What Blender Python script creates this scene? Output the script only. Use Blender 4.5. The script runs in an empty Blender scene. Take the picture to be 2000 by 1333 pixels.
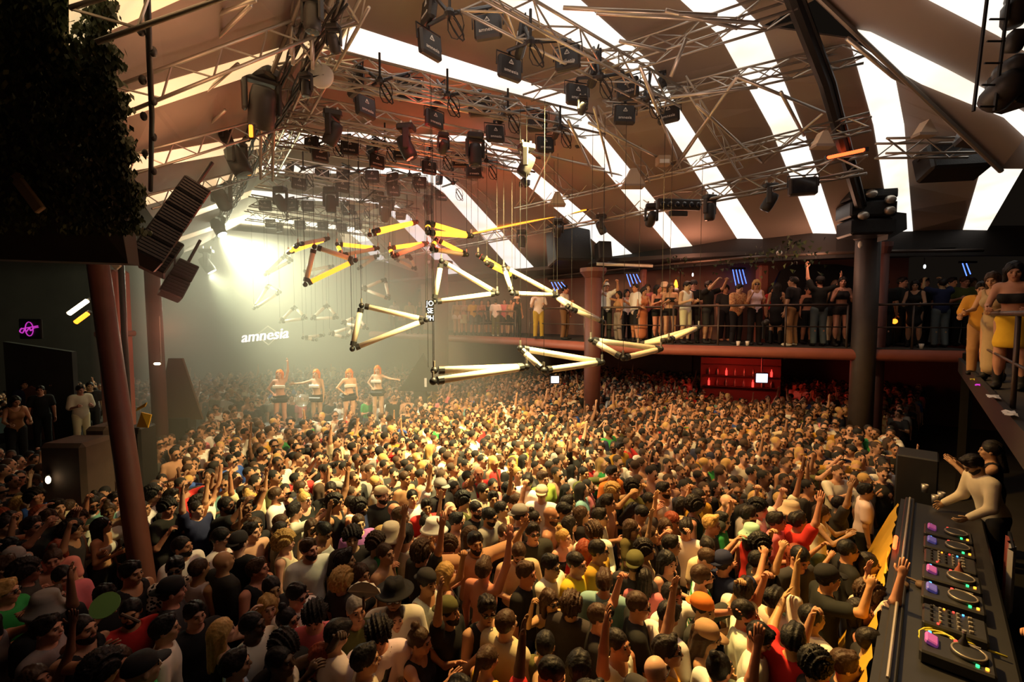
import bpy, math, random
import numpy as np
from mathutils import Vector, Matrix, Quaternion
C = bpy.context.scene.collection
rnd = random.Random(11)
PI = math.pi
# ------------------------------------------------------------------ camera
FPX = 900.0
CAMZ = 4.3
PITCH = math.atan(52 / FPX)
cam_d = bpy.data.cameras.new('camera'); cam = bpy.data.objects.new('camera', cam_d); C.objects.link(cam)
cam.location = (0, 0, CAMZ); cam.rotation_euler = (PI / 2 - PITCH, 0, 0)
cam_d.sensor_width = 36; cam_d.lens = 36 * FPX / 2000; cam_d.clip_start = .05; cam_d.clip_end = 200
bpy.context.scene.camera = cam
CP, SP = math.cos(PITCH), math.sin(PITCH)
def ray(px, py):
    x = (px - 1000) / FPX; y = -(py - 666.5) / FPX
    return Vector((x, CP + y * SP, -SP + y * CP))
def P(px, py, Y):                    # the place at distance Y into the room seen at px, py
    d = ray(px, py); t = Y / d.y
    return Vector((d.x * t, Y, CAMZ + d.z * t))
def G(px, py, z):                    # ... at height z
    d = ray(px, py); t = (z - CAMZ) / d.z
    return Vector((d.x * t, d.y * t, z))
def E(px, py, e): return G(px, py, CAMZ + e)
AX = Vector((-.585, .811, 0)); PX = Vector((.811, .585, 0))   # along and across the hall
def RW(u, w, z): return AX * u + PX * w + Vector((0, 0, z))
# ------------------------------------------------------------------ materials
def nodes(m):
    m.use_nodes = True
    return m.node_tree.nodes, m.node_tree.links, m.node_tree.nodes['Principled BSDF']
def mat(name, col, rough=.6, metal=0, var=0, scale=8, emit=None, es=0, spec=.5, bump=0, trans=0):
    m = bpy.data.materials.new(name); n, l, b = nodes(m)
    b.inputs['Base Color'].default_value = (*col, 1); b.inputs['Roughness'].default_value = rough
    b.inputs['Metallic'].default_value = metal; b.inputs['Specular IOR Level'].default_value = spec
    if trans: b.inputs['Transmission Weight'].default_value = trans
    if emit: b.inputs['Emission Color'].default_value = (*emit, 1); b.inputs['Emission Strength'].default_value = es
    if var or bump:
        t = n.new('ShaderNodeTexCoord'); no = n.new('ShaderNodeTexNoise'); no.inputs['Scale'].default_value = scale
        no.inputs['Detail'].default_value = 5
        l.new(t.outputs['Object'], no.inputs['Vector'])
        if var:
            mx = n.new('ShaderNodeMix'); mx.data_type = 'RGBA'
            mx.inputs['A'].default_value = (*[c * (1 - var) for c in col], 1)
            mx.inputs['B'].default_value = (*[min(1, c * (1 + var)) for c in col], 1)
            l.new(no.outputs['Fac'], mx.inputs['Factor']); l.new(mx.outputs['Result'], b.inputs['Base Color'])
        if bump:
            bp = n.new('ShaderNodeBump'); bp.inputs['Strength'].default_value = bump; bp.inputs['Distance'].default_value = .02
            l.new(no.outputs['Fac'], bp.inputs['Height']); l.new(bp.outputs['Normal'], b.inputs['Normal'])
    return m
def omat(name, rough=.7, var=.12, scale=14, bump=.15, pattern=None, second=(.8, .78, .72)):   # colour taken from the object's own colour
    m = bpy.data.materials.new(name); n, l, b = nodes(m)
    oi = n.new('ShaderNodeObjectInfo'); t = n.new('ShaderNodeTexCoord'); no = n.new('ShaderNodeTexNoise')
    no.inputs['Scale'].default_value = scale; no.inputs['Detail'].default_value = 4
    l.new(t.outputs['Object'], no.inputs['Vector'])
    mr = n.new('ShaderNodeMapRange'); mr.inputs['To Min'].default_value = 1 - var; mr.inputs['To Max'].default_value = 1 + var
    l.new(no.outputs['Fac'], mr.inputs['Value'])
    src = mr.outputs['Result']
    if pattern == 'stripe':
        wv = n.new('ShaderNodeTexWave'); wv.bands_direction = 'Z'; wv.inputs['Scale'].default_value = 5
        l.new(t.outputs['Object'], wv.inputs['Vector'])
        gt = n.new('ShaderNodeMath'); gt.operation = 'GREATER_THAN'; gt.inputs[1].default_value = .5
        l.new(wv.outputs['Fac'], gt.inputs[0])
    if pattern == 'print':
        vo = n.new('ShaderNodeTexVoronoi'); vo.inputs['Scale'].default_value = 26
        l.new(t.outputs['Object'], vo.inputs['Vector'])
        gt = n.new('ShaderNodeMath'); gt.operation = 'GREATER_THAN'; gt.inputs[1].default_value = .42
        l.new(vo.outputs['Distance'], gt.inputs[0])
    vm = n.new('ShaderNodeVectorMath'); vm.operation = 'MULTIPLY'
    l.new(oi.outputs['Color'], vm.inputs[0]); l.new(src, vm.inputs[1])
    out = vm.outputs['Vector']
    if pattern:
        mx = n.new('ShaderNodeMix'); mx.data_type = 'RGBA'
        l.new(gt.outputs[0], mx.inputs['Factor']); l.new(out, mx.inputs['A'])
        mx.inputs['B'].default_value = (*second, 1); out = mx.outputs['Result']
    l.new(out, b.inputs['Base Color'])
    b.inputs['Roughness'].default_value = rough; b.inputs['Specular IOR Level'].default_value = .3
    if bump:
        bp = n.new('ShaderNodeBump'); bp.inputs['Strength'].default_value = bump; bp.inputs['Distance'].default_value = .01
        l.new(no.outputs['Fac'], bp.inputs['Height']); l.new(bp.outputs['Normal'], b.inputs['Normal'])
    return m
def emat(name, col, s, noise=0):
    m = bpy.data.materials.new(name); n, l, b = nodes(m)
    b.inputs['Base Color'].default_value = (*col, 1)
    b.inputs['Emission Color'].default_value = (*col, 1); b.inputs['Emission Strength'].default_value = s
    return m
M = {
 'black': mat('black_metal', (.018, .018, .02), .45, .0, .2, 20),
 'housing': mat('fixture_housing', (.03, .027, .026), .5, 0, .25, 9, bump=.1),
 'alu': mat('aluminium', (.52, .48, .42), .38, .75, .12, 6),
 'dalu': mat('weathered_aluminium', (.25, .22, .19), .45, .6, .15, 6),
 'canvas': mat('roof_canvas', (.31, .25, .215), .85, 0, .22, .6, bump=.1),
 'floor': mat('dance_floor', (.05, .045, .04), .5, 0, .3, 2),
 'darkwall': mat('dark_plaster', (.035, .03, .028), .85, 0, .35, 1.5, bump=.2),
 'redwall': mat('red_plaster', (.17, .075, .055), .8, 0, .25, 1.2, bump=.2),
 'redlip': mat('red_painted_edge', (.30, .085, .055), .55, 0, .2, 3),
 'redpost': mat('red_painted_steel', (.115, .038, .03), .55, 0, .25, 4),
 'darkpost': mat('dark_painted_steel', (.05, .035, .028), .6, 0, .25, 4),
 'rail': mat('rail_steel', (.10, .07, .055), .4, .5, .2, 9),
 'cable': mat('black_cable', (.012, .012, .012), .6),
 'white': mat('white_plastic', (.8, .78, .72), .4, 0, .05, 5),
 'vent': mat('pale_vent_cloth', (.6, .5, .38), .8, 0, .1, 4),
 'tube': mat('frosted_tube', (.80, .74, .60), .35, 0, .06, 12),
 'sky': None,
 'orange': emat('lit_orange_tube', (1, .33, .02), 5.0),
 'redled': emat('lit_red_strip', (1, .09, .02), 4),
 'oranged': emat('lit_orange_strip', (1, .30, .02), 3),
 'neon': emat('white_neon', (1, .97, .86), 2.2),
 'purple': emat('purple_neon', (.55, .04, .5), .9),
 'warmlamp': emat('warm_lamp', (1, .82, .5), 9),
 'flood': emat('flood_lens', (1, .95, .70), 60),
 'dullens': mat('dark_lens', (.02, .02, .025), .08, 0, spec=.8),
 'amberlens': emat('amber_window', (1, .25, .02), 3),
 'screen': emat('white_screen', (.72, .78, 1), 2.0),
 'blue': emat('blue_beam_lamp', (.10, .22, 1), 2.2),
 'pwhite': emat('small_white_led', (.8, .9, 1), 3),
 'gled': emat('green_led', (.03, 1, .25), 2), 'bled': emat('blue_led', (.05, .35, 1), 3),
 'rled': emat('red_led', (1, .04, .03), 2.5), 'oled': emat('amber_led', (1, .3, .02), 3),
 'yellowpanel': mat('worn_yellow_board', (.62, .36, .03), .6, 0, .3, 3, bump=.15),
 'board': mat('pale_board', (.42, .30, .2), .7, 0, .15, 3),
 'leaf': mat('ivy_leaf', (.045, .06, .022), .7, 0, .4, 7),
 'wood': mat('dark_timber', (.09, .05, .03), .7, 0, .3, 3),
 'yel': mat('yellow_cable', (.5, .45, .04), .5),
 'grille': mat('speaker_grille', (.014, .014, .014), .55, .3, .3, 60, bump=.4),
 'rub': mat('dark_equipment', (.02, .02, .022), .4, 0, .2, 10),
 'cloth': mat('red_white_cloth', (.5, .4, .3), .9),
 'stone': mat('dim_stone', (.07, .045, .035), .9, 0, .35, 3, bump=.5),
}
def skymat():
    m = bpy.data.materials.new('translucent_roof_sheet'); n, l, b = nodes(m)
    t = n.new('ShaderNodeTexCoord'); no = n.new('ShaderNodeTexNoise'); no.inputs['Scale'].default_value = .9
    no.inputs['Detail'].default_value = 4; l.new(t.outputs['Object'], no.inputs['Vector'])
    cr = n.new('ShaderNodeValToRGB'); l.new(no.outputs['Fac'], cr.inputs['Fac'])
    cr.color_ramp.elements[0].position = .25; cr.color_ramp.elements[0].color = (.95, .80, .58, 1)
    cr.color_ramp.elements[1].position = .5; cr.color_ramp.elements[1].color = (1, .97, .90, 1)
    l.new(cr.outputs['Color'], b.inputs['Emission Color']); b.inputs['Emission Strength'].default_value = 1.12
    b.inputs['Base Color'].default_value = (.7, .66, .6, 1); b.inputs['Roughness'].default_value = .7
    return m
M['sky'] = skymat()
M['skyw'] = emat('roof_sheet_with_sun_tone', (1, .72, .38), .85)  # warm sunlight on the ivy-side slope, put into the strips' emission colour
M['skin'] = omat('skin', .5, .07, 9, .05)
M['cloth_plain'] = omat('plain_cloth', .85, .10, 11, .25)
M['cloth_print'] = omat('printed_cloth', .85, .10, 11, .2, 'print')
M['cloth_floral'] = omat('floral_cloth', .85, .10, 11, .2, 'print', (.62, .36, .16))
M['cloth_stripe'] = omat('striped_cloth', .85, .08, 11, .2, 'stripe')
M['hairm'] = omat('hair', .55, .35, 45, .6)
M['eye'] = mat('eye', (.02, .012, .01), .2)
M['lip'] = mat('lip', (.25, .07, .05), .5)
M['shade'] = mat('dark_lens_glasses', (.01, .01, .012), .1, 0, spec=.8)
M['shoe'] = omat('shoe', .6, .1, 12, .1)
# ------------------------------------------------------------------ mesh helpers
class MB:
    def __init__(s): s.v = []; s.f = []; s.mi = []; s.cur = 0
    def add(s, vs, fs):
        b = len(s.v); s.v += [tuple(v) for v in vs]
        for f in fs: s.f.append(tuple(i + b for i in f)); s.mi.append(s.cur)
    def box(s, c, sz, R=None, bev=0):
        hx, hy, hz = sz[0] / 2, sz[1] / 2, sz[2] / 2
        if bev <= 0:
            vs = [(x, y, z) for x in (-hx, hx) for y in (-hy, hy) for z in (-hz, hz)]
            fs = [(0, 1, 3, 2), (4, 6, 7, 5), (0, 4, 5, 1), (2, 3, 7, 6), (0, 2, 6, 4), (1, 5, 7, 3)]
        else:
            e = min(bev, hx * .9, hy * .9, hz * .9); vs = []; idx = {}
            for ix in (-1, 1):
                for iy in (-1, 1):
                    for iz in (-1, 1):
                        for a in range(3):
                            q = [ix * (hx - e), iy * (hy - e), iz * (hz - e)]
                            q[a] = (ix * hx, iy * hy, iz * hz)[a]
                            idx[(ix, iy, iz, a)] = len(vs); vs.append(tuple(q))
            fs = []
            for a in range(3):
                o = [i for i in range(3) if i != a]
                for sg in (-1, 1):
                    q = []
                    for (p1, p2) in ((-1, -1), (1, -1), (1, 1), (-1, 1)):
                        k = [0, 0, 0]; k[a] = sg; k[o[0]] = p1; k[o[1]] = p2; q.append(idx[(*k, a)])
                    fs.append(tuple(q))
            for a in range(3):
                o = [i for i in range(3) if i != a]
                for p1 in (-1, 1):
                    for p2 in (-1, 1):
                        k0 = [0, 0, 0]; k0[o[0]] = p1; k0[o[1]] = p2; k1 = list(k0); k0[a] = -1; k1[a] = 1
                        fs.append((idx[(*k0, o[0])], idx[(*k1, o[0])], idx[(*k1, o[1])], idx[(*k0, o[1])]))
            for ix in (-1, 1):
                for iy in (-1, 1):
                    for iz in (-1, 1): fs.append(tuple(idx[(ix, iy, iz, a)] for a in range(3)))
        c = Vector(c)
        s.add([(R @ Vector(v) if R else Vector(v)) + c for v in vs], fs); return s
    def tube(s, pts, r, n=6, cap=True):
        pts = [Vector(p) for p in pts]; rs = r if isinstance(r, (list, tuple)) else [r] * len(pts)
        vs = []; fs = []; up = None
        for i, p in enumerate(pts):
            d = (pts[min(i + 1, len(pts) - 1)] - pts[max(i - 1, 0)])
            d = d.normalized() if d.length > 1e-9 else Vector((0, 0, 1))
            if up is None: up = d.orthogonal().normalized()
            else:
                up = up - d * up.dot(d); up = up.normalized() if up.length > 1e-6 else d.orthogonal().normalized()
            q = d.cross(up)
            for k in range(n):
                a = 2 * PI * k / n; vs.append(p + (up * math.cos(a) + q * math.sin(a)) * rs[i])
        for i in range(len(pts) - 1):
            for k in range(n):
                fs.append((i * n + k, i * n + (k + 1) % n, (i + 1) * n + (k + 1) % n, (i + 1) * n + k))
        if cap: fs.append(tuple(reversed(range(n)))); fs.append(tuple(range((len(pts) - 1) * n, len(pts) * n)))
        s.add(vs, fs); return s
    def lathe(s, prof, n=16, R=None, c=(0, 0, 0), cap=True):       # prof: (radius, z)
        vs = []; fs = []; c = Vector(c)
        for r, z in prof:
            for k in range(n):
                a = 2 * PI * k / n; v = Vector((r * math.cos(a), r * math.sin(a), z)); vs.append((R @ v if R else v) + c)
        for i in range(len(prof) - 1):
            for k in range(n): fs.append((i * n + k, i * n + (k + 1) % n, (i + 1) * n + (k + 1) % n, (i + 1) * n + k))
        if cap: fs.append(tuple(reversed(range(n)))); fs.append(tuple(range((len(prof) - 1) * n, len(prof) * n)))
        s.add(vs, fs); return s
    def ball(s, c, r, n=10, m=6, R=None):
        r = (r, r, r) if not isinstance(r, (tuple, list)) else r; c = Vector(c); vs = []; fs = []
        for i in range(m + 1):
            t = PI * i / m
            for k in range(n):
                a = 2 * PI * k / n; v = Vector((r[0] * math.sin(t) * math.cos(a), r[1] * math.sin(t) * math.sin(a), r[2] * math.cos(t)))
                vs.append((R @ v if R else v) + c)
        for i in range(m):
            for k in range(n): fs.append((i * n + k, (i + 1) * n + k, (i + 1) * n + (k + 1) % n, i * n + (k + 1) % n))
        s.add(vs, fs); return s
    def poly(s, pts, th=None, nrm=None):
        pts = [Vector(p) for p in pts]; n = len(pts)
        if th is None: s.add(pts, [tuple(range(n))]); return s
        if nrm is None: nrm = (pts[1] - pts[0]).cross(pts[2] - pts[0]).normalized()
        b = [p + nrm * th for p in pts]
        s.add(pts + b, [tuple(reversed(range(n))), tuple(range(n, 2 * n))] + [(i, (i + 1) % n, n + (i + 1) % n, n + i) for i in range(n)])
        return s
    def mesh(s, name, mats, smooth=False):
        me = bpy.data.meshes.new(name); me.from_pydata(s.v, [], s.f)
        for m in (mats if isinstance(mats, (list, tuple)) else [mats]): me.materials.append(m)
        if any(s.mi): me.polygons.foreach_set('material_index', s.mi)
        if smooth: me.polygons.foreach_set('use_smooth', [True] * len(me.polygons))
        me.update(); return me
    def build(s, name, mats, parent=None, smooth=False):
        return link(name, s.mesh(name, mats, smooth), parent)
def link(name, me, parent=None):
    o = bpy.data.objects.new(name, me); C.objects.link(o)
    if parent is not None: o.parent = parent
    return o
def tag(o, label, cat, group=None, kind=None):
    if label: o['label'] = label
    if cat: o['category'] = cat
    if group: o['group'] = group
    if kind: o['kind'] = kind
    return o
def thing(name, label, cat, loc=(0, 0, 0), rz=0, group=None):
    o = bpy.data.objects.new(name, None); C.objects.link(o); o.location = loc; o.rotation_euler = (0, 0, rz)
    o.empty_display_size = .1
    return tag(o, label, cat, group)
def struct(name, mb, m, smooth=False):
    o = mb.build(name, m, None, smooth); o['kind'] = 'structure'; return o
def kids(o): return [c for c in C.objects if c.parent == o]
PROTO = {}
def proto_tree(o):
    return (o, [proto_tree(c) for c in o.children])
def copy_tree(t, parent=None):
    o = t[0].copy(); C.objects.link(o)
    if parent is not None: o.parent = parent
    for c in t[1]: copy_tree(c, o)
    return o
def lookrot(d, up=(0, 0, 1)):        # matrix whose -Y axis points along d
    y = -Vector(d).normalized(); x = y.cross(Vector(up))
    x = x.normalized() if x.length > 1e-6 else Vector((1, 0, 0)); z = x.cross(y)
    return Matrix((x, y, z)).transposed()
def textmesh(s, size, ext=.004, shear=0, sx=1, bold=0):
    cu = bpy.data.curves.new('lettering', 'FONT'); cu.body = s; cu.size = size; cu.extrude = ext; cu.align_x = 'CENTER'; cu.align_y = 'CENTER'
    cu.shear = shear; cu.offset = bold; cu.resolution_u = 3
    o = bpy.data.objects.new('lettering', cu); C.objects.link(o)
    bpy.context.view_layer.update()
    me = bpy.data.meshes.new_from_object(o.evaluated_get(bpy.context.evaluated_depsgraph_get()))
    bpy.data.objects.remove(o); bpy.data.curves.remove(cu)
    me.transform(Matrix.Diagonal((sx, 1, 1, 1)))
    return me
def cloth_dirs(): pass
# ------------------------------------------------------------------ people: distance fields turned into one continuous surface
def vnorm(v):
    v = np.asarray(v, float); return v / max(1e-9, np.linalg.norm(v))
class Field:
    def __init__(s, lo, hi, h):
        s.h = h; s.lo = np.array(lo, float); s.n = np.ceil((np.array(hi) - s.lo) / h).astype(int) + 1
        s.D = np.full(s.n, 1.0, np.float32)
    def _sl(s, lo, hi):
        a = np.clip(np.floor((lo - s.lo) / s.h).astype(int), 0, s.n); b = np.clip(np.ceil((hi - s.lo) / s.h).astype(int) + 1, 0, s.n)
        if np.any(b <= a): return None
        g = [s.lo[i] + s.h * np.arange(a[i], b[i]) for i in range(3)]
        return (slice(a[0], b[0]), slice(a[1], b[1]), slice(a[2], b[2])), g[0][:, None, None], g[1][None, :, None], g[2][None, None, :]
    def op(s, q, d, k, sub):
        D = s.D[q]
        if sub: s.D[q] = np.maximum(D, -d); return
        if k <= 0: s.D[q] = np.minimum(D, d); return
        hh = np.maximum(k - np.abs(D - d), 0) / k
        s.D[q] = np.minimum(D, d) - hh * hh * k * .25
    def rc(s, a, b, ra, rb, k=.03, sub=False):
        a = np.asarray(a, float); b = np.asarray(b, float); m = max(ra, rb) + k + 3 * s.h
        r = s._sl(np.minimum(a, b) - m, np.maximum(a, b) + m)
        if r is None: return
        q, X, Y, Z = r; ab = b - a; L = max(1e-9, ab @ ab)
        t = np.clip(((X - a[0]) * ab[0] + (Y - a[1]) * ab[1] + (Z - a[2]) * ab[2]) / L, 0, 1)
        d = np.sqrt((X - a[0] - t * ab[0]) ** 2 + (Y - a[1] - t * ab[1]) ** 2 + (Z - a[2] - t * ab[2]) ** 2) - (ra + (rb - ra) * t)
        s.op(q, d.astype(np.float32), k, sub)
    def el(s, c, r, R=None, k=.03, sub=False):
        c = np.asarray(c, float); r = np.asarray(r, float); m = max(r) + k + 3 * s.h
        z = s._sl(c - m, c + m)
        if z is None: return
        q, X, Y, Z = z; X = X - c[0]; Y = Y - c[1]; Z = Z - c[2]
        if R is not None:
            R = np.asarray(R); X, Y, Z = (R[0, 0] * X + R[1, 0] * Y + R[2, 0] * Z, R[0, 1] * X + R[1, 1] * Y + R[2, 1] * Z, R[0, 2] * X + R[1, 2] * Y + R[2, 2] * Z)
        k0 = np.sqrt((X / r[0]) ** 2 + (Y / r[1]) ** 2 + (Z / r[2]) ** 2); k1 = np.sqrt((X / r[0] ** 2) ** 2 + (Y / r[1] ** 2) ** 2 + (Z / r[2] ** 2) ** 2)
        d = k0 * (k0 - 1) / np.maximum(k1, 1e-6)
        s.op(q, d.astype(np.float32), k, sub)
    def cut(s, n, o):               # keep where n.x < o
        g = [s.lo[i] + s.h * np.arange(s.n[i]) for i in range(3)]
        d = n[0] * g[0][:, None, None] + n[1] * g[1][None, :, None] + n[2] * g[2][None, None, :] - o
        s.D = np.maximum(s.D, d.astype(np.float32))
    def run(s, prims):
        for p in prims:
            if p[0] == 'rc': s.rc(*p[1:])
            elif p[0] == 'el': s.el(*p[1:])
            elif p[0] == 'cut': s.cut(*p[1:])
        return s
    def surf(s):
        D = s.D; sg = D < 0
        c8 = [(i, j, k) for i in (0, 1) for j in (0, 1) for k in (0, 1)]
        n = np.array(D.shape) - 1
        cnt = sum(sg[i:i + n[0], j:j + n[1], k:k + n[2]].astype(np.int8) for i, j, k in c8)
        ac = np.argwhere((cnt > 0) & (cnt < 8))
        if len(ac) == 0: return np.zeros((0, 3)), np.zeros((0, 4), int)
        val = [D[ac[:, 0] + i, ac[:, 1] + j, ac[:, 2] + k] for i, j, k in c8]
        acc = np.zeros((len(ac), 3)); w = np.zeros(len(ac))
        for x in range(8):
            for y in range(x + 1, 8):
                df = [c8[y][i] - c8[x][i] for i in range(3)]
                if sum(map(abs, df)) != 1: continue
                m = (val[x] < 0) != (val[y] < 0)
                t = np.where(m, val[x] / np.where(m, val[x] - val[y], 1), 0)
                for i in range(3): acc[:, i] += np.where(m, c8[x][i] + t * df[i], 0)
                w += m
        V = (acc / w[:, None] + ac) * s.h + s.lo
        idx = np.full(tuple(n), -1, int); idx[ac[:, 0], ac[:, 1], ac[:, 2]] = np.arange(len(ac))
        F = []
        for ax in range(3):
            o1, o2 = [(1, 2), (2, 0), (0, 1)][ax]
            a = [slice(None)] * 3; b = [slice(None)] * 3; a[ax] = slice(0, -1); b[ax] = slice(1, None)
            e = np.argwhere(sg[tuple(a)] != sg[tuple(b)])
            e = e[(e[:, o1] > 0) & (e[:, o2] > 0) & (e[:, o1] < n[o1]) & (e[:, o2] < n[o2])]
            if not len(e): continue
            q = []
            for d1, d2 in ((-1, -1), (0, -1), (0, 0), (-1, 0)):
                cc = e.copy(); cc[:, o1] += d1; cc[:, o2] += d2; q.append(idx[cc[:, 0], cc[:, 1], cc[:, 2]])
            q = np.stack(q, 1); ins = sg[e[:, 0], e[:, 1], e[:, 2]]
            q[~ins] = q[~ins][:, ::-1]; F.append(q[(q >= 0).all(1)])
        return V, np.concatenate(F)
# arm poses: (upper arm direction, forearm direction) as outward, forward, up; hand curl
ARM = {
 'down': ((.20, .02, -1), (.08, .18, -1), .5), 'bent': ((.22, .12, -1), (-.30, .85, .30), 1.0),
 'chest': ((.25, .3, -.95), (-.25, .5, .85), 1.3), 'up': ((.28, .25, .95), (.04, .12, 1), .25),
 'fist': ((.62, .5, .35), (-.08, .2, 1), 1.55), 'fwd': ((.2, .85, .25), (0, .85, .55), .3),
 'phone': ((.25, .75, .30), (-.28, .55, .8), 1.1), 'clap': ((.15, .62, -.5), (-.42, .65, .65), .15),
 'head': ((.9, .1, .35), (-.75, .1, .62), .8), 'cross': ((.28, .32, -.9), (-.92, .42, .08), .7),
 'rail': ((.22, .42, -.9), (-.12, .95, -.06), 1.0), 'hip': ((.6, -.15, -.8), (-.62, .38, -.55), .7),
 'wide': ((.85, .25, .3), (.35, .3, .9), .25), 'out': ((.95, .15, -.25), (.9, .3, -.05), .3),
 'deck': ((.2, .45, -.85), (-.05, .95, -.22), .7),
}
# body poses: left arm, right arm, head yaw, head pitch, torso lean forward (deg)
POSE = {
 'stand': ('down', 'down', 0, 0, 0), 'look': ('down', 'bent', 22, -4, 0), 'drink': ('bent', 'chest', -14, 3, 2),
 'hold': ('bent', 'bent', 8, 8, 3), 'raiseR': ('down', 'up', 6, -8, 0), 'raiseL': ('up', 'down', -8, -8, 0),
 'fistR': ('bent', 'fist', 8, -4, 2), 'fistL': ('fist', 'bent', -8, -4, 2), 'both': ('up', 'wide', 0, -12, 0),
 'phone': ('phone', 'phone', 0, -6, 0), 'clap': ('clap', 'clap', 0, 0, 3), 'pointR': ('down', 'fwd', 5, -3, 0),
 'pointL': ('fwd', 'bent', -5, -3, 0), 'headR': ('down', 'head', -20, 2, 0), 'cross': ('cross', 'cross', 12, 2, 0),
 'rail': ('rail', 'rail', 10, 10, 8), 'hips': ('hip', 'hip', -5, 0, 0), 'wide': ('wide', 'wide', 0, -5, 0),
 'lookdown': ('bent', 'bent', -6, 26, 6), 'danceA': ('up', 'hip', -8, -5, 0), 'danceB': ('down', 'out', 6, 0, 0),
 'danceC': ('out', 'hip', 12, 0, 0), 'danceD': ('down', 'hip', -14, 4, 6), 'deck': ('deck', 'deck', -6, 24, 20), 'reach': ('fwd', 'fwd', 0, 8, 14),
}
def rotm(ax, deg):
    return np.array(Matrix.Rotation(math.radians(deg), 3, ax))
def skel(g, pose):
    la, ra, yaw, pit, lean = POSE[pose]
    f = g == 'f'; J = {}
    sw = .160 if f else .188
    RL = rotm('X', lean)                                   # leaning pivots at the hips
    def T(p): p = np.array(p, float); q = p - np.array((0, 0, .95)); return RL @ q + np.array((0, 0, .95))
    J['T'] = T; J['RL'] = RL; J['f'] = f
    J['neck'] = T((0, .012, 1.475)); J['headc'] = T((0, -.012, 1.625))
    RH = RL @ rotm('Z', yaw) @ rotm('X', pit); J['RH'] = RH
    for nm, s, a in (('L', 1, la), ('R', -1, ra)):
        U, Fo, curl = ARM[a]
        u = RL @ vnorm((s * U[0], -U[1], U[2])); fo = RL @ vnorm((s * Fo[0], -Fo[1], Fo[2]))
        lift = max(0, U[2]) * .05
        sh = T((s * sw, .012, 1.415 + lift)); J['sh' + nm] = sh; el = sh + u * (.27 if f else .29); wr = el + fo * (.235 if f else .255)
        J['el' + nm] = el; J['wr' + nm] = wr; J['fo' + nm] = fo; J['u' + nm] = u; J['curl' + nm] = curl
        pn = np.cross(fo, (s * 1.0, 0.0001, 0)) if abs(fo[2]) < .8 else np.cross(fo, np.cross((s * -1, -.4, 0), fo))
        inward = vnorm(np.array((-s * .8, -.6, 0)) - fo * (np.array((-s * .8, -.6, 0)) @ fo))
        J['pn' + nm] = inward; J['sd' + nm] = vnorm(np.cross(inward, fo)) * s
        J['hip' + nm] = np.array((s * (.092 if f else .095), 0, .915)); J['kn' + nm] = np.array((s * .105, -.025, .49)); J['an' + nm] = np.array((s * .115, .02, .085))
    return J
def body_prims(J, fat=0):
    T, f, RL = J['T'], J['f'], J['RL']; P_ = []
    el = lambda c, r, k=.05: P_.append(('el', T(c), tuple(x + fat for x in r), RL, k))
    if f:
        el((0, 0, 1.29), (.138, .100, .175)); el((0, .005, 1.10), (.112, .086, .14)); el((0, .01, .955), (.160, .115, .125), .07)
        for s in (-1, 1): el((s * .068, -.078, 1.275), (.062, .055, .06), .03)
    else:
        el((0, 0, 1.29), (.165, .112, .185)); el((0, .0, 1.09), (.140, .100, .15)); el((0, .01, .955), (.155, .115, .12), .07)
    P_.append(('rc', T((-.12, .012, 1.425)), T((.12, .012, 1.425)), .058 + fat, .058 + fat, .06))
    for n in 'LR':
        sh, e, w, fo = J['sh' + n], J['el' + n], J['wr' + n], J['fo' + n]; q = .82 if f else 1
        P_.append(('rc', sh, e, .056 * q + fat, .043 * q + fat, .045))
        P_.append(('rc', e, w, .043 * q + fat, .028 * q + fat, .02))
        if fat == 0:
            R = np.stack([J['sd' + n], J['pn' + n], fo], 1)
            P_.append(('el', w + fo * .052, (.041 * q, .019, .056), R, .018))
        h, k, a = J['hip' + n], J['kn' + n], J['an' + n]
        P_.append(('rc', h, k, .086 + fat, .056 + fat, .05)); P_.append(('rc', k, a, .056 + fat, .036 + fat, .02))
        P_.append(('el', k + np.array((0, .03, -.11)), (.052 + fat, .058 + fat, .11), None, .04))
        P_.append(('el', a + np.array((0, -.075, -.045)), (.044, .12, .04), None, .03))
    return P_
def head_prims(f=False, inf=0):           # in the head's own frame, face towards -Y
    P_ = [('el', (0, .018, .028), (.076 + inf, .094 + inf, .092 + inf), None, .02),
          ('el', (0, -.022, -.048), (.060 + inf, .068 + inf, .070 + inf), None, .03),
          ('rc', (0, -.062, -.095), (0, -.055, -.085), .024 + inf, .03 + inf, .025)]
    if inf == 0:
        P_ += [('rc', (0, -.088, .018), (0, -.106, -.022), .010, .0155, .014), ('rc', (-.034, -.080, .030), (.034, -.080, .030), .013, .013, .02),
               ('rc', (-.018, -.086, -.055), (.018, -.086, -.055), .012, .012, .012)]
        for s in (-1, 1):
            P_.append(('el', (s * .079, .012, -.005), (.012, .022, .034), None, .008))
            P_.append(('el', (s * .040, -.060, -.02), (.026, .03, .026), None, .02))
    return P_
def move(prims, R, t):
    out = []
    for p in prims:
        if p[0] == 'rc': out.append(('rc', R @ np.array(p[1], float) + t, R @ np.array(p[2], float) + t) + tuple(p[3:]))
        elif p[0] == 'el': out.append(('el', R @ np.array(p[1], float) + t, p[2], R if p[3] is None else R @ np.asarray(p[3])) + tuple(p[4:]))
    return out
def bounds(prims, m=.06):
    lo = np.full(3, 9.); hi = -lo
    for p in prims:
        if p[0] == 'rc':
            r = max(p[3], p[4])
            for q in p[1:3]: lo = np.minimum(lo, np.array(q) - r); hi = np.maximum(hi, np.array(q) + r)
        elif p[0] == 'el' and not (len(p) > 5 and p[5]):
            r = max(p[2]); lo = np.minimum(lo, np.array(p[1]) - r); hi = np.maximum(hi, np.array(p[1]) + r)
    return lo - m, hi + m
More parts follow.
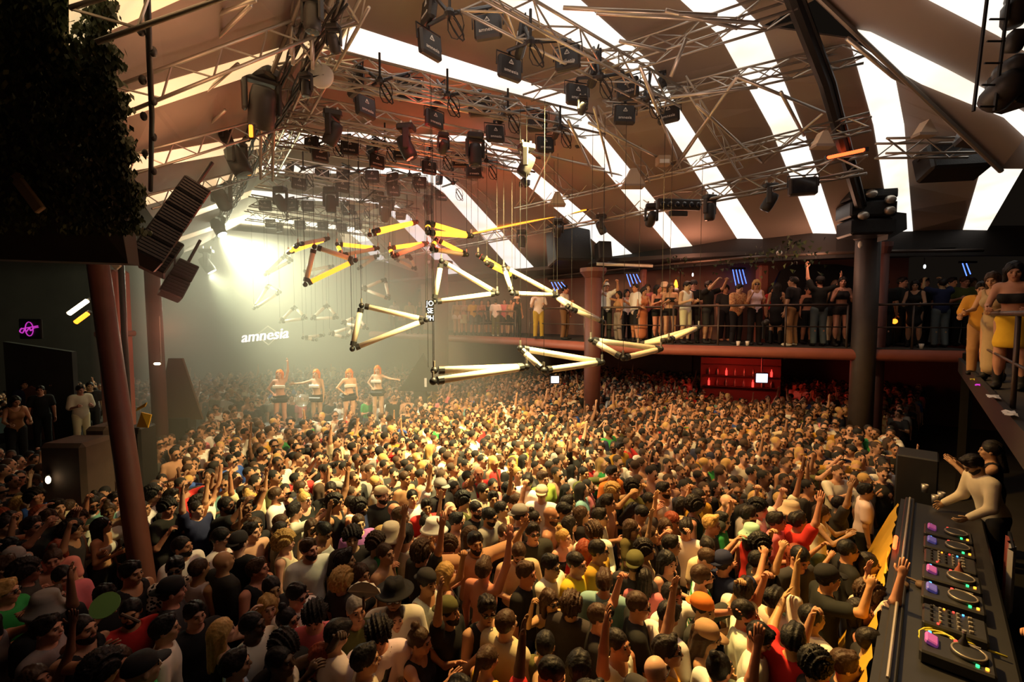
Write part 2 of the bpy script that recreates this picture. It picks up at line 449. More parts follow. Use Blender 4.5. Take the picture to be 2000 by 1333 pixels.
def np_mesh(name, V, F, mats, mi=None, smooth=True):
    me = bpy.data.meshes.new(name); V = np.asarray(V, np.float32); 
    if isinstance(F, np.ndarray):
        nF = len(F); me.vertices.add(len(V)); me.vertices.foreach_set('co', V.ravel())
        me.loops.add(nF * 4); me.polygons.add(nF); me.loops.foreach_set('vertex_index', F.ravel().astype(np.int32))
        me.polygons.foreach_set('loop_start', np.arange(0, nF * 4, 4, dtype=np.int32)); me.polygons.foreach_set('loop_total', np.full(nF, 4, np.int32))
    else: me.from_pydata([tuple(v) for v in V], [], F)
    for m in mats: me.materials.append(m)
    if mi is not None: me.polygons.foreach_set('material_index', np.asarray(mi, np.int32))
    me.update(calc_edges=True); me.validate()
    if smooth: me.polygons.foreach_set('use_smooth', np.ones(len(me.polygons), bool))
    return me
def relax(V, F, it=1):
    for _ in range(it):
        a = np.zeros_like(V); c = np.zeros(len(V))
        for i in range(4):
            j = (i + 1) % 4
            np.add.at(a, F[:, i], V[F[:, j]]); np.add.at(c, F[:, i], 1); np.add.at(a, F[:, j], V[F[:, i]]); np.add.at(c, F[:, j], 1)
        V = V * .5 + a / np.maximum(c, 1)[:, None] * .5
    return V
def fingers(J):
    mb = MB()
    for n in 'LR':
        w, f, nn, sd, curl = J['wr' + n], J['fo' + n], J['pn' + n], J['sd' + n], J['curl' + n]; q = .88 if J['f'] else 1
        for i, (o, L) in enumerate(((-.028, .066), (-.0095, .078), (.0095, .084), (.028, .074))):
            p = w + f * (.088 - abs(i - 1.7) * .006) + sd * o * q; pts = [p - f * .03]; a = curl * .12; L *= q * 1.05
            d0 = vnorm(f + sd * o * 3)
            for sgm, fr in enumerate((0, .45, .32, .25)):
                if sgm:
                    a += curl * (.55, .62, .4)[sgm - 1]; p = p + (d0 * math.cos(a) + nn * math.sin(a)) * L * fr
                pts.append(p)
            mb.tube([Vector(x) for x in pts], [.0098 * q, .0098 * q, .0094 * q, .0086 * q, .0066 * q], 6)
        t0 = w + f * .022 + sd * .026; d = vnorm(f * .75 + sd * .65 + nn * .25); d2 = vnorm(f * .85 + sd * .1 + nn * (.3 + curl * .4))
        mb.tube([Vector(t0 - sd * .01), Vector(t0 + d * .018), Vector(t0 + d * .048), Vector(t0 + d * .048 + d2 * .03)], [.013 * q, .0125 * q, .011 * q, .008 * q], 6)
    return mb
BODY = {}; GARM = {}; HAIR = {}; SK = {}
def get_skel(g, pose):
    if (g, pose) not in SK: SK[(g, pose)] = skel(g, pose)
    return SK[(g, pose)]
def joined(V, F, extra):
    Vl = [tuple(v) for v in V]; b = len(Vl); Fl = [tuple(x) for x in F.tolist()]
    return Vl + list(extra.v), Fl + [tuple(i + b for i in f) for f in extra.f], [0] * len(Fl) + list(extra.mi)
def body_mesh(g, pose):
    if (g, pose) in BODY: return BODY[(g, pose)]
    J = get_skel(g, pose); f = g == 'f'
    pr = body_prims(J); hp = move(head_prims(f), J['RH'], J['headc'])
    pr += [('rc', J['neck'] - np.array((0, 0, .05)), J['headc'] + J['RH'] @ np.array((0, .02, -.06)), .052 if f else .060, .047 if f else .056, .035)]
    lo, hi = bounds(pr + hp); F = Field(lo, hi, .0115).run(pr + hp); V, Q = F.surf(); V = relax(V, Q, 1)
    mb = fingers(J); R = Matrix(J['RH'].tolist()); hc = Vector(J['headc'])
    mb.cur = 1
    for s in (-1, 1):
        mb.ball(hc + R @ Vector((s * .031, -.0855, .006)), (.0125, .007, .0065), 8, 5, R)
        mb.tube([hc + R @ Vector((s * .014, -.0945, .027)), hc + R @ Vector((s * .034, -.0925, .033)), hc + R @ Vector((s * .052, -.080, .027))], [.004, .0045, .003], 5)
    mb.cur = 2; mb.ball(hc + R @ Vector((0, -.0965, -.055)), (.021, .007, .0065), 8, 5, R)
    Vl, Fl, mi = joined(V, Q, mb)
    me = np_mesh('body', Vl, Fl, [M['skin'], M['eye'], M['lip']], mi)
    BODY[(g, pose)] = me; return me
def garment(g, pose, kind):
    """kind: tee, loose, tank, crop, strap, dress, gown, long, trousers, shorts, skirt, hotpants"""
    key = (g, pose, kind)
    if key in GARM: return GARM[key]
    J = get_skel(g, pose); T, f, RL = J['T'], J['f'], J['RL']; P_ = []; fat = {'loose': .026, 'long': .02}.get(kind, .016)
    upper = kind in ('tee', 'loose', 'tank', 'crop', 'strap', 'dress', 'gown', 'long')
    el = lambda c, r, k=.06: P_.append(('el', T(c), tuple(x + fat for x in r), RL, k))
    zb = RL @ np.array((0, 0, 1.0))
    if upper:
        if f:
            el((0, 0, 1.29), (.138, .100, .175)); el((0, .005, 1.10), (.112, .088, .14))
            for s in (-1, 1): el((s * .068, -.078, 1.275), (.062, .055, .06), .04)
        else:
            el((0, 0, 1.29), (.165, .112, .185)); el((0, .0, 1.09), (.143, .104, .17))
        if kind not in ('crop', 'strap'): el((0, .01, .95), (.158, .116, .14), .08)
        if kind in ('tee', 'loose', 'long', 'tank', 'dress', 'gown'):
            P_.append(('rc', T((-.12, .012, 1.425)), T((.12, .012, 1.425)), .058 + fat, .058 + fat, .06))
        if kind in ('tee', 'loose', 'long'):
            fr = {'tee': .62, 'loose': .85, 'long': 1}[kind]; q = .84 if f else 1
            for n in 'LR':
                sh, e = J['sh' + n], J['el' + n]
                P_.append(('rc', sh, sh + (e - sh) * fr, .058 * q + fat, (.052 * q + fat) + (.006 if kind != 'long' else -.006), .05))
                if kind == 'long': P_.append(('rc', e, e + (J['wr' + n] - e) * .93, .043 * q + fat * .8, .032 * q + fat * .7, .03))
        if kind in ('dress', 'gown'):
            z0 = .52 if kind == 'dress' else .1
            P_.append(('rc', T((0, .01, .92)), (0, .01, z0 + .15), .145, .175 if kind == 'dress' else .15, .08))
        lo, hi = bounds(P_); F = Field(lo, hi, .014 if kind != 'gown' else .018).run(P_)
        nk = .105 if kind in ('tank', 'dress', 'gown') else .082
        nc = J['neck'] + RL @ np.array((0, -.02, .035))
        F.el(nc, (nk, nk, nk * (1.1 if kind in ('tank',) else .9)), None, 0, True)
        if kind in ('tank', 'dress', 'gown'):
            for n in 'LR': F.el(J['sh' + n] + RL @ np.array(((.045 if n == 'L' else -.045), 0, .0)), (.085, .13, .125), RL, 0, True)
            F.el(nc + RL @ np.array((0, -.07, -.035)), (.075, .07, .09), None, 0, True)
        up = RL @ np.array((0, 0, 1.0)); base = up @ np.array((0, 0, .95)) - .95
        if kind == 'crop': F.cut(-up, -(base + 1.185)); F.cut(up, base + 1.40)
        elif kind == 'strap': F.cut(-up, -(base + 1.20)); F.cut(up, base + 1.335)
        elif kind in ('dress', 'gown'): F.cut((0, 0, -1), -(.52 if kind == 'dress' else .1))
        else: F.cut(-up, -(base + {'loose': .83, 'tank': .87}.get(kind, .87)))
    else:
        el((0, .01, .955), (.157, .116, .125), .07)
        fr = {'trousers': 1, 'shorts': .8, 'hotpants': .22, 'skirt': .5}[kind]
        if kind == 'skirt': P_.append(('rc', (0, .01, .92), (0, .01, .66), .15, .185, .06))
        else:
            for n in 'LR':
                h, k, a = J['hip' + n], J['kn' + n], J['an' + n]
                P_.append(('rc', h, k, .088 + fat, .064 + fat * (1.6 if kind == 'shorts' else 1), .05))
                if kind == 'trousers': P_.append(('rc', k, a, .064 + fat, .052 + fat, .02))
        lo, hi = bounds(P_); F = Field(lo, hi, .016).run(P_)
        F.cut((0, 0, 1), 1.02); F.cut((0, 0, -1), -{'trousers': .07, 'shorts': .52, 'hotpants': .80, 'skirt': .58}[kind])
    V, Q = F.surf(); V = relax(V, Q, 1)
    nm = {'trousers': 'trousers', 'shorts': 'shorts', 'hotpants': 'shorts', 'skirt': 'skirt', 'dress': 'dress', 'gown': 'dress', 'crop': 'crop_top', 'strap': 'top', 'tank': 'tank_top'}.get(kind, 'shirt')
    me = np_mesh(nm, V, Q, [M['cloth_plain']]); GARM[key] = me; me['nm'] = nm
    return me
def noise3(V, s, seed=0):
    r = np.random.RandomState(seed); o = 0
    for i in range(5):
        k = r.randn(3) * s * (1 + i * .5); o = o + np.sin(V @ k + r.rand() * 6.28) / (1 + i * .5)
    return o
def hair_mesh(style):
    if style in HAIR: return HAIR[style]
    inf = {'buzz': .0085, 'short': .015, 'crop': .011, 'curly': .034, 'afro': .05, 'long': .018, 'bun': .012, 'pony': .012, 'quiff': .014, 'braids': .016, 'bob': .02}[style]
    F = Field((-.2, -.2, -.36), (.2, .24, .24), .0095)
    F.el((0, .02, .030), (.077 + inf, .095 + inf, .093 + inf), None, .02)
    if style == 'quiff': F.rc((-.03, -.05, .115), (.035, -.06, .118), .035, .03, .03)
    if style == 'short': F.rc((-.03, -.045, .105), (.03, -.05, .108), .03, .026, .03)
    # open the face
    F.el((0, -.105, -.022), (.074, .088, .088), None, 0, True)
    F.cut((0, -.55, -1), .018 if style in ('buzz', 'crop', 'short', 'quiff') else .028)
    if style in ('long', 'bob'):
        z = -.30 if style == 'long' else -.12
        for s in (-1, 1): F.rc((s * .072, .02, .02), (s * .082, .03, z), .034, .03, .03)
        F.rc((0, .085, .02), (0, .10, z - .03), .055, .045, .04); F.rc((-.05, .08, 0), (-.05, .09, z), .04, .035, .03); F.rc((.05, .08, 0), (.05, .09, z), .04, .035, .03)
    if style == 'bun': F.el((0, .06, .145), (.042, .042, .04), None, .02); F.rc((0, .09, .0), (0, .085, -.06), .03, .02, .03)
    if style == 'pony': F.rc((0, .115, .05), (0, .15, -.16), .033, .022, .03)
    if style == 'braids':
        for i in range(9):
            a = math.radians(20 + i * 17.5); F.rc((math.cos(a) * .075, .02 + math.sin(a) * .08, .01), (math.cos(a) * .095, .03 + math.sin(a) * .09, -.19), .015, .011, .006)
    V, Q = F.surf(); V = relax(V, Q, 1)
    n = V - np.array((0, .02, .02)); n /= np.linalg.norm(n, axis=1)[:, None]
    am, sc = {'curly': (.009, 95), 'afro': (.011, 80), 'short': (.003, 60), 'quiff': (.004, 60), 'long': (.003, 40), 'bob': (.003, 40), 'braids': (.004, 90)}.get(style, (.0015, 60))
    V = V + n * (noise3(V, sc, 3) * am)[:, None]
    me = np_mesh('hair', V, Q, [M['hairm']]); HAIR[style] = me; return me
def beard_mesh():
    if 'beard' in HAIR: return HAIR['beard']
    F = Field((-.12, -.16, -.16), (.12, .08, .06), .0085).run(head_prims(False, .008))
    F.cut((0, .25, 1), -.045); F.cut((0, 1, 0), .012); F.el((0, -.10, -.052), (.024, .03, .013), None, 0, True); F.cut((0, -.9, -.45), .135)
    V, Q = F.surf(); me = np_mesh('beard', relax(V, Q), Q, [M['hairm']]); HAIR['beard'] = me; return me
def glasses_mesh():
    if 'gl' in HAIR: return HAIR['gl']
    mb = MB()
    for s in (-1, 1):
        mb.ball((s * .032, -.099, .008), (.027, .006, .019), 12, 6, Matrix.Rotation(-s * .12, 3, 'Z'))
        mb.tube([(s * .058, -.092, .014), (s * .083, -.02, .012), (s * .084, .03, .0)], .0035, 5)
    mb.tube([(-.012, -.103, .012), (.012, -.103, .012)], .0035, 5)
    HAIR['gl'] = mb.mesh('sunglasses', [M['shade']], True); return HAIR['gl']
def hat_mesh(kind):
    k = 'hat' + kind
    if k in HAIR: return HAIR[k]
    mb = MB()
    if kind in ('bucket',):
        pr = [(.0, .155), (.06, .153), (.085, .14), (.094, .10), (.103, .055), (.14, .012), (.158, -.008), (.152, -.012), (.10, .04), (.09, .05)]
        mb.lathe(pr, 20, None, (0, .012, .0)); v = [(x, y * 1.12, z) for x, y, z in mb.v]; mb.v = v
    elif kind == 'fedora':
        pr = [(.0, .16), (.05, .165), (.075, .15), (.085, .10), (.096, .055), (.13, .050), (.165, .058), (.163, .052), (.1, .04), (.09, .045)]
        mb.lathe(pr, 22, None, (0, .012, .0)); mb.v = [(x, y * 1.13, z - (.012 if abs(x) < .03 and z > .12 else 0)) for x, y, z in mb.v]
    else:                                                     # cap; the peak points forward (cap) or back (backcap)
        pr = [(.0, .138), (.035, .136), (.065, .122), (.086, .085), (.093, .04), (.09, .036)]
        mb.lathe(pr, 20, None, (0, .015, 0)); mb.v = [(x, (y - .015) * 1.17 + .015, z) for x, y, z in mb.v]
        s = -1 if kind == 'cap' else 1; vs = []; n = 9
        for th in (.045, .037):
            for i in range(n):
                a = PI * i / (n - 1); vs.append((math.cos(a) * .075, s * .085, th)); vs.append((math.cos(a) * .07, s * (.085 + .085 * math.sin(a)), th - .012))
        fs = [(2 * i, 2 * i + 1, 2 * i + 3, 2 * i + 2) for i in range(n - 1)] + [(2 * n + 2 * i, 2 * n + 2 * i + 2, 2 * n + 2 * i + 3, 2 * n + 2 * i + 1) for i in range(n - 1)]
        fs += [(2 * i + 1, 2 * n + 2 * i + 1, 2 * n + 2 * i + 3, 2 * i + 3) for i in range(n - 1)]
        mb.add(vs, fs)
    mb.v = [(x * 1.10, (y - .015) * 1.09 + .015, z * 1.05 + .008) for x, y, z in mb.v]
    HAIR[k] = mb.mesh('hat', [M['cloth_plain']], True); return HAIR[k]
def sash_mesh(g, pose):
    k = ('sash', g, pose)
    if k in GARM: return GARM[k]
    J = get_skel(g, pose); T = J['T']; pts = []; mb = MB()
    for i in range(24):
        a = 2 * PI * i / 24; zz = 1.22 + .235 * math.cos(a); x = .5 * (.13 if zz > 1.3 else .19) * 2 * math.cos(a) * .92 * (.9 if g == 'f' else 1)
        y = .145 * math.sin(a) * (.93 if zz < 1.36 else .8); pts.append(Vector(T((x, y, zz + (.03 if zz > 1.4 else 0)))))
    vs = []
    for p in pts:
        o = Vector((p.x, p.y, 0)).normalized() * .006; vs += [p + Vector((-.018, 0, .014)), p + o + Vector((-.018, 0, .014)), p + o + Vector((.018, 0, -.014)), p + Vector((.018, 0, -.014))]
    n = len(pts); fs = [(4 * i + q, 4 * i + (q + 1) % 4, 4 * ((i + 1) % n) + (q + 1) % 4, 4 * ((i + 1) % n) + q) for i in range(n) for q in range(4)]
    mb.add(vs, fs); GARM[k] = mb.mesh('shoulder_strap', [M['cable']], True); return GARM[k]
SHOE = {}
def shoe_mesh(g, n, boot=False):
    k = (g, n, boot)
    if k in SHOE: return SHOE[k]
    a = skel(g, 'stand')['an' + n]; F = Field(a + np.array((-.1, -.24, -.1)), a + np.array((.1, .14, .4)), .012)
    F.el(a + np.array((0, -.075, -.045)), (.052, .135, .046), None, .02); F.rc(a, a + np.array((0, 0, .28 if boot else .02)), .052, .056, .03); F.cut((0, 0, -1), -.002)
    V, Q = F.surf(); SHOE[k] = np_mesh('shoe', relax(V, Q), Q, [M['shoe']]); return SHOE[k]
SKINS = {'fair': (.62, .36, .24), 'tan': (.50, .26, .15), 'olive': (.42, .22, .125), 'brown': (.20, .095, .052), 'dark': (.085, .042, .026)}
HAIRC = {'dark': (.012, .009, .008), 'black': (.006, .006, .007), 'brown': (.05, .026, .014), 'blond': (.48, .30, .10), 'red': (.22, .045, .02), 'grey': (.3, .28, .26), 'orange': (.75, .20, .03)}
COL = {'white': (.80, .78, .72), 'black': (.012, .012, .013), 'charcoal': (.035, .034, .034), 'grey': (.25, .24, .23), 'red': (.55, .025, .025), 'green': (.03, .30, .07), 'blue': (.03, .09, .38), 'teal': (.20, .42, .45),
       'pink': (.68, .20, .22), 'yellow': (.70, .42, .03), 'mustard': (.52, .28, .03), 'tan': (.45, .28, .15), 'beige': (.58, .46, .32), 'olive': (.10, .10, .03), 'navy': (.015, .02, .06), 'khaki': (.36, .22, .10), 'jeans': (.11, .15, .17), 'orange': (.70, .20, .03),
       'lime': (.40, .55, .08), 'purple': (.35, .12, .42), 'brown': (.16, .07, .035), 'rust': (.36, .14, .06), 'cream': (.72, .62, .45), 'mint': (.35, .58, .45), 'lightblue': (.30, .50, .70)}
def person(loc, face, g='m', pose='stand', top=('tee', 'white'), bottom=('trousers', 'black'), hair=('short', 'dark'), skin='tan', acc=(), scale=1.0, shoes=None, label=None, group=None, mat_top=None, roll=0, hide_low=False):
    o = bpy.data.objects.new('person', body_mesh(g, pose)); C.objects.link(o)
    o.location = loc; o.rotation_euler = (math.radians(roll), 0, face); o.scale = (scale * rnd.uniform(.97, 1.05), scale * rnd.uniform(.97, 1.05), scale)
    o.color = (*[c * rnd.uniform(.88, 1.12) for c in SKINS[skin]], 1)
    tag(o, label, 'person', group)
    J = get_skel(g, pose); HM = Matrix.Translation(Vector(J['headc'])) @ Matrix(J['RH'].tolist()).to_4x4()
    def part(name, me, col, hm=False):
        c = bpy.data.objects.new(name, me); C.objects.link(c); c.parent = o; c.color = (*col, 1)
        if hm: c.matrix_local = HM
        return c
    jit = lambda k: tuple(max(0, min(1, x * rnd.uniform(.88, 1.12))) for x in COL[k])
    if top:
        me = garment(g, pose, top[0]); c = part(me['nm'], me, jit(top[1]))
        if mat_top: c.material_slots[0].link = 'OBJECT'; c.material_slots[0].material = M[mat_top]
    if bottom and not (top and top[0] in ('dress', 'gown')):
        me = garment(g, pose, bottom[0]); part(me['nm'], me, jit(bottom[1]))
    if any(isinstance(a, tuple) for a in acc) and hair[0] in ('short', 'quiff', 'curly', 'bun', 'pony', 'afro'): hair = ('crop', hair[1])
    if hair and hair[0] != 'bald':
        part('hair', hair_mesh(hair[0]), HAIRC[hair[1]], True)
    for a in acc:
        if a == 'glasses': part('sunglasses', glasses_mesh(), (0, 0, 0), True)
        elif a == 'beard': part('beard', beard_mesh(), HAIRC[hair[1] if hair else 'dark'], True)
        elif a == 'strap': part('shoulder_strap', sash_mesh(g, pose), (0, 0, 0))
        elif isinstance(a, tuple): part('hat', hat_mesh(a[0]), COL[a[1]], True)
    if shoes:
        for n in 'LR': part('shoe', shoe_mesh(g, n, shoes[0] == 'boot'), COL[shoes[1]])
    return o
# ------------------------------------------------------------------ the hall: floor, walls, tent roof, balcony
mb = MB(); mb.box((0, 13, -.05), (60, 40, .1)); struct('floor', mb, M['floor'])
# tent roof: every translucent strip runs across the hall; its two long edges as places on the cross section
EL = {'L': 2.3, 'K2': 4.5, 'K1': 4.5, 'Q': 3.7, 'R': 2.2}
STR = [
 # near edge, far edge  (L, K2, K1, Q, R)
 (dict(K1=(2010, 190, 3.3), Q=(2015, 300, 2.9), R=(1928, 450)), dict(K1=(1900, 230, 3.3), Q=(1925, 300, 2.9), R=(1880, 452))),
 (dict(K1=(1745, 135, 4.0), Q=(1766, 245), R=(1783, 452)), dict(K1=(1659, 77, 4.1), Q=(1706, 245), R=(1741, 453))),
 (dict(L=(60, -90), K2=(1100, -330), K1=(1488, 52), Q=(1566, 245), R=(1634, 457)), dict(L=(60, -60), K2=(1000, -300), K1=(1406, 70), Q=(1505, 250), R=(1590, 462))),
 (dict(L=(135, -2), K2=(850, -250), K1=(1266, 118), Q=(1350, 250), R=(1490, 467)), dict(L=(135, 96), K2=(700, -155), K1=(1215, 133), Q=(1303, 250), R=(1445, 475))),
 (dict(L=(150, 211), K2=(690, 52), K1=(1112, 188), Q=(1180, 270), R=(1352, 481)), dict(L=(150, 262), K2=(655, 93), K1=(1072, 205), Q=(1130, 273), R=(1312, 487))),
 (dict(L=(258, 308), K2=(560, 255), K1=(965, 268), Q=(1032, 325), R=(1234, 496)), dict(L=(252, 335), K2=(540, 285), K1=(925, 276), Q=(988, 327), R=(1195, 501))),
 (dict(L=(287, 386), K2=(512, 322), K1=(852, 332), Q=(905, 372), R=(1042, 522)), dict(L=(282, 402), K2=(505, 338), K1=(815, 340), Q=(868, 378), R=(1000, 528))),
 (dict(L=(308, 440), K2=(492, 372), K1=(766, 394), Q=(805, 428), R=(915, 541)), dict(L=(305, 450), K2=(488, 384), K1=(735, 400), Q=(775, 430), R=(885, 545))),
 (dict(L=(320, 475), K2=(478, 420), K1=(697, 445), Q=(722, 470), R=(792, 553)), dict(L=(318, 483), K2=(474, 430), K1=(675, 450), Q=(702, 473), R=(770, 556))),
]
def rp(k, v): return E(v[0], v[1], v[2] if len(v) > 2 else EL[k])
edges = []
for nr, fr in STR:
    edges.append({k: rp(k, v) for k, v in nr.items()}); edges.append({k: rp(k, v) for k, v in fr.items()})
end = {k: v + AX * 4.5 for k, v in edges[-1].items()}
edges.append(end)
KS = ['L', 'K2', 'K1', 'Q', 'R']
def band(a, b, dz):
    mb = MB(); ks = [k for k in KS if k in a and k in b]
    for k0, k1 in zip(ks, ks[1:]):
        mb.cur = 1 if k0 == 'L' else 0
        n = 4; g = []
        for i in range(n + 1):
            t = i / n; g.append((a[k0].lerp(a[k1], t), b[k0].lerp(b[k1], t)))
        off = Vector((0, 0, dz)); th = Vector((0, 0, .02))
        for (p, q), (r, s_) in zip(g, g[1:]):
            mb.add([p + off, r + off, s_ + off, q + off, p + off + th, r + off + th, s_ + off + th, q + off + th],
                   [(0, 1, 2, 3), (7, 6, 5, 4), (0, 4, 5, 1), (3, 2, 6, 7)])
    return mb
for i in range(len(edges) - 1):
    if i % 2 == 0 and i < len(edges) - 2:
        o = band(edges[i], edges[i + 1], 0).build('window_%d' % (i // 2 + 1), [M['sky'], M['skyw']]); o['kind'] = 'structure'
    else: struct('ceiling', band(edges[i], edges[i + 1], .01), [M['canvas'], M['canvas']])
# canvas over the first bay and above the camera
over = {k: v - AX * 6 for k, v in edges[4].items() if k in ('L', 'K2', 'K1')}
struct('ceiling', band(over, edges[4], .01), [M['canvas'], M['canvas']])
# the second, nearer tent bay that meets the first along a valley
V0, V1, V2, V3 = E(1535, -70, 4.4), E(1955, 330, 2.2), E(2500, 330, 2.2), E(2600, -500, 4.4)
nb = (V1 - V0).cross(V3 - V0).normalized()
if nb.z < 0: nb = -nb
def onbay(px, py, off=0):
    d = ray(px, py); o = Vector((0, 0, CAMZ)); q = V0 - nb * off
    return o + d * ((q - o).dot(nb) / d.dot(nb))
mb = MB(); mb.poly([V0, V1, V2, V3], .02, nb); struct('ceiling', mb, M['canvas'])
for i, pl in enumerate([[(1672, 57), (1700, 62), (1850, 135), (1945, 185), (2070, 262), (2070, 330), (1960, 228), (1800, 163), (1740, 130)], [(1805, -6), (1875, -60), (2060, 20), (2060, 132), (1945, 66)]]):
    mb = MB(); mb.poly([onbay(x, y, .03) for x, y in pl], .02, -nb); o = mb.build('window_%d' % (10 + i), M['sky']); o['kind'] = 'structure'
# valley gutter: the dark seam between both bays
mb = MB(); mb.tube([V0 - nb * .05, V1 - nb * .05], .035, 8); struct('trim_1', mb, M['dalu'])
# wall band under the eaves on the balcony side
RL_ = [e['R'] for e in edges]; 
def wallband(pts, z0, z1, th, m, name, out):
    mb = MB()
    for a, b in zip(pts, pts[1:]):
        if (b - a).length < .02: continue
        d = (b - a).normalized(); n = Vector((d.y, -d.x, 0)) * out
        q = [Vector((a.x, a.y, z0)), Vector((b.x, b.y, z0)), Vector((b.x, b.y, z1)), Vector((a.x, a.y, z1))]
        mb.poly(q, th, n)
    return struct(name, mb, m)
EAV = [E(2250, 450, 2.2)] + [RL_[i] for i in range(0, len(RL_), 2)] + [RL_[-1]]
wallband(EAV, 5.85, 6.62, .22, M['darkwall'], 'wall_eaves', 1)
# balcony: edge line, slab, lip, back wall
BE = [Vector((11.4, 11.2, 0)), Vector((8.8, 11.9, 0)), Vector((4.6, 13.6, 0)), Vector((2.3, 15.0, 0)), Vector((.4, 17.6, 0)), Vector((-2.9, 20.2, 0)), Vector((-7.5, 24.5, 0))]
BZ = 3.42
def offs(pts, d):                     # shift away from the hall
    out = []
    for i, p in enumerate(pts):
        a = pts[max(i - 1, 0)]; b = pts[min(i + 1, len(pts) - 1)]; t = (b - a).normalized(); out.append(p + Vector((-t.y, t.x, 0)) * -d)
    return out
BB = offs(BE, 6.0)
mb = MB(); mb2 = MB()
for i in range(len(BE) - 1):
    mb.poly([Vector((v.x, v.y, BZ - .26)) for v in (BE[i], BE[i + 1], BB[i + 1], BB[i])], .26, Vector((0, 0, 1)))
struct('slab', mb, M['darkwall']).name = 'balcony_floor'
sec = [(0, -.30), (-.10, -.28), (-.14, -.2), (-.12, -.10), (-.06, -.03), (0, 0)]
EDG = []
for off, dz in sec:
    q = offs(BE, off); EDG.append([Vector((v.x, v.y, BZ + dz - .012)) for v in q])
vs = [v for r in EDG for v in r]; n = len(BE)
fs = [(a * n + i, a * n + i + 1, (a + 1) * n + i + 1, (a + 1) * n + i) for a in range(len(sec) - 1) for i in range(n - 1)]
mb2.add(vs, fs); struct('trim_2', mb2, M['redlip'], True)
BK = offs(BE, 3.4)
wallband(BK, BZ, 6.3, .15, M['redwall'], 'wall_balcony', -1)
# balcony ceiling
mb = MB()
for i in range(len(BE) - 1):
    a, b = offs(BE, 1.0), offs(BE, 3.8)
    mb.poly([Vector((v.x, v.y, 6.05)) for v in (a[i], a[i + 1], b[i + 1], b[i])], .12, Vector((0, 0, 1)))
struct('ceiling', mb, M['darkwall'])
# wall below the balcony and round the dance floor
UB = [Vector((22, 14.5, 0)), Vector((15.5, 18.5, 0)), Vector((8.5, 21.5, 0)), Vector((3.0, 26, 0)), Vector((-6, 30, 0))]
wallband(UB, 0, BZ - .26, .2, M['redwall'], 'wall_right', -1)
mb = MB(); a, b = RW(26.5, 12, 0), RW(26.5, -8, 0); mb.poly([a, b, b + Vector((0, 0, 8.4)), a + Vector((0, 0, 8.4))], .2, AX); struct('wall_far', mb, M['darkwall'])
mb = MB(); a, b = RW(-4, -6, 0), RW(26.5, -6, 0); mb.poly([a, b, b + Vector((0, 0, 7)), a + Vector((0, 0, 7))], .2, -PX); struct('wall_left', mb, M['darkwall'])
mb = MB(); mb.poly([RW(-4, -6, 6.6), RW(26.5, -6, 6.6), RW(26.5, -1.6, 6.6), RW(-4, -1.6, 6.6)], .1, Vector((0, 0, 1))); struct('ceiling', mb, M['darkwall'])
# near balcony on the other side of the booth: slab, fascia, wall behind
NB = [Vector((10.2, 10.4, 0)), Vector((4.75, 4.25, 0)), Vector((3.35, 2.65, 0))]
d = (NB[0] - NB[2]).normalized(); nn = Vector((d.y, -d.x, 0))
mb = MB(); mb.poly([Vector((v.x, v.y, 3.0)) for v in (NB[0], NB[2], NB[2] + nn * 6, NB[0] + nn * 6)], .25, Vector((0, 0, 1))); struct('balcony_floor', mb, M['darkwall'])
mb = MB(); q = nn * 2.6; mb.poly([NB[0] + q, NB[2] + q, NB[2] + q + Vector((0, 0, 3.0)), NB[0] + q + Vector((0, 0, 3.0))], .15, nn); struct('wall_booth', mb, M['darkwall'])
mb = MB(); mb.box(((NB[0] + NB[2]) / 2 + Vector((0, 0, 3.16)), )[0] - nn * .03, ((NB[0] - NB[2]).length, .06, .30), Matrix.Rotation(math.atan2(d.y, d.x), 3, 'Z')); struct('trim_3', mb, M['cable'])
mb = MB(); a, b = NB[0] + nn * 6, NB[2] + nn * 6; mb.poly([a, b, b + Vector((0, 0, 7)), a + Vector((0, 0, 7))], .2, nn); struct('wall_near', mb, M['darkwall'])
# wall end joining the two balconies
mb = MB(); a, b = BE[0] + Vector((-.2, .1, 0)), NB[0]; mb.poly([a, b, b + Vector((0, 0, 3.42)), a + Vector((0, 0, 3.42))], .2, Vector((1, 0, 0))); struct('wall_corner', mb, M['darkwall'])
# worn marks of pale paint along the near ledge are loose paper sheets
for px, py, w, h, m, lb in ((1940, 778, .34, .10, 'white', 'crumpled white paper left on the dark ledge by the yellow skirt'), (1972, 812, .30, .09, 'white', 'second crumpled white paper further down the dark ledge'), (1899, 744, .07, .05, 'yel', 'small yellow cup lid lying on the dark ledge'), (1909, 755, .07, .05, 'purple', 'small pink wrapper lying on the dark ledge')):
    c = G(px, py, 3.32); mb = MB(); r0 = Matrix.Rotation(math.atan2(d.y, d.x), 3, 'Z'); vs = []; fs = []
    for i in range(7):
        for j in range(4): vs.append(c + r0 @ Vector(((i / 6 - .5) * w, (j / 3 - .5) * h, rnd.random() * .03 + .005)))
    fs = [(i * 4 + j, i * 4 + j + 1, (i + 1) * 4 + j + 1, (i + 1) * 4 + j) for i in range(6) for j in range(3)]
    mb.add(vs, fs); tag(mb.build('paper_scrap' if w > .1 else 'litter_scrap', M[m]), lb, 'litter')
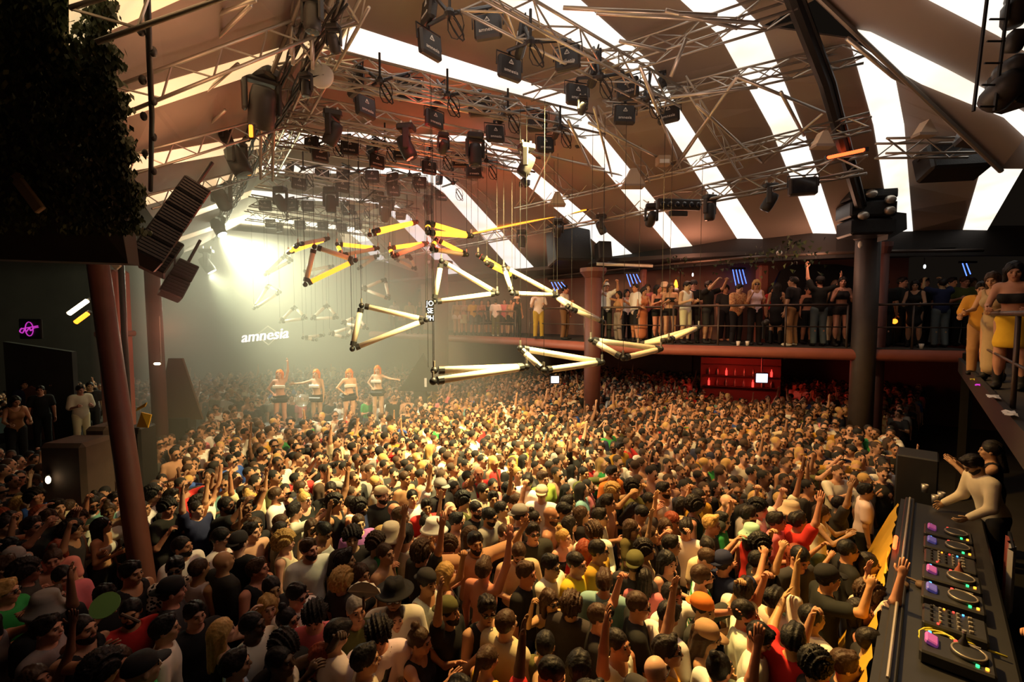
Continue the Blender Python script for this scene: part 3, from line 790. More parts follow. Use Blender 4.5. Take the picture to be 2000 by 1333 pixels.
# ------------------------------------------------------------------ railings: one thing per run
def railing(pts, z, h, label, posts, mids=(.55,)):
    t = thing('balcony_railing', label, 'railing', (pts[0].x, pts[0].y, z)); o = Vector((pts[0].x, pts[0].y, z))
    top = [Vector((p.x, p.y, z + h)) - o for p in pts]
    MB().tube(top, .032, 8).build('top_rail', M['rail'], t, True)
    for m_ in mids: MB().tube([Vector((p.x, p.y, z + m_)) - o for p in pts], .018, 6).build('middle_rail', M['rail'], t, True)
    for p in posts:
        b = Vector((p.x, p.y, z)) - o; MB().tube([b + Vector((0, 0, -.34)), b + Vector((0, 0, h))], .028, 6).build('post', M['rail'], t, True)
RA = offs(BE, .10)
lp = lambda i, t: RA[i].lerp(RA[i + 1], t)
railing([lp(1, .02), lp(1, .97)], BZ, 1.13, 'dark steel railing along the middle stretch of the far balcony', [lp(1, .02), lp(1, .33), lp(1, .70), lp(1, .97)])
railing([lp(0, .02), lp(0, .93)], BZ, 1.13, 'dark steel railing beyond the thick dark pillar', [lp(0, .02), lp(0, .5), lp(0, .93)])
railing([lp(2, .08), RA[3], lp(3, .9)], BZ, 1.1, 'dark steel railing between the two red pillars', [lp(2, .08), RA[3], lp(3, .9)])
railing([lp(4, .1), RA[5], lp(5, .9)], BZ, 1.0, 'dim far railing lost in the haze by the stage', [lp(4, .1), lp(4, .5), RA[5], lp(5, .5), lp(5, .9)])
nd = NB[2] + nn * .06; ne = NB[0] + nn * .06
railing([nd, ne], 3.25, 1.06, 'black railing of the near balcony in front of the yellow skirt', [nd.lerp(ne, t) for t in (.05, .32, .62, .95)], (.5,))
# ------------------------------------------------------------------ pillars
def pillar(pts, r, m, label, n=14, base=None):
    t = thing('pillar', label, 'pillar', pts[0]); o = Vector(pts[0])
    MB().tube([Vector(p) - o for p in pts], r, n).build('shaft', M[m], t, True)
    a, b = Vector(pts[0]) - o, Vector(pts[-1]) - o
    MB().lathe([(r * 1.35, 0), (r * 1.35, .10), (r * 1.05, .14)], n, None, a).build('foot_plate', M[m], t)
    MB().lathe([(r * 1.05, -.3), (r * 1.6, -.12), (r * 1.6, 0)], n, None, b).build('capital', M[m], t)
    return t
def vpillar(px, py, Y, r, m, label, z1=6.0): 
    p = P(px, py, Y); return pillar([(p.x, p.y, 0), (p.x, p.y, z1)], r, m, label)
vpillar(1690, 600, 11.85, .27, 'darkpost', 'thick dark pillar splitting the far balcony, red light on one edge', 6.5)
vpillar(1722, 600, 12.3, .12, 'redpost', 'slim red post just behind the thick dark pillar', 6.2)
vpillar(1158, 600, 14.6, .26, 'redpost', 'red pillar beside the person in the white cap on the balcony', 5.75)
vpillar(860, 600, 18.4, .32, 'redpost', 'hazy red pillar behind the vertical hanging letters', 6.4)
a, b = G(262, 1010, 1.6), P(192, 520, 7.0)
dv = (b - a).normalized(); a0 = a + dv * (-a.z / dv.z); pillar([a0, a0.lerp(b, .5), b + dv * 1.2], .135, 'redpost', 'big leaning red pillar nearest the ivy wall')
a, b = G(313, 850, 1.6), P(298, 560, 11.0)
a0 = Vector((b.x + .05, b.y, 0)); pillar([a0, b + Vector((0, 0, 1.2))], .16, 'redpost', 'second red pillar behind the folding yellow board')
p = P(243, 650, 8.6); tag(MB().tube([(p.x, p.y, 1.2), (p.x, p.y, 6.4)], .05, 8).build('black_pole', M['black'], None, True), 'thin black pole between the two leaning red pillars', 'pole')
p = P(225, 640, 9.5); t = thing('red_column', 'pale red plastered column behind the thin black pole', 'column', (p.x, p.y, 0))
MB().box((0, 0, 2.6), (.42, .42, 5.2), None, .05).build('shaft', M['redlip'], t); MB().box((0, 0, 3.9), (.5, .5, .12), None, .03).build('band', M['redwall'], t)
# ------------------------------------------------------------------ trusses
def truss(p0, p1, w, label, m='alu', name='hanging_truss', group=None, n=None, ladder=False, r=.024):
    p0, p1 = Vector(p0), Vector(p1); L = (p1 - p0).length; t = thing(name, label, 'truss', p0, 0, group)
    d = (p1 - p0).normalized(); side = d.cross(Vector((0, 0, 1))).normalized(); up = side.cross(d)
    if ladder: corners = [up * w / 2, up * -w / 2]
    else: corners = [side * a * w / 2 + up * b * w / 2 for a, b in ((1, 1), (-1, 1), (-1, -1), (1, -1))]
    for c in corners: MB().tube([c, c + d * L], r, 6).build('chord', M[m], t, True)
    mb = MB(); n = n or max(2, int(L / (w * 1.25)))
    pairs = [(0, 1)] if ladder else [(0, 1), (1, 2), (2, 3), (3, 0)]
    for i in range(n):
        for j, (a, b) in enumerate(pairs):
            q0 = corners[a] + d * L * i / n; q1 = corners[b] + d * L * (i + 1) / n
            if (i + j) % 2: q0, q1 = corners[b] + d * L * i / n, corners[a] + d * L * (i + 1) / n
            mb.tube([q0, q1], r * .55, 4, False)
    mb.build('lacing', M[m], t); return t
e = 3.9
truss(E(640, -60, e), E(397, 492, e), .42, 'long dark truss at the ivy side carrying the row of big moving lights', 'dalu', r=.03)
truss(E(696, -20, e), E(527, 330, e), .30, 'second long truss running beside the big moving light row', 'alu')
truss(E(1690, 318, 2.9), E(740, 505, 2.9), .34, 'long truss with orange strips along the balcony side', 'alu', r=.028)
cl = [((915, -22), (1312, 196), 'first'), ((600, 118), (1172, 252), 'second'), ((560, 205), (1075, 305), 'third'), ((528, 262), (1010, 352), 'fourth'),
      ((512, 318), (960, 392), 'fifth'), ((500, 352), (915, 425), 'sixth'), ((488, 392), (880, 452), 'seventh'), ((480, 420), (840, 470), 'eighth')]
for (a, b, nm) in cl:
    truss(E(*a, e), E(*b, e), .34, nm + ' cross truss from the camera end, hung with square light panels', 'alu', group='cross trusses over the crowd')
truss(E(592, 140, 3.7), E(1010, 215, 3.7), .22, 'thin cross truss just below the second cross truss', 'alu')
truss(E(555, 235, 3.7), E(1040, 330, 3.7), .22, 'thin cross truss just below the third cross truss', 'alu')
# vertical truss legs at the ivy side
truss(E(592, 30, e), E(590, 122, 3.3), .24, 'short upright truss joining the two long trusses', 'alu')
truss(E(523, 200, e), E(520, 345, 2.9), .22, 'slim hanging truss frame behind the moving light row', 'alu')
# slope ladders, longitudinal ladders and cross braces under the roof
def onroof(i, j, k0, k1, t, dz=-.46):
    a, b = edges[i], edges[j]; return ((a[k0] + b[k0]) / 2).lerp((a[k1] + b[k1]) / 2, t) + Vector((0, 0, dz))
for i in (5, 7, 9, 11, 13, 15):
    p0 = onroof(i, i + 1, 'K1', 'Q', .05); p1 = onroof(i, i + 1, 'Q', 'R', .15)
    truss(p0, p1, .22, 'thin ladder rafter under the brown canvas beside roof strip %s' % ['', '', '', '', '', 'three', '', 'four', '', 'five', '', 'six', '', 'seven', '', 'eight'][i], 'alu', 'ladder_rafter', 'ladder rafters under the canvas', ladder=True, r=.016)
for i in (5, 7, 9, 11):
    p0 = onroof(i, i + 1, 'K2', 'L', .02, -.34); p1 = onroof(i, i + 1, 'K2', 'L', .95, -.34)
    truss(p0, p1, .24, 'gold lit ladder rafter on the ivy side beside roof strip %s' % {5: 'three', 7: 'four', 9: 'five', 11: 'six'}[i], 'alu', 'ladder_rafter', 'gold lit ladder rafters', ladder=True, r=.02)
def purlin(px, label, w=.24):
    truss(px[0], px[1], w, label, 'alu', 'hanging_truss', 'long purlin trusses', r=.02)
purlin((E(1700, 238, 3.3), E(1010, 400, 3.3)), 'purlin truss crossing the strips just above the orange truss')
purlin((E(1690, 100, 4.0), E(1180, 215, 4.0)), 'upper purlin truss joining the dark beam to the first cross truss')
purlin((E(1720, 290, 2.75), E(1905, 288, 2.75)), 'short truss between the dark beam and the hanging black speaker')
purlin((E(1560, 5, 4.2), E(1030, 175, 4.2)), 'ridge truss following the roof top over the crowd', .3)
brace = [((1250, 130), (1330, 330)), ((1310, 190), (1480, 170)), ((1395, 215), (1290, 375)), ((1300, 350), (1440, 150)), ((1150, 240), (1330, 330)), ((1440, 150), (1610, 220)), ((1610, 220), (1490, 320)), ((1525, 180), (1570, 265)), ((1490, 320), (1360, 205)),
         ((1110, 235), (1155, 330)), ((1155, 330), (1230, 345)), ((1160, 210), (1210, 400)), ((1300, 20), (1440, 55)), ((1340, 75), (1310, 150)), ((1165, 25), (1480, 45)), ((1210, 80), (1300, 100)), ((1100, 15), (1400, 30)), ((1075, 300), (1030, 400)), ((960, 280), (1180, 330))]
for i, (a, b) in enumerate(brace):
    t = MB().tube([E(*a, 3.75 if a[1] < 120 else 3.35), E(*b, 3.75 if b[1] < 120 else 3.35)], .026, 6).build('hanging_brace_tube', M['alu'], None, True)
    tag(t, ['slim steel brace tube crossing the pale roof strips', 'slim steel brace tube under the brown canvas'][i % 2] + ' on the balcony slope', 'brace', ['braces across the strips', 'braces under the canvas'][i % 2])
lb = [((500, 0), (310, 70)), ((310, 70), (465, 125)), ((490, 10), (305, 190)), ((300, 190), (440, 210)), ((465, 125), (310, 260)), ((310, 260), (430, 240)), ((370, 0), (310, 65)), ((440, 215), (310, 330)), ((320, 340), (400, 380))]
for i, (a, b) in enumerate(lb):
    t = MB().tube([E(*a, 3.2), E(*b, 3.5)], .024, 6).build('hanging_brace_tube', M['alu'], None, True)
    tag(t, 'gold lit brace tube under the canvas on the ivy side', 'brace', 'braces on the ivy side')
# big dark beam where the bays meet
a, b, c_ = E(1525, -60, 4.25), E(1610, 160, 3.75), E(1692, 452, 2.15)
t = thing('ceiling_beam', 'big dark bent beam coming down to the thick dark pillar', 'beam', a)
MB().tube([Vector((0, 0, 0)), (b - a), (c_ - a)], .095, 8).build('beam', M['black'], t); MB().tube([Vector((.14, 0, 0)), (b - a) + Vector((.16, 0, 0)), (c_ - a) + Vector((.15, 0, 0))], .03, 6).build('pipe', M['black'], t)
tag(MB().tube([E(1655, 75, 3.6), E(1745, 150, 3.4), E(1800, 180, 3.25)], .03, 6).build('hanging_pipe', M['alu'], None, True), 'bare metal pipe below the valley of the nearer roof bay', 'pipe')
# pipe and lip under the eaves
tag(MB().tube([Vector((v.x, v.y, 5.95)) - PX * .35 for v in EAV[1:]], .045, 8).build('hanging_pipe', M['rail'], None, True), 'long metal pipe running along the wall above the far balcony', 'pipe')
mb = MB()
for x, y in ((1420, 500), (1480, 492), (1540, 470), (1560, 462), (1585, 490), (1500, 478), (1330, 500)):
    p = E(x, y, 1.62)
    for k in range(26):
        q = p + Vector((rnd.gauss(0, .22), rnd.gauss(0, .12), -abs(rnd.gauss(0, .28)))); a_ = rnd.random() * 6; 
        u = Vector((math.cos(a_), math.sin(a_), rnd.uniform(-.5, .5))) * .05; v = Vector((0, rnd.uniform(-1, 1), -1)).normalized() * .09
        mb.add([q - u, q + v * .4 - u * .3, q + v, q + u], [(0, 1, 2, 3)])
tag(mb.build('hanging_ivy', M['leaf']), 'thin trailing ivy along the pipe above the far balcony', 'ivy', kind='stuff')
# pale vent hoods on the eaves
for i, (x, y, s, el_) in enumerate(((1236, 347, .23, 2.9), (1088, 388, .20, 2.9), (1606, 272, .14, 2.75), (1806, 250, .13, 2.75), (1262, 350, .0, 2.9))):
    if s == 0: continue
    p = E(x, y, el_); t = thing('hanging_vent_hood', ['pale cloth vent hood below the third roof strip', 'pale cloth vent hood below the fourth roof strip', 'pale vent hood against the dark bent beam', 'triangular pale vent hood between the two wide bright strips'][i], 'vent hood', p)
    MB().add([(-s, -s * .6, -s * .8), (s, -s * .6, -s * .8), (s, s * .6, -s * .8), (-s, s * .6, -s * .8), (-s * .35, -.1, s * .75), (s * .35, -.1, s * .75), (s * .35, .1, s * .75), (-s * .35, .1, s * .75)], [(0, 1, 5, 4), (1, 2, 6, 5), (2, 3, 7, 6), (3, 0, 4, 7), (4, 5, 6, 7)]) if 0 else None
    mb = MB(); k = .25 if i < 3 else .06
    mb.add([(-s, -s * .6, -s * .8), (s, -s * .6, -s * .8), (s, s * .6, -s * .8), (-s, s * .6, -s * .8), (-s * k, -.08, s * .75), (s * k, -.08, s * .75), (s * k, .08, s * .75), (-s * k, .08, s * .75)], [(0, 1, 5, 4), (1, 2, 6, 5), (2, 3, 7, 6), (3, 0, 4, 7), (4, 5, 6, 7), (3, 2, 1, 0)])
    mb.build('hood', M['vent'], t); MB().box((0, 0, -s * .83), (s * 2.05, s * 1.25, .04)).build('rim', M['canvas'], t)
# ------------------------------------------------------------------ square light panels on three-armed brackets
def make_panel():
    t = thing('hanging_floodlight', '', 'floodlight')
    h = MB().box((0, 0, 0), (.44, .13, .40), None, .035).build('housing', M['housing'], t)
    MB().box((0, .068, 0), (.36, .012, .32), None, .01).build('lens', M['dullens'], t)
    mb = MB(); mb.tube([(-.25, 0, .0), (-.25, 0, .25), (.25, 0, .25), (.25, 0, .0)], .013, 6); mb.tube([(0, 0, .25), (0, 0, .31)], .03, 8); mb.build('yoke', M['black'], t)
    mb = MB(); y = -.0685
    for k in range(3):
        a, b = [(math.sin(2 * PI * j / 3) * .048, y, .075 + math.cos(2 * PI * j / 3) * .048) for j in (k, k + 1)]; mb.tube([a, b], .006, 4)
    mb.tube([(0, y, .123), (0, y, .07)], .005, 4); mb.build('logo', M['white'], t)
    me = textmesh('amnesia', .085, .002, 0, 1.0); me.transform(Matrix.Rotation(PI / 2, 4, 'X')); me.transform(Matrix.Translation((0, y, -.085))); me.materials.append(M['white'])
    link('lettering', me, t)
    bpy.context.view_layer.update()
    return t
panel0 = make_panel(); ptree = None
CLUS = [  # bracket centre; panels (px, py, size px, yaw: 0 faces the viewer, 90 edge-on)
 ((878, 27), [(838, 20, 50, 70), (953, 53, 50, 12), (839, 88, 50, -42)]), ((1036, 82), [(1018, 79, 52, 82), (995, 134, 46, -28), (1109, 115, 46, 12)]),
 ((1172, 150), [(1160, 137, 50, 80), (1127, 186, 42, -22), (1226, 173, 40, 14)]), ((1268, 190), [(1262, 190, 38, 84), (1220, 225, 38, -10), (1306, 222, 38, 10)]),
 ((742, 158), [(695, 160, 48, 68), (800, 177, 44, 4), (713, 209, 42, -40)]), ((874, 186), [(855, 190, 40, 58), (936, 208, 40, 2), (848, 234, 36, -30)]),
 ((992, 220), [(982, 218, 38, 76), (1050, 240, 36, 6), (967, 262, 34, -18)]), ((1094, 250), [(1087, 249, 36, 80), (1065, 283, 32, -14), (1141, 271, 34, 6)]),
 ((648, 268), [(608, 282, 30, 46), (683, 288, 32, 4), (625, 303, 30, -20)]), ((752, 280), [(727, 287, 30, 56), (736, 316, 28, -20), (783, 300, 27, 8)]),
 ((862, 297), [(838, 297, 28, 74), (898, 315, 27, 2), (838, 328, 27, -18)]), ((950, 315), [(925, 335, 28, -12), (988, 330, 25, 4), (1025, 353, 24, 40)]),
 ((592, 330), [(565, 335, 27, 72), (629, 342, 25, 4), (584, 358, 26, -14)]), ((700, 335), [(670, 340, 26, 40), (727, 345, 25, 4), (668, 364, 25, -16)]),
 ((800, 342), [(766, 350, 25, 44), (820, 357, 24, 6), (768, 372, 24, -14)]), ((885, 358), [(857, 352, 23, 60), (897, 369, 22, 2), (862, 382, 21, -14)]),
 ((545, 392), [(518, 402, 22, 6), (573, 402, 22, 44), (601, 403, 22, 4)]), ((705, 395), [(680, 410, 22, 20), (738, 385, 22, 5), (760, 402, 22, 40)]),
 ((795, 405), [(783, 420, 20, 30), (812, 410, 20, 0), (838, 425, 19, 44)]), ((560, 430), [(528, 437, 18, 10), (546, 445, 18, 60), (586, 440, 19, 0)]), ((655, 432), [(630, 442, 18, 20), (668, 445, 18, 10), (700, 440, 18, 50)]),
]
pos = ['nearest', 'second', 'third', 'outermost']
ord_ = ['first', 'second', 'third', 'fourth', 'fifth', 'sixth', 'seventh', 'eighth', 'ninth', 'tenth', 'eleventh', 'twelfth', 'thirteenth', 'fourteenth', 'fifteenth', 'sixteenth', 'seventeenth', 'eighteenth', 'nineteenth', 'twentieth', 'last']
first = True
bpy.context.view_layer.update(); ptree = proto_tree(panel0)
for ci, ((cx, cy), pans) in enumerate(CLUS):
    c0 = E(cx, cy, 3.62); br = thing('hanging_bracket', 'black three-armed bracket, %s in the grid, carrying square floodlights' % ord_[ci], 'bracket', c0, 0, 'three-armed brackets')
    MB().lathe([(.05, -.04), (.07, 0), (.05, .05)], 10).build('hub', M['black'], br); MB().tube([(0, 0, .03), (0, 0, .42)], .02, 6).build('stem', M['black'], br)
    for k, (px, py, sz, yaw) in enumerate(pans):
        p0 = P(px, py - sz * .72, c0.y); Y = max(c0.y * .75, min(c0.y * 1.25, 900 * .43 / sz)); Y = .5 * (Y + c0.y) if abs(Y - c0.y) > .6 else Y
        s_ = sz * Y / 900 / .42; p = P(px, py, Y)
        tip = p + Vector((0, 0, .31 * s_)); ext = (tip - c0); MB().tube([Vector((0, 0, 0)), ext + ext.normalized() * .08], .026, 6).build('arm', M['black'], br)
        if first: o = panel0; first = False
        else: o = copy_tree(ptree)
        look = math.atan2(p.x, p.y)
        o.location = p; o.scale = (s_, s_, s_); o.rotation_euler = (math.radians(-6), math.radians(rnd.uniform(-4, 4)), -look + math.radians(-yaw))
        o['label'] = 'square black floodlight on the %s bracket, %s' % (ord_[ci], ('logo facing the hall' if abs(yaw) < 16 and k else 'seen edge-on' if abs(yaw) > 65 else 'half turned') + ', ' + ['left', 'middle', 'right'][sorted(q_[0] for q_ in pans).index(px)] + ' of its three')
        o['group'] = 'square black floodlights'
    mb = MB(); q = P(cx + 12, cy + 22, c0.y) - c0
    for j in range(3):
        pts = [q + Vector((math.cos(a_ * .7 + j) * .10, .02 * j, math.sin(a_ * .7) * .17)) for a_ in range(10)]; mb.tube(pts, .008, 4)
    mb.tube([Vector((0, 0, 0)), q + Vector((0, 0, .17))], .008, 4); mb.build('cable_loop', M['cable'], br)
# ------------------------------------------------------------------ moving lights
def make_head(tilt, spin, lens='dullens', label=''):
    t = thing('hanging_moving_light', label, 'moving light')
    MB().box((0, 0, .40), (.36, .26, .14), None, .03).build('base', M['housing'], t)
    mb = MB(); R = Matrix.Rotation(spin, 3, 'Z')
    for s in (-1, 1): mb.box(R @ Vector((s * .185, 0, .14)), (.055, .13, .42), R, .02)
    mb.box(R @ Vector((0, 0, .31)), (.40, .14, .06), R, .02); mb.build('yoke', M['housing'], t)
    Q = R @ Matrix.Rotation(tilt, 3, 'X')
    h = MB().lathe([(.07, .24), (.12, .225), (.145, .12), (.15, -.05), (.15, -.16), (.135, -.235), (.12, -.24)], 16, Q).build('head', M['housing'], t, True)
    MB().lathe([(.118, -.238), (.115, -.246), (.05, -.252)], 16, Q).build('lens', M[lens], h)
    mb = MB(); 
    for s in (-1, 1): mb.box((s * .1, 0, .50), (.05, .05, .10), None, .01)
    mb.build('clamp', M['alu'], t)
    MB().box(R @ Vector((.05, -.135, .385)), (.10, .008, .04)).build('display', M['dullens'], t)
    return t
HEADS = [
 (610, 22, 75, 0, 'topmost of the big moving lights, cut by the picture top'), (512, 190, 112, 0, 'largest moving light, hanging below the second from the top'), (464, 300, 84, 0, 'moving light below the largest one, amber window above it'), (433, 378, 62, 0, 'moving light on the long dark truss, third under the amber window'),
 (426, 436, 48, 1, 'moving light throwing the bright beam into the haze'), (404, 508, 52, 1, 'lowest moving light of the row, glowing at its foot'), (440, 258, 50, 0, 'small dark moving light hung behind the big row'), (652, 75, 50, 0, 'moving light behind the topmost big one'), (598, 165, 44, 0, 'moving light beside the round pale lamp'),
 (650, 250, 66, 0, 'tilted moving light near the second cross truss'), (794, 277, 66, 0, 'moving light with a bright ring under the second cross truss'), (866, 280, 40, 0, 'narrow moving light under the panel trio with red undersides'), (928, 292, 62, 0, 'moving light leaning over the third cross truss'), (1028, 312, 60, 0, 'moving light against the fourth bright roof strip'), (1024, 352, 28, 0, 'small spotlight below the leaning moving light'),
 (548, 388, 46, 0, 'hazy moving light above the glowing beam'), (646, 390, 48, 0, 'reddish moving light over the orange tubes'), (752, 412, 40, 0, 'dim moving light beside the topmost orange tube'), (835, 400, 36, 0, 'dim moving light above the double orange tubes'),
 (1272, 420, 44, 0, 'moving light in front of a bright strip on the orange truss'), (1386, 405, 48, 0, 'moving light beside the row of blinder lamps'), (1503, 385, 52, 0, 'moving light between the second and first bright strips on the orange truss'), (1174, 438, 38, 0, 'moving light next to the big black speaker on the orange truss'), (1090, 445, 36, 0, 'moving light in front of the big black speaker'), (1019, 466, 34, 0, 'moving light by the thick orange tubes'), (955, 482, 30, 0, 'farthest moving light still readable on the orange truss'),
 (1293, 155, 34, 0, 'small moving light under the upper purlin truss'), (1138, 205, 34, 0, 'small moving light beside the fourth panel trio'), (1140, 205 - 4, 0, 0, ''),
]
tilts = [0, .5, -.45, .9]; hp = {}
for i, (px, py, sz, on, lb_) in enumerate(HEADS):
    if not sz: continue
    k = (i % 4, on)
    if k not in hp:
        o = make_head(tilts[i % 4] if not on else -.55, (i % 3) * .8 + .2, 'flood' if on else 'dullens'); bpy.context.view_layer.update(); hp[k] = proto_tree(o)
    else: o = copy_tree(hp[k])
    el_ = 3.35 if px < 1000 or py < 250 else 2.55
    Y = E(px, py, el_).y; s_ = sz * Y / 900 / .80
    s_ *= 1.12
    if s_ > 1.5: s_ = 1.5; Y = s_ * .8 * 900 / sz
    if s_ < .40: s_ = .40; Y = s_ * .8 * 900 / sz
    o.location = P(px, py + sz * .18, Y); o.scale = (s_,) * 3; o['label'] = lb_; o['group'] = 'moving lights'
    o.rotation_euler = (0, 0, rnd.uniform(-.5, .5))
t = thing('hanging_amber_window', 'small glowing amber glass between the two largest moving lights', 'lamp', P(490, 256, 6.2)); MB().box((0, 0, 0), (.05, .03, .16), None, .01).build('glass', M['amberlens'], t); MB().box((0, .03, 0), (.09, .03, .2), None, .01).build('casing', M['black'], t)
p = E(629, 150, 3.6); t = thing('hanging_round_lamp', 'round pale lamp disc behind the second long truss', 'lamp', p); MB().lathe([(.0, -.02), (.17, -.02), (.18, 0), (.17, .05), (.0, .06)], 24, Matrix.Rotation(PI / 2, 3, 'X')).build('disc', M['white'], t, True); MB().tube([(-.16, -.04, -.03), (.05, -.04, .0)], .02, 6).build('latch', M['black'], t)
# row of blinder lamps
p = E(1325, 400, 2.45); t = thing('hanging_blinder_bar', 'black bar of six small blinder lamps on the orange truss', 'lamp bar', p, .12)
MB().box((0, 0, 0), (1.02, .14, .24), None, .03).build('housing', M['housing'], t)
for k in range(6): MB().lathe([(.055, 0), (.065, .04), (.03, .05)], 12, Matrix.Rotation(PI / 2, 3, 'X'), (-.42 + k * .168, -.07, -.02)).build('lamp', M['dullens'], t, True)
MB().box((0, 0, -.2), (.42, .1, .12), None, .02).build('barn_door', M['housing'], t)
p = E(1568, 365, 2.5); t = thing('hanging_flat_flood', 'flat black floodlight under the red end of the orange truss', 'floodlight', p, -.3); MB().box((0, 0, 0), (.5, .16, .34), None, .03).build('housing', M['housing'], t); MB().box((0, -.085, 0), (.4, .012, .26)).build('lens', M['dullens'], t); MB().tube([(-.27, 0, 0), (-.27, 0, .22), (.27, 0, .22), (.27, 0, 0)], .014, 6).build('yoke', M['black'], t)
# orange and red strips on the long truss
ta, tb = E(1690, 318, 2.9), E(740, 505, 2.9)
def strip(px0, px1, m, label, py=lambda x: 0):
    def on(px):
        lo, hi = 0, 1
        for _ in range(40):
            mid = (lo + hi) / 2; q = ta.lerp(tb, mid); sx = 1000 + FPX * q.x / (q.y * CP - (q.z - CAMZ) * SP)
            if sx > px: lo = mid
            else: hi = mid
        return ta.lerp(tb, lo) + Vector((-.05, -.24, .19))
    a, b = on(px0), on(px1); t = thing('hanging_light_strip', label, 'light strip', a)
    MB().tube([Vector((0, 0, 0)), b - a], .035, 8).build('tube', M[m], t, True); MB().box((0, 0, 0), (.06, .06, .08)).build('end_cap', M['black'], t); MB().box(b - a, (.06, .06, .08)).build('end_cap', M['black'], t)
strip(1677, 1603, 'redled', 'bright red light strip at the near end of the orange truss')
strip(1262, 1226, 'oranged', 'short orange light strip midway along the orange truss')
strip(1148, 925, 'oranged', 'long orange light strip on the far half of the orange truss')
# hanging speakers
def speaker(px, py, Y, sz, rz, label, name='hanging_speaker', tilt=0, slope=0, roll=0):
    p = P(px, py, Y); t = thing(name, label, 'speaker', p, rz); t.rotation_euler = (tilt, roll, rz); w, d_, h = sz
    MB().box((0, 0, 0), (w, d_, h), None, .04).build('cabinet', M['rub'], t); MB().box((0, -d_ / 2 - .012, 0), (w * .92, .025, h * .92), None, .01).build('grille', M['grille'], t)
    for s in (-1, 1): MB().box((s * (w / 2 + .015), 0, h * .3), (.03, .12, .12)).build('bracket', M['black'], t)
    return t
speaker(1422, 320, 12.2, (.95, .7, .72), -.35, 'round shouldered black speaker hung above the second bright strip')
speaker(1858, 318, 8.6, (.95, .5, .52), -.2, 'wide black speaker hung before the bright strip near the edge of the tent', tilt=-.35)
speaker(1110, 475, 15.5, (1.25, .9, 1.5), .25, 'huge black speaker hanging over the red pillar on the balcony', tilt=-.2)
speaker(1178, 492, 15.0, (.45, .4, .6), .2, 'small black speaker beside the huge hanging one', tilt=-.2)
t = thing('hanging_speaker_stack', 'dark stack of speakers with coloured glints on top of the thick pillar', 'speaker', P(1690, 395, 11.3), -.15)
for k in range(4): 
    b_ = MB().box((0, 0, .62 - k * .42), (1.1 - .06 * k, .7, .38), None, .04).build('cabinet', M['rub'], t); MB().box((0, -.36, .62 - k * .42), (.95, .02, .28)).build('grille', M['grille'], b_)
for k, (x, z) in enumerate(((-.3, .5), (.25, .62), (-.1, .1), (.3, -.05), (-.25, -.4), (.3, -.3))): MB().ball((x, -.42, z), (.13, .08, .10), 10, 6).build('lamp', M['alu'], t, True)
mb = MB(); mb.poly([(.35, -.3, -.95), (.75, -.3, -.72), (.72, -.3, -.35), (.4, -.3, -.3)], .4, Vector((0, 1, 0))); mb.build('wedge', M['rub'], t)
# line arrays at the ivy side
def linearray(p, label, n, w, d_, h, rz, tilt, roll):
    t = thing('hanging_line_array', label, 'speaker', p); t.rotation_euler = (tilt, roll, rz)
    for k in range(n):
        z = (n / 2 - k - .5) * h; a_ = MB().box((0, 0, z), (w, d_, h * .95), None, .02).build('cabinet', M['rub'], t); mb = MB()
        for j in range(5): mb.box((0, -d_ / 2 - .012, z + (j - 2) * h * .17), (w * .9, .02, h * .09))
        mb.build('grille', M['grille'], a_)
    MB().tube([(0, 0, n * h / 2), (0, 0, n * h / 2 + .6)], .03, 6).build('hanger', M['black'], t)
linearray(P(332, 436, 7.2), 'tall slanted line array speaker below the ivy', 5, .40, .5, .30, .75, -.25, .52)
linearray(P(348, 548, 9.5), 'smaller slanted speaker under the tall line array', 2, .40, .45, .40, .7, -.2, .45)
linearray(P(315, 500, 8.6), 'dark speaker tucked behind the tall line array', 2, .45, .5, .34, .55, -.2, .5)
# black box near the top edge on the nearer bay, clutter of lamps
t = thing('hanging_lamp_ladder', 'black ladder frame with small lamps hung at the edge of the nearer bay', 'lamp frame', P(1955, 120, 5.4))
for s in (-1, 1): MB().tube([(s * .12 - .05, 0, 1.1), (s * .12 - .16, 0, -.55)], .02, 6).build('rail', M['black'], t)
for k in range(6): MB().tube([(-.19 - k * .015 + .05, 0, .7 - k * .24), (.06 - k * .015, 0, .7 - k * .24)], .012, 5).build('rung', M['black'], t)
for k, (x, z, s) in enumerate(((.16, .55, .14), (.2, .25, .12), (.1, -.3, .2), (.2, -.05, .16), (.28, .75, .16))): MB().lathe([(s * .5, s), (s * .8, s * .5), (s * .8, -s * .6), (s * .6, -s)], 12, Matrix.Rotation(.5 * k, 3, 'X'), (x, .05, z)).build('lamp', M['housing'], t, True)
speaker(1972, 178, 5.6, (.34, .34, .40), .3, 'black box speaker hung behind the lamp ladder'); speaker(1915, 262, 7.2, (.5, .4, .34), -.5, 'small dark box under the lamp ladder', roll=.3)
t = thing('hanging_lamp_cluster', 'dark cluster of small lamps by the wide hanging speaker', 'lamp cluster', P(1915, 285, 8.8))
for k in range(5): MB().lathe([(.05, .12), (.09, .06), (.09, -.08), (.06, -.12)], 10, Matrix.Rotation(.6 * k, 3, 'Y'), (-.25 + .14 * k, 0, .1 - .06 * k)).build('lamp', M['housing'], t, True)
MB().tube([(-.4, 0, .22), (.5, 0, -.12)], .03, 6).build('bar', M['black'], t)
# small orange-white boxes on the purlin
for x, y, lb_ in ((1245, 356, 'small pale junction box on the truss above the short orange strip'), (1295, 315, 'smaller pale junction box on the purlin truss above')):
    t = thing('hanging_junction_box', lb_, 'junction box', E(x, y, 2.95 if y > 330 else 3.25)); MB().box((0, 0, 0), (.28, .2, .2), None, .02).build('box', M['board'], t); MB().box((0, -.105, -.03), (.2, .012, .08)).build('cover', M['white'], t)
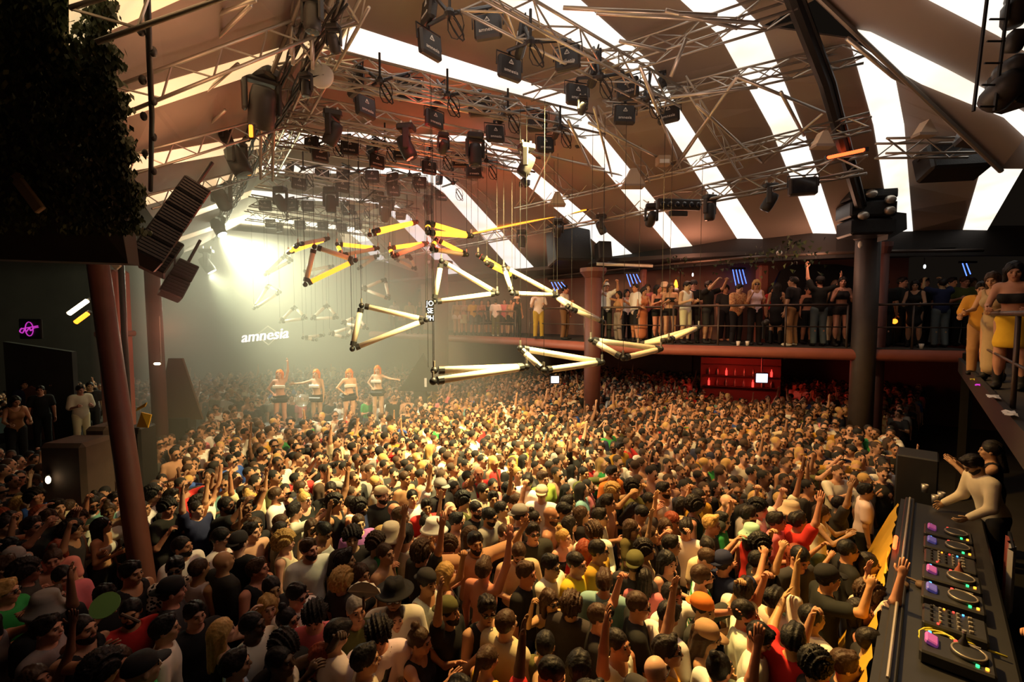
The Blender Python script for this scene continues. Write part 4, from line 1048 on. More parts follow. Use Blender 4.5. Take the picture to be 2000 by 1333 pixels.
# black chain of lamps at the ivy side
a, b = P(287, -10, 4.0), P(294, 372, 6.4); t = thing('hanging_pole', 'thin black pole with small bulbs hanging beside the ivy wall', 'pole', a)
MB().tube([Vector((0, 0, 0)), (b - a) * .5 + Vector((.03, 0, 0)), b - a], .028, 6).build('pole', M['black'], t, True)
for k, f in enumerate((.12, .2, .32, .42, .5, .62, .72, .85)): q = (b - a) * f + Vector(((-.06, .05)[k % 2], 0, 0)); MB().ball(q, (.035, .035, .05), 8, 6).build('bulb', M['housing'], t, True)
# ------------------------------------------------------------------ tube triangles
def tri(vs, Y, r, mats, label, lifts=(0, 0, 0), group='hanging tube triangles'):
    pts = [P(x, y, Y + l) for (x, y), l in zip(vs, lifts)]; c = sum(pts, Vector()) / 3; t = thing('hanging_tube_triangle', label, 'tube light', c, 0, group); pts = [p - c for p in pts]
    for i in range(3):
        a, b = pts[i], pts[(i + 1) % 3]; d_ = (b - a).normalized(); g = r * 2.2
        if (b - a).length < g * 3: continue
        if mats[i] is None: continue
        tb_ = MB().tube([a + d_ * g, b - d_ * g], r, 10).build('tube', M[mats[i]], t, True)
        MB().tube([a + d_ * g * .55, a + d_ * g * 1.25], r * 1.18, 10).build('end_cap', M['black'], tb_); MB().tube([b - d_ * g * 1.25, b - d_ * g * .55], r * 1.18, 10).build('end_cap', M['black'], tb_)
    for p in pts:
        j = MB().ball(p, r * 1.05, 8, 6).build('joint', M['black'], t, True); MB().tube([p + Vector((0, 0, r)), p + Vector((0, 0, r * 2.6))], r * .35, 6).build('eyelet', M['alu'], j)
        top = 7.75 - c.z
        MB().tube([p + Vector((0, 0, r * 2)), Vector((p.x, p.y, top))], .005, 4).build('cable', M['cable'], t)
W3 = ('tube',) * 3
tri([(706, 597), (832, 625), (688, 682)], 8.8, .052, W3, 'large upright white tube triangle in front of the stage haze', (.2, .5, 0))
tri([(848, 724), (1028, 717), (846, 745)], 7.2, .058, W3, 'lowest white tube triangle, seen almost flat above the crowd', (0, .5, -.35))
tri([(1016, 681), (1176, 708), (1062, 724)], 7.8, .054, W3, 'low white tube triangle second along above the crowd', (.1, .5, -.2))
tri([(1154, 664), (1291, 682), (1217, 700)], 8.6, .054, W3, 'low white tube triangle third along, before the balcony edge', (.1, .4, -.2))
tri([(1246, 675), (1365, 640), (1306, 665)], 9.6, .055, W3, 'slanting white tube triangle nearest the bare legs on the balcony', (0, .5, -.3))
tri([(862, 510), (971, 573), (848, 590)], 9.5, .054, W3, 'tall white tube triangle above the vertical hanging letters', (.1, .4, 0))
tri([(984, 521), (1088, 577), (1000, 573)], 9.8, .05, W3, 'white tube triangle beside the thick orange tubes', (.1, .3, -.2))
tri([(1081, 576), (1178, 629), (1116, 604)], 10.5, .052, W3, 'white tube triangle hanging before the two people in pale shirts', (.1, .3, -.2))
tri([(614, 482), (694, 509), (596, 556)], 11.5, .062, ('tube', 'oranged', 'tube'), 'white tube triangle with one glowing orange side near the beam', (.1, .4, 0))
O3 = ('orange',) * 3
tri([(722, 459), (814, 434), (730, 452)], 11.5, .058, O3, 'topmost orange tube pair seen edge-on', (0, .6, -.3), 'orange tube triangles')
tri([(836, 436), (921, 461), (836, 455)], 10.5, .058, O3, 'orange tube triangle right under the grid, two tubes meeting', (0, .5, -.3), 'orange tube triangles')
tri([(563, 494), (641, 466), (582, 478)], 12.5, .055, ('orange', 'tube', 'orange'), 'orange tube triangle nearest the glowing beam', (0, .5, -.3), 'orange tube triangles')
tri([(658, 477), (738, 485), (668, 499)], 12.5, .055, ('orange', 'tube', 'orange'), 'orange and white tube triangle under the reddish moving light', (0, .5, -.3), 'orange tube triangles')
tri([(761, 485), (834, 475), (768, 501)], 12.0, .055, ('orange', 'tube', 'orange'), 'orange and white tube triangle below the topmost orange pair', (0, .5, -.3), 'orange tube triangles')
tri([(852, 468), (912, 498), (843, 487)], 11.2, .055, ('orange', 'tube', 'orange'), 'orange and white tube triangle beside the hanging cables', (0, .4, -.3), 'orange tube triangles')
tri([(934, 498), (1006, 541), (951, 514)], 10.8, .062, O3, 'thick orange tubes farthest from the stage, nearly in line', (0, .4, -.2), 'orange tube triangles')
far = [([(518, 537), (556, 500), (570, 509)], 'faint tube triangle deep in the bright haze'), ([(496, 603), (524, 558), (547, 571)], 'hazy white tube triangle hanging above the glowing sign'), ([(547, 629), (575, 600), (598, 622)], 'faint tube triangle close beside the glowing sign'), ([(609, 623), (638, 596), (659, 621)], 'faint tube triangle with a level lower side, beside the first'), ([(668, 631), (697, 619), (717, 642)], 'faint tube triangle behind the large upright one'),
       ([(644, 652), (692, 638), (676, 660)], 'low faint tube triangle behind the large upright one'), ([(708, 564), (752, 546), (760, 584)], 'dim brown tube triangle under the orange tubes'), ([(690, 508), (738, 500), (700, 525)], 'dim tube triangle level with the thick orange tubes'), ([(592, 660), (632, 655), (618, 664)], 'flat faint tube triangle just past the glowing sign'), ([(672, 395), (742, 402), (688, 418)], 'dim tube triangle hung high among the moving lights'), ([(800, 500), (812, 526), (772, 506)], 'dim tube triangle under the orange and white ones'), ([(595, 530), (650, 520), (612, 545)], 'faint tube triangle behind the white and orange one')]
for vs, lb_ in far: tri(vs, 15.5, .055, W3, lb_, (0, .4, .2), 'far tube triangles')
# vertical letters and the cables they hang on
p = P(840, 607, 9.3); t = thing('hanging_letter_sign', 'narrow hanging sign of white letters stacked in three rows', 'sign', p)
for k, s_ in enumerate(('JO', 'SE', 'PH')):
    pl = MB().box((0, .012, .14 - k * .148), (.165, .012, .138)).build('plate', M['black'], t); me = textmesh(s_, .145, .004, 0, .92); me.transform(Matrix.Rotation(PI / 2, 4, 'X')); me.transform(Matrix.Translation((0, 0, .14 - k * .148))); me.materials.append(M['pwhite']); link('lettering', me, pl)
for s in (-1, 1): MB().tube([(s * .05, 0, 3.1), (s * .05, 0, -1.15)], .006, 4).build('cable', M['cable'], t)
# ------------------------------------------------------------------ the glowing sign over the stage
p = P(516, 656, 21.0); t = thing('hanging_neon_sign', 'glowing white handwritten sign over the hazy stage', 'sign', p)
def stroke(mb, pts, r=.038):
    out = []
    for i in range(len(pts) - 1):
        p0, p1, p2, p3 = [Vector((*pts[max(0, min(len(pts) - 1, i + k))], 0)) for k in (-1, 0, 1, 2)]
        for s in range(5):
            u = s / 5; out.append(.5 * ((2 * p1) + (p2 - p0) * u + (2 * p0 - 5 * p1 + 4 * p2 - p3) * u * u + (3 * p1 - p0 - 3 * p2 + p3) * u ** 3))
    out.append(Vector((*pts[-1], 0))); mb.tube([Vector((v.x + v.y * .18, 0, v.y)) for v in out], r, 6)
me = textmesh('amnesia', .68, .03, .28, 1.0, .004); me.transform(Matrix.Rotation(PI / 2, 4, 'X')); me.transform(Matrix.Rotation(-.10, 4, 'Y')); me.materials.append(M['neon']); link('lettering', me, t)
mb = MB(); mb.tube([(-.55, .1, .0), (0, .1, .42), (.55, .1, .05), (.0, .1, -.45), (-.55, .1, 0)], .03, 6); mb.v = [(x_, y_ + .25, z_) for x_, y_, z_ in mb.v]; mb.build('diamond_tube', M['tube'], t)
MB().tube([(-1.0, .12, -.02), (1.0, .12, .2)], .03, 6).build('mount_bar', M['black'], t)

# cable bundles lashed along the dark truss
for j, (dx, lb_) in enumerate(((-.1, 'thick black cable bundle lashed along the long dark truss'), (.16, 'second looser black cable bundle under the long dark truss'))):
    a, b = E(640, -60, 3.9), E(397, 492, 3.9); mb = MB()
    for k in range(4):
        pts = []
        for i in range(60): f = i / 59; pts.append(a.lerp(b, f) + Vector((dx + .05 * math.sin(i * 1.1 + k * 2), .05 * math.cos(i * .8 + k), -.24 - .07 * abs(math.sin(i * .45 + k)) - j * .06)))
        mb.tube(pts, .016, 5)
    tag(mb.build('hanging_cable_bundle', M['cable'], None, True), lb_, 'cable')
# ------------------------------------------------------------------ the DJ booth and the dim side on the ivy wall
BA, BBt = Vector((2.55, 3.15, 0)), Vector((5.65, 6.55, 0)); bd = (BBt - BA).normalized(); bn = Vector((bd.y, -bd.x, 0)); BL = (BBt - BA).length; brz = math.atan2(bd.y, bd.x)
def bpt(t, off, z): return BA + bd * t + bn * off + Vector((0, 0, z))
t = thing('dj_booth', 'long black booth with a worn yellow front facing the crowd', 'dj booth', BA, brz)
mb = MB(); nseg = 40; vs = []
for i in range(nseg + 1):
    for j, z in enumerate((0, .5, 1.0, 1.35, 1.60)): vs.append((BL * i / nseg, .02 + .60 * (1 - z / 1.6) + .012 * math.sin(i * 1.7 + j), z + (.03 * math.sin(i * .9) if j == 4 else 0)))
fs = [(i * 5 + j, i * 5 + j + 1, (i + 1) * 5 + j + 1, (i + 1) * 5 + j) for i in range(nseg) for j in range(4)]
mb.add(vs, fs); mb.build('front_board', M['yellowpanel'], t, True)
mb = MB()
for i in range(14): mb.box((BL * (i + .5) / 14, .125 + rnd.random() * .02, .55 + rnd.random() * .2), (.05, .012, 1.0), None)
MB().box((BL / 2, -.06, .82), (BL, .12, 1.62)).build('core', M['black'], t)
MB().box((BL / 2, -.44, 1.58), (BL, .78, .08), None, .02).build('table_top', M['rub'], t)
MB().box((BL / 2, -.10, 1.645), (BL, .10, .05), None, .01).build('ledge', M['black'], t)
MB().tube([(.1, -.10, 1.70), (BL - .1, -.10, 1.70)], .012, 6).build('trim_rail', M['alu'], t)
MB().box((BL / 2, -.80, .8), (BL, .05, 1.5)).build('back_panel', M['black'], t)
mb = MB(); mb.box((0, 0, 0), (6.4, 1.7, .74)); o = mb.build('dj_platform', M['black']); o.location = bpt(BL / 2 + .6, 1.72, .37); o.rotation_euler = (0, 0, brz); tag(o, 'low black platform behind the booth', 'platform')
TZ = 1.625
tag(MB().tube([bpt(2.9, .02, TZ + .06), bpt(2.55, .02, TZ + .06)], .02, 8).build('light_strip', M['redled'], None, True), 'short red glowing strip on the booth ledge', 'light strip')
tag(MB().box(bpt(2.4, -.03, 1.52), (.62, .02, .10), Matrix.Rotation(brz, 3, 'Z')).build('rope_trim', M['yel']), 'yellow ribbed strip fixed along the top of the yellow board', 'trim')
def deck(tt, label, group='players and mixers on the booth'):
    o = bpt(tt, .47, TZ); d_ = thing('media_player', label, 'media player', o, brz, group)
    MB().box((0, 0, .05), (.33, .42, .10), None, .015).build('body', M['rub'], d_)
    j = MB().lathe([(.105, .1), (.105, .125), (.09, .13), (.03, .132)], 24, None, (0, -.07, 0)).build('jog_wheel', M['black'], d_, True)
    MB().lathe([(.088, .1305), (.090, .134), (.101, .134), (.103, .1285)], 24, None, (0, -.07, 0), False).build('ring_light', M['dalu'], j, True)
    MB().box((0, .14, .12), (.13, .08, .04), Matrix.Rotation(.3, 3, 'X'), .01).build('display', M[rnd.choice(['screenv', 'screenb'])], d_)
    for k, (x, y, m) in enumerate(((-.12, -.16, 'oled'), (-.12, -.11, 'gled'), (.13, .0, 'rled'), (.13, .15, 'bled'))): MB().lathe([(.011, .1), (.011, .115), (.0, .117)], 10, None, (x, y, 0)).build('button', M[m], d_)
    MB().box((.13, -.08, .11), (.012, .12, .02)).build('pitch_fader', M['alu'], d_)
def mixer(tt, label, group='players and mixers on the booth'):
    o = bpt(tt, .47, TZ); d_ = thing('mixer', label, 'mixer', o, brz, group)
    MB().box((0, 0, .05), (.34, .40, .10), None, .015).build('body', M['rub'], d_)
    for i in range(4):
        for j in range(4): MB().lathe([(.012, .1), (.011, .125), (.0, .127)], 10, None, (-.12 + i * .075, .14 - j * .055, 0)).build('knob', M['alu' if j % 2 else 'black'], d_)
        MB().box((-.12 + i * .075, -.10, .112), (.018, .03, .025), None, .005).build('fader', M['alu'], d_)
    for k, (x, y, m) in enumerate(((.14, .0, 'rled'), (.14, .03, 'rled'), (.14, .06, 'oled'), (.14, -.06, 'bled'), (-.15, .1, 'rled'))): MB().box((x, y, .104), (.014, .014, .01)).build('indicator', M[m], d_)
M['screenv'] = emat('violet_display', (.40, .10, .45), .18); M['screenb'] = emat('blue_display', (.12, .12, .6), .14)
deck(.75, 'player with a blue display nearest the edge of the picture'); mixer(1.22, 'mixer beside the yellow cable coil, red lights on'); deck(1.68, 'player with a bright ringed wheel beside the hanging headphones')
deck(2.10, 'player with a violet display in the middle of the booth'); mixer(2.52, 'second mixer, dim, in the middle of the booth'); deck(2.92, 'player below the hands of the person in the pale shirt'); deck(3.35, 'player at the far end with blue lights')
o = thing('headphones', 'brown headphones resting on the booth before the ringed player', 'headphones', bpt(1.85, .18, TZ)); MB().tube([Vector((math.cos(a_ * .35) * .09, math.sin(a_ * .35) * .11, .03)) for a_ in range(10)], .012, 8).build('headband', M['wood'], o, True)
for s in (-1, 1): MB().lathe([(.045, 0), (.05, .02), (.04, .05), (.0, .052)], 14, None, (s * .09, -.02, 0)).build('ear_cup', M['wood'], o, True)
def coil(px, py, n, r0, label, m='yel'):
    c = G(px, py, TZ + .02); mb = MB(); pts = []
    for i in range(n * 14): a_ = i / 14 * 2 * PI; r = r0 * (.75 + .25 * math.sin(i * .37)); pts.append(c + Vector((math.cos(a_) * r, math.sin(a_) * r * .8, .015 + .02 * math.sin(i * .5) + .004 * i / 14)))
    pts += [c + Vector((r0 * 1.6, -r0 * .4, .01)), c + Vector((r0 * 2.3, -r0 * 1.2, .01))]
    mb.tube(pts, .009, 6); tag(mb.build('cable_coil', M[m], None, True), label, 'cable')
coil(1838, 1255, 3, .15, 'yellow cable coil on the booth nearest the picture bottom'); coil(1852, 1100, 2, .07, 'small yellow cable coil beside the violet player')
coil(1847, 1190, 1, .1, 'dark cable loop beside the brown headphones', 'cable')
for x, y, m, lb_ in ((1880, 1290, 'screenv', 'tall bottle with violet glow beside the nearest player'), (1872, 1140, 'redled', 'small red jar light on the booth')):
    p = G(x, y, TZ); o = thing('bottle', lb_, 'bottle', p); MB().lathe([(.03, 0), (.035, .02), (.035, .13), (.012, .18), (.012, .22), (0, .222)], 12).build('glass', M['rub'] if m == 'screenv' else M['redlip'], o, True); MB().lathe([(.014, .22), (.014, .24), (0, .241)], 10).build('cap', M['alu'], o)
for x, y, lb_ in ((1806, 962, 'silver glass on the dark shelf behind the pillar end of the booth'), (1838, 978, 'second glass, brighter, on the dark shelf'), (1826, 984, 'pale cup between glasses on the dark shelf')):
    p = G(x, y, TZ); MB_ = MB().lathe([(.035, 0), (.045, .12), (.04, .12), (.032, .01)], 12).build('drinking_glass', M['alu'], None, True); MB_.location = p; tag(MB_, lb_, 'glass')
mb = MB(); mb.box((0, 0, 0), (.6, .5, 2.1), None, .02); o = mb.build('monitor_speaker', M['rub']); o.location = P(1792, 940, 6.9).xy.to_3d() + Vector((.25, .3, 1.05)); o.rotation_euler = (0, 0, brz); tag(o, 'tall dark monitor cabinet at the far end of the booth', 'speaker')
# ivy wall and the dim corner
mb = MB(); 
for k in range(9000):
    py = rnd.uniform(-60, 455); ed = 205 + max(0, py - 40) * .165 + 9 * math.sin(py * .07) + (8 * math.sin(py * .21)); px = ed - abs(rnd.gauss(0, 1)) * 62
    if rnd.random() < .25: px = rnd.uniform(-60, ed - 10)
    elif rnd.random() < .3: px = ed + rnd.gauss(0, 7)
    q = P(px, py, 3.85 + .0037 * max(0, py) + rnd.uniform(-.2, .1)); a_ = rnd.random() * 6.28
    u = Vector((math.cos(a_), math.sin(a_), rnd.uniform(-.6, .6))) * .022; v = Vector((rnd.uniform(-.5, .5), rnd.uniform(-.6, .6), -1)).normalized() * .055
    mb.add([q - v * .3, q + u + v * .3, q + v, q - u + v * .3], [(0, 1, 2, 3)])
tag(mb.build('hanging_ivy', M['leaf']), 'dark hanging ivy covering the side wall up to the tent edge', 'ivy', kind='stuff')
pl = [(-200, -60), (165, -60), (160, 40), (185, 180), (215, 320), (240, 440), (250, 515), (-200, 500)]
mb = MB(); q = [P(x, y, 4.05 + .0037 * max(0, y)) for x, y in pl]; mb.poly(q, .3, Vector((-.3, 1, 0)).normalized()); struct('wall_ivy', mb, M['darkwall'])
def plank(p0, p1, Y0, Y1, w, m, name, label, cat, th=.05):
    a, b = P(*p0, Y0), P(*p1, Y1); d_ = (b - a).normalized(); L = (b - a).length; R = Matrix((d_, d_.cross(Vector((0, 1, 0))).normalized().cross(d_), d_.cross(Vector((0, 1, 0))).normalized())).transposed()
    mb = MB(); mb.box((a + b) / 2, (L, th, w), R, .01); o = mb.build(name, M[m]); return tag(o, label, cat)
plank((27, 342), (80, 412), 5.0, 5.0, .11, 'board', 'hanging_board', 'long pale slanted board in the dark corner beside the ivy', 'board')
plank((140, 470), (172, 496), 6.0, 6.0, .13, 'board', 'hanging_board', 'short pale slanted board lower down the dark corner', 'board')
plank((95, 215), (225, 470), 5.3, 6.2, .22, 'wood', 'hanging_beam', 'dark slanted timber beam crossing below the ivy', 'beam', .2)
plank((215, 505), (232, 524), 7.0, 7.0, .10, 'white', 'hanging_bracket_plate', 'small pale curved plate at the head of the leaning red pillar', 'plate')
for x0, y0, x1, y1, m, lb_ in ((135, 613, 170, 588, 'warmlamp', 'upper warm slanted tube lamp in the dark corner'), (148, 630, 171, 613, 'oranged', 'lower amber slanted tube lamp in the dark corner')):
    a, b = P(x0, y0, 12), P(x1, y1, 12); t = thing('hanging_tube_lamp', lb_, 'lamp', a); MB().tube([Vector((0, 0, 0)), b - a], .06, 8).build('tube', M[m], t, True); MB().tube([Vector((0, .08, .06)), b - a + Vector((0, .08, .06))], .05, 6).build('holder', M['black'], t)
p = P(57, 643, 10.5); t = thing('wall_sign', 'small dark sign with dim purple neon script', 'sign', p); MB().box((0, .04, 0), (.52, .06, .46), None, .02).build('board', M['black'], t)
mb = MB(); stroke(mb, [(-.17, .02), (-.21, -.05), (-.14, -.09), (-.1, .0), (-.06, -.06), (0, .02), (.04, -.04), (.1, .02), (.2, .04)], .012); mb.tube([(-.2, 0, .0), (.2, 0, .07)], .012, 6); mb.build('neon_script', M['purple'], t, True)
mb = MB(); mb.tube([(math.cos(a_ * .42) * .09, 0, math.sin(a_ * .42) * .16) for a_ in range(16)], .010, 6); mb.build('neon_ring', M['purple'], t, True)
t = thing('wall_lamp', 'white wall lamp glowing on the dim stone block', 'lamp', P(94, 938, 6.9)); MB().ball((0, 0, 0), (.035, .03, .06), 12, 8).build('bulb', M['warmlamp'], t, True); MB().box((-.03, .03, 0), (.06, .03, .16), None, .01).build('bracket', M['black'], t)
mb = MB(); q = P(110, 985, 6.9); mb.box((q.x, q.y + .4, 1.15), (.7, .6, 2.3), None, .06); tag(mb.build('stone_block', M['stone']), 'dim rough stone block carrying the white wall lamp', 'block')
mb = MB(); q = P(185, 950, 7.6); mb.box((q.x, q.y + .3, 1.2), (.4, .5, 2.4), None, .06); tag(mb.build('stone_block', M['stone']), 'dim stone edge between the wall lamp and the leaning pillar', 'block')
mb = MB(); mb.box((-11.5, 12.5, .3), (5.5, 6, .6)); o = mb.build('side_platform', M['black']); tag(o, 'low dark platform on the ivy side with people on it', 'platform')
q = P(68, 705, 13.5); t = thing('tent_panel', 'pale arched plaster panel under the purple sign', 'panel', (q.x, q.y, .6)); mb = MB(); mb.poly([(-.9, 0, 0), (1.1, 0, 0), (1.1, 0, 2.6), (-.9, 0, 2.9)], .15, Vector((0, 1, 0))); mb.build('panel', M['darkwall'], t); mb = MB(); mb.poly([(-.7 + 1.0 * (1 - math.cos(a_ * PI / 8)) * .6, -.03, 1.6 * math.sin(a_ * PI / 8)) for a_ in range(9)], .05, Vector((0, -1, 0))); mb.build('arch', M['redwall'], t)
# folding yellow board and monitor box at the second pillar
p = P(272, 840, 8.2); t = thing('speaker_cabinet', 'black floor speaker standing between the leaning pillars', 'speaker', (p.x, p.y, 0)); MB().box((0, 0, 1.15), (.34, .4, 2.3), None, .03).build('cabinet', M['rub'], t); MB().box((0, -.21, 1.2), (.28, .02, 2.0)).build('grille', M['grille'], t)
p = P(276, 800, 8.0); t = thing('folding_board', 'bent yellow board on top of the black floor speaker', 'board', (p.x, p.y, 2.32)); mb = MB(); mb.poly([(-.1, 0, .0), (.14, -.05, .0), (.17, 0, .22), (-.02, .02, .26)], .02, Vector((0, 1, 0))); mb.poly([(-.1, 0, .28), (.06, 0, .36), (.1, 0, .44), (-.1, .03, .33)], .02, Vector((0, 1, 0))); mb.build('board', M['yellowpanel'], t)
p = P(307, 711, 10.6); t = thing('hanging_strip_lamp', 'small bright lamp on the second red pillar with a thin lit wire', 'lamp', p); MB().box((0, 0, 0), (.15, .06, .05), None, .02).build('lamp', M['warmlamp'], t); MB().tube([(.09, 0, .03), (.10, 0, 1.1)], .012, 6).build('wire', M['alu'], t)
p = P(312, 790, 10.2); 
q = P(352, 800, 11.5); t = thing('triangle_board', 'tall dim triangular board standing by the second red pillar', 'board', (q.x, q.y, 0)); mb = MB(); mb.poly([(-.62, 0, 1.65), (.55, 0, 1.65), (.1, 0, 3.2), (-.25, 0, 3.2)], .06, Vector((0, 1, 0))); mb.build('board', M['wood'], t); MB().box((0, .05, .85), (.5, .3, 1.7)).build('stand', M['black'], t)
# red-lit bar under the balcony with a screen
q = P(1450, 735, 17.0); t = thing('bar', 'bar under the balcony glowing red', 'bar', (q.x, q.y, 0), -.35); MB().box((0, 0, .55), (2.6, .6, 1.1), None, .03).build('counter', M['wood'], t); MB().box((0, .9, 1.3), (2.8, .12, 2.6)).build('back_panel', M['redwall'], t)
for k in range(3): MB().box((0, .75, 1.5 + k * .42), (2.5, .22, .03)).build('shelf', M['wood'], t)
for k in range(16):
    o = MB().lathe([(.035, 0), (.04, .02), (.04, .17), (.014, .23), (.014, .28)], 8).build('bottle', M['rled'] if k % 5 == 0 else M['alu'], None, True); o.location = Vector((q.x, q.y, 0)) + Matrix.Rotation(-.35, 3, 'Z') @ Vector((-1.1 + (k % 8) * .31, .72, 1.515 + .42 * (k // 8))); tag(o, 'small bottle on a shelf of the red-lit bar', 'bottle', 'bottles on the red bar shelves')
p = P(1488, 739, 15.6); t = thing('hanging_screen', 'small bright white screen before the red-lit bar', 'screen', p, -.2); MB().box((0, 0, 0), (.36, .03, .30), None, .01).build('panel', M['screen'], t); MB().box((0, .03, 0), (.42, .04, .36), None, .01).build('casing', M['black'], t); MB().tube([(0, .03, .18), (0, .03, .75)], .02, 6).build('mount', M['black'], t)
p = P(1084, 742, 15.0); t = thing('hanging_screen', 'small bluish screen at the crowd edge below the low white triangles', 'screen', p, .1); MB().box((0, 0, 0), (.26, .03, .22), None, .01).build('panel', M['screen'], t); MB().box((0, .03, 0), (.32, .04, .28), None, .01).build('casing', M['black'], t)
q = P(820, 725, 15.5); t = thing('triangle_board', 'tall dark triangular board standing behind the vertical letters', 'board', (q.x, q.y, 0)); mb = MB(); mb.poly([(-.72, 0, 1.7), (.62, 0, 1.7), (.12, 0, 3.0)], .06, Vector((0, 1, 0))); mb.build('board', M['rub'], t); MB().box((0, .05, .85), (.4, .3, 1.7)).build('stand', M['black'], t); MB().box((.2, -.04, 2.0), (.08, .03, .3)).build('lamp', M['white'], t)
# blue lamps on the balcony wall and the bottle with a flame
for px, py, h, lb_ in ((1440, 545, .62, 'widest cluster of slanted blue light tubes above the patterned shirt'), (1233, 548, .42, 'cluster of slanted blue light tubes above the bare shouldered group'), (1086, 560, .3, 'small cluster of blue light tubes beside the two pale shirts'), (1890, 527, .36, 'blue light tubes on the dark wall past the thick pillar')):
    p = P(px, py, 15.6 if px < 1600 else 13.5); t = thing('hanging_blue_lamp', lb_, 'lamp', p)
    for k in range(4 if px < 1600 else 2): MB().tube([(-.16 + k * .11, 0, h / 2), (-.02 + k * .11, 0, -h / 2 + .05 * k)], .014, 6).build('tube', M['blue'], t, True)
    MB().box((.02, .03, h / 2 + .04), (.5, .06, .06)).build('holder', M['black'], t)
for px, py, lb_ in ((1353, 537, 'tiny white lamp above the black cap on the balcony'), (1163, 551, 'tiny white lamp by the white cap on the balcony'), (1806, 521, 'tiny bluish lamp on the dark wall past the thick pillar')):
    p = P(px, py, 15.5 if px < 1600 else 13.2); t = thing('hanging_spot_lamp', lb_, 'lamp', p); MB().ball((0, 0, 0), (.03, .03, .06), 8, 6).build('bulb', M['pwhite'], t, True); MB().tube([(0, .02, .05), (0, .02, .25)], .012, 5).build('stem', M['black'], t)
p = P(1320, 556, 14.6); t = thing('hanging_lantern', 'glowing orange lantern bottle above the bare shouldered group', 'lantern', p); MB().lathe([(.05, -.12), (.07, -.06), (.05, .06), (.02, .14), (0, .15)], 12).build('flame_glass', M['amberlens'], t, True); MB().lathe([(.08, -.2), (.09, -.15), (.06, -.11)], 12).build('cup', M['white'], t, True)
p = P(1747, 634, 12.6); t = thing('table_lamp', 'small round amber lamp behind the railing past the thick pillar', 'lamp', (p.x, p.y, BZ)); MB().ball((0, 0, .69), .07, 12, 8).build('globe', M['amberlens'], t, True); MB().tube([(0, 0, 0), (0, 0, .62)], .02, 6).build('stem', M['black'], t)
p = P(1522, 494, 12.2); t = thing('hanging_ball_lamp', 'small round pale lamp on the pipe above the balcony', 'lamp', p); MB().ball((0, 0, 0), .07, 12, 8).build('globe', M['white'], t, True); MB().tube([(0, 0, .06), (0, 0, .2)], .015, 6).build('stem', M['black'], t)
p = P(1680, 478, 11.4); t = thing('hanging_camera', 'small white camera on the thick dark pillar', 'camera', p); MB().ball((0, 0, 0), (.04, .06, .09), 10, 6).build('casing', M['white'], t, True); MB().box((0, .06, .05), (.04, .1, .04)).build('bracket', M['black'], t)
a, b = P(1165, 516, 15.5), P(1275, 520, 15.2); t = thing('hanging_tube_lamp', 'unlit long pale tube lamp under the balcony roof by the red pillar', 'lamp', a); MB().tube([Vector((0, 0, 0)), b - a], .05, 8).build('tube', M['tube'], t, True); MB().tube([Vector((0, .06, .06)), b - a + Vector((0, .06, .06))], .03, 6).build('holder', M['rail'], t)
mb = MB(); q = P(1245, 590, 16.2); mb.box((q.x + .2, q.y, BZ + 1.2), (.16, .3, 2.5), None, .03); tag(mb.build('wall_post', M['redlip']), 'plain brown upright post behind the bare shouldered group', 'post')
mb = MB(); q = P(1488, 560, 14.6); mb.box((q.x, q.y, BZ + 1.2), (.3, .3, 2.5), None, .05); tag(mb.build('wall_post', M['redlip']), 'broad brown upright beside the dark arch on the balcony', 'post')
mb = MB(); q = P(1590, 560, 14.55); pts = [Vector((-1.2, 0, 0)), Vector((-1.2, 0, 1.9)), Vector((-1.05, 0, 2.25)), Vector((-.7, 0, 2.45)), Vector((.7, 0, 2.45)), Vector((1.6, 0, 2.3)), Vector((1.6, 0, 0))]
mb.poly([Vector((q.x, q.y, BZ)) + v for v in pts], .1, Vector((0, 1, 0))); tag(mb.build('dark_alcove', M['black']), 'dark rounded alcove opening behind the two people in black on the balcony', 'alcove')
# sofas and tables on the balcony past the pillar
p = P(1760, 640, 12.9); t = thing('sofa', 'dark low sofa behind the railing past the thick pillar', 'sofa', (p.x, p.y + .4, BZ)); MB().box((0, 0, .22), (1.6, .7, .44), None, .06).build('seat', M['darkwall'], t); MB().box((0, .36, .45), (1.6, .18, .9), None, .06).build('backrest', M['darkwall'], t)
for px, lb_ in ((1442, 'first white cup standing at the balcony edge under the patterned shirt'), (1460, 'second white cup standing at the balcony edge under the patterned shirt'), (1800, 'white cup left at the balcony edge past the thick pillar')):
    q = P(px, 668, 12.9 if px < 1600 else 11.75); o = MB().lathe([(.04, 0), (.055, .13), (.05, .13), (.036, .01)], 12).build('drinking_cup', M['white'], None, True); o.location = (q.x, q.y, BZ); tag(o, lb_, 'cup')
t = thing('light_stand', 'black spotlight clamped to the railing post before the white tank top', 'spotlight', P(1496, 630, 12.6)); MB().lathe([(.05, .1), (.08, .05), (.08, -.1), (.06, -.12)], 12, Matrix.Rotation(1.2, 3, 'X')).build('lamp', M['housing'], t, True); MB().box((-.06, .0, -.2), (.05, .05, .5)).build('clamp', M['black'], t)
# podium for the dancers
q = P(640, 800, 13.6); mb = MB(); mb.box((0, 0, .47), (4.4, 1.6, .94), None, .04); o = mb.build('dance_podium', M['black']); o.location = (q.x, q.y, 0); tag(o, 'black podium in the middle of the crowd under the dancers', 'podium')
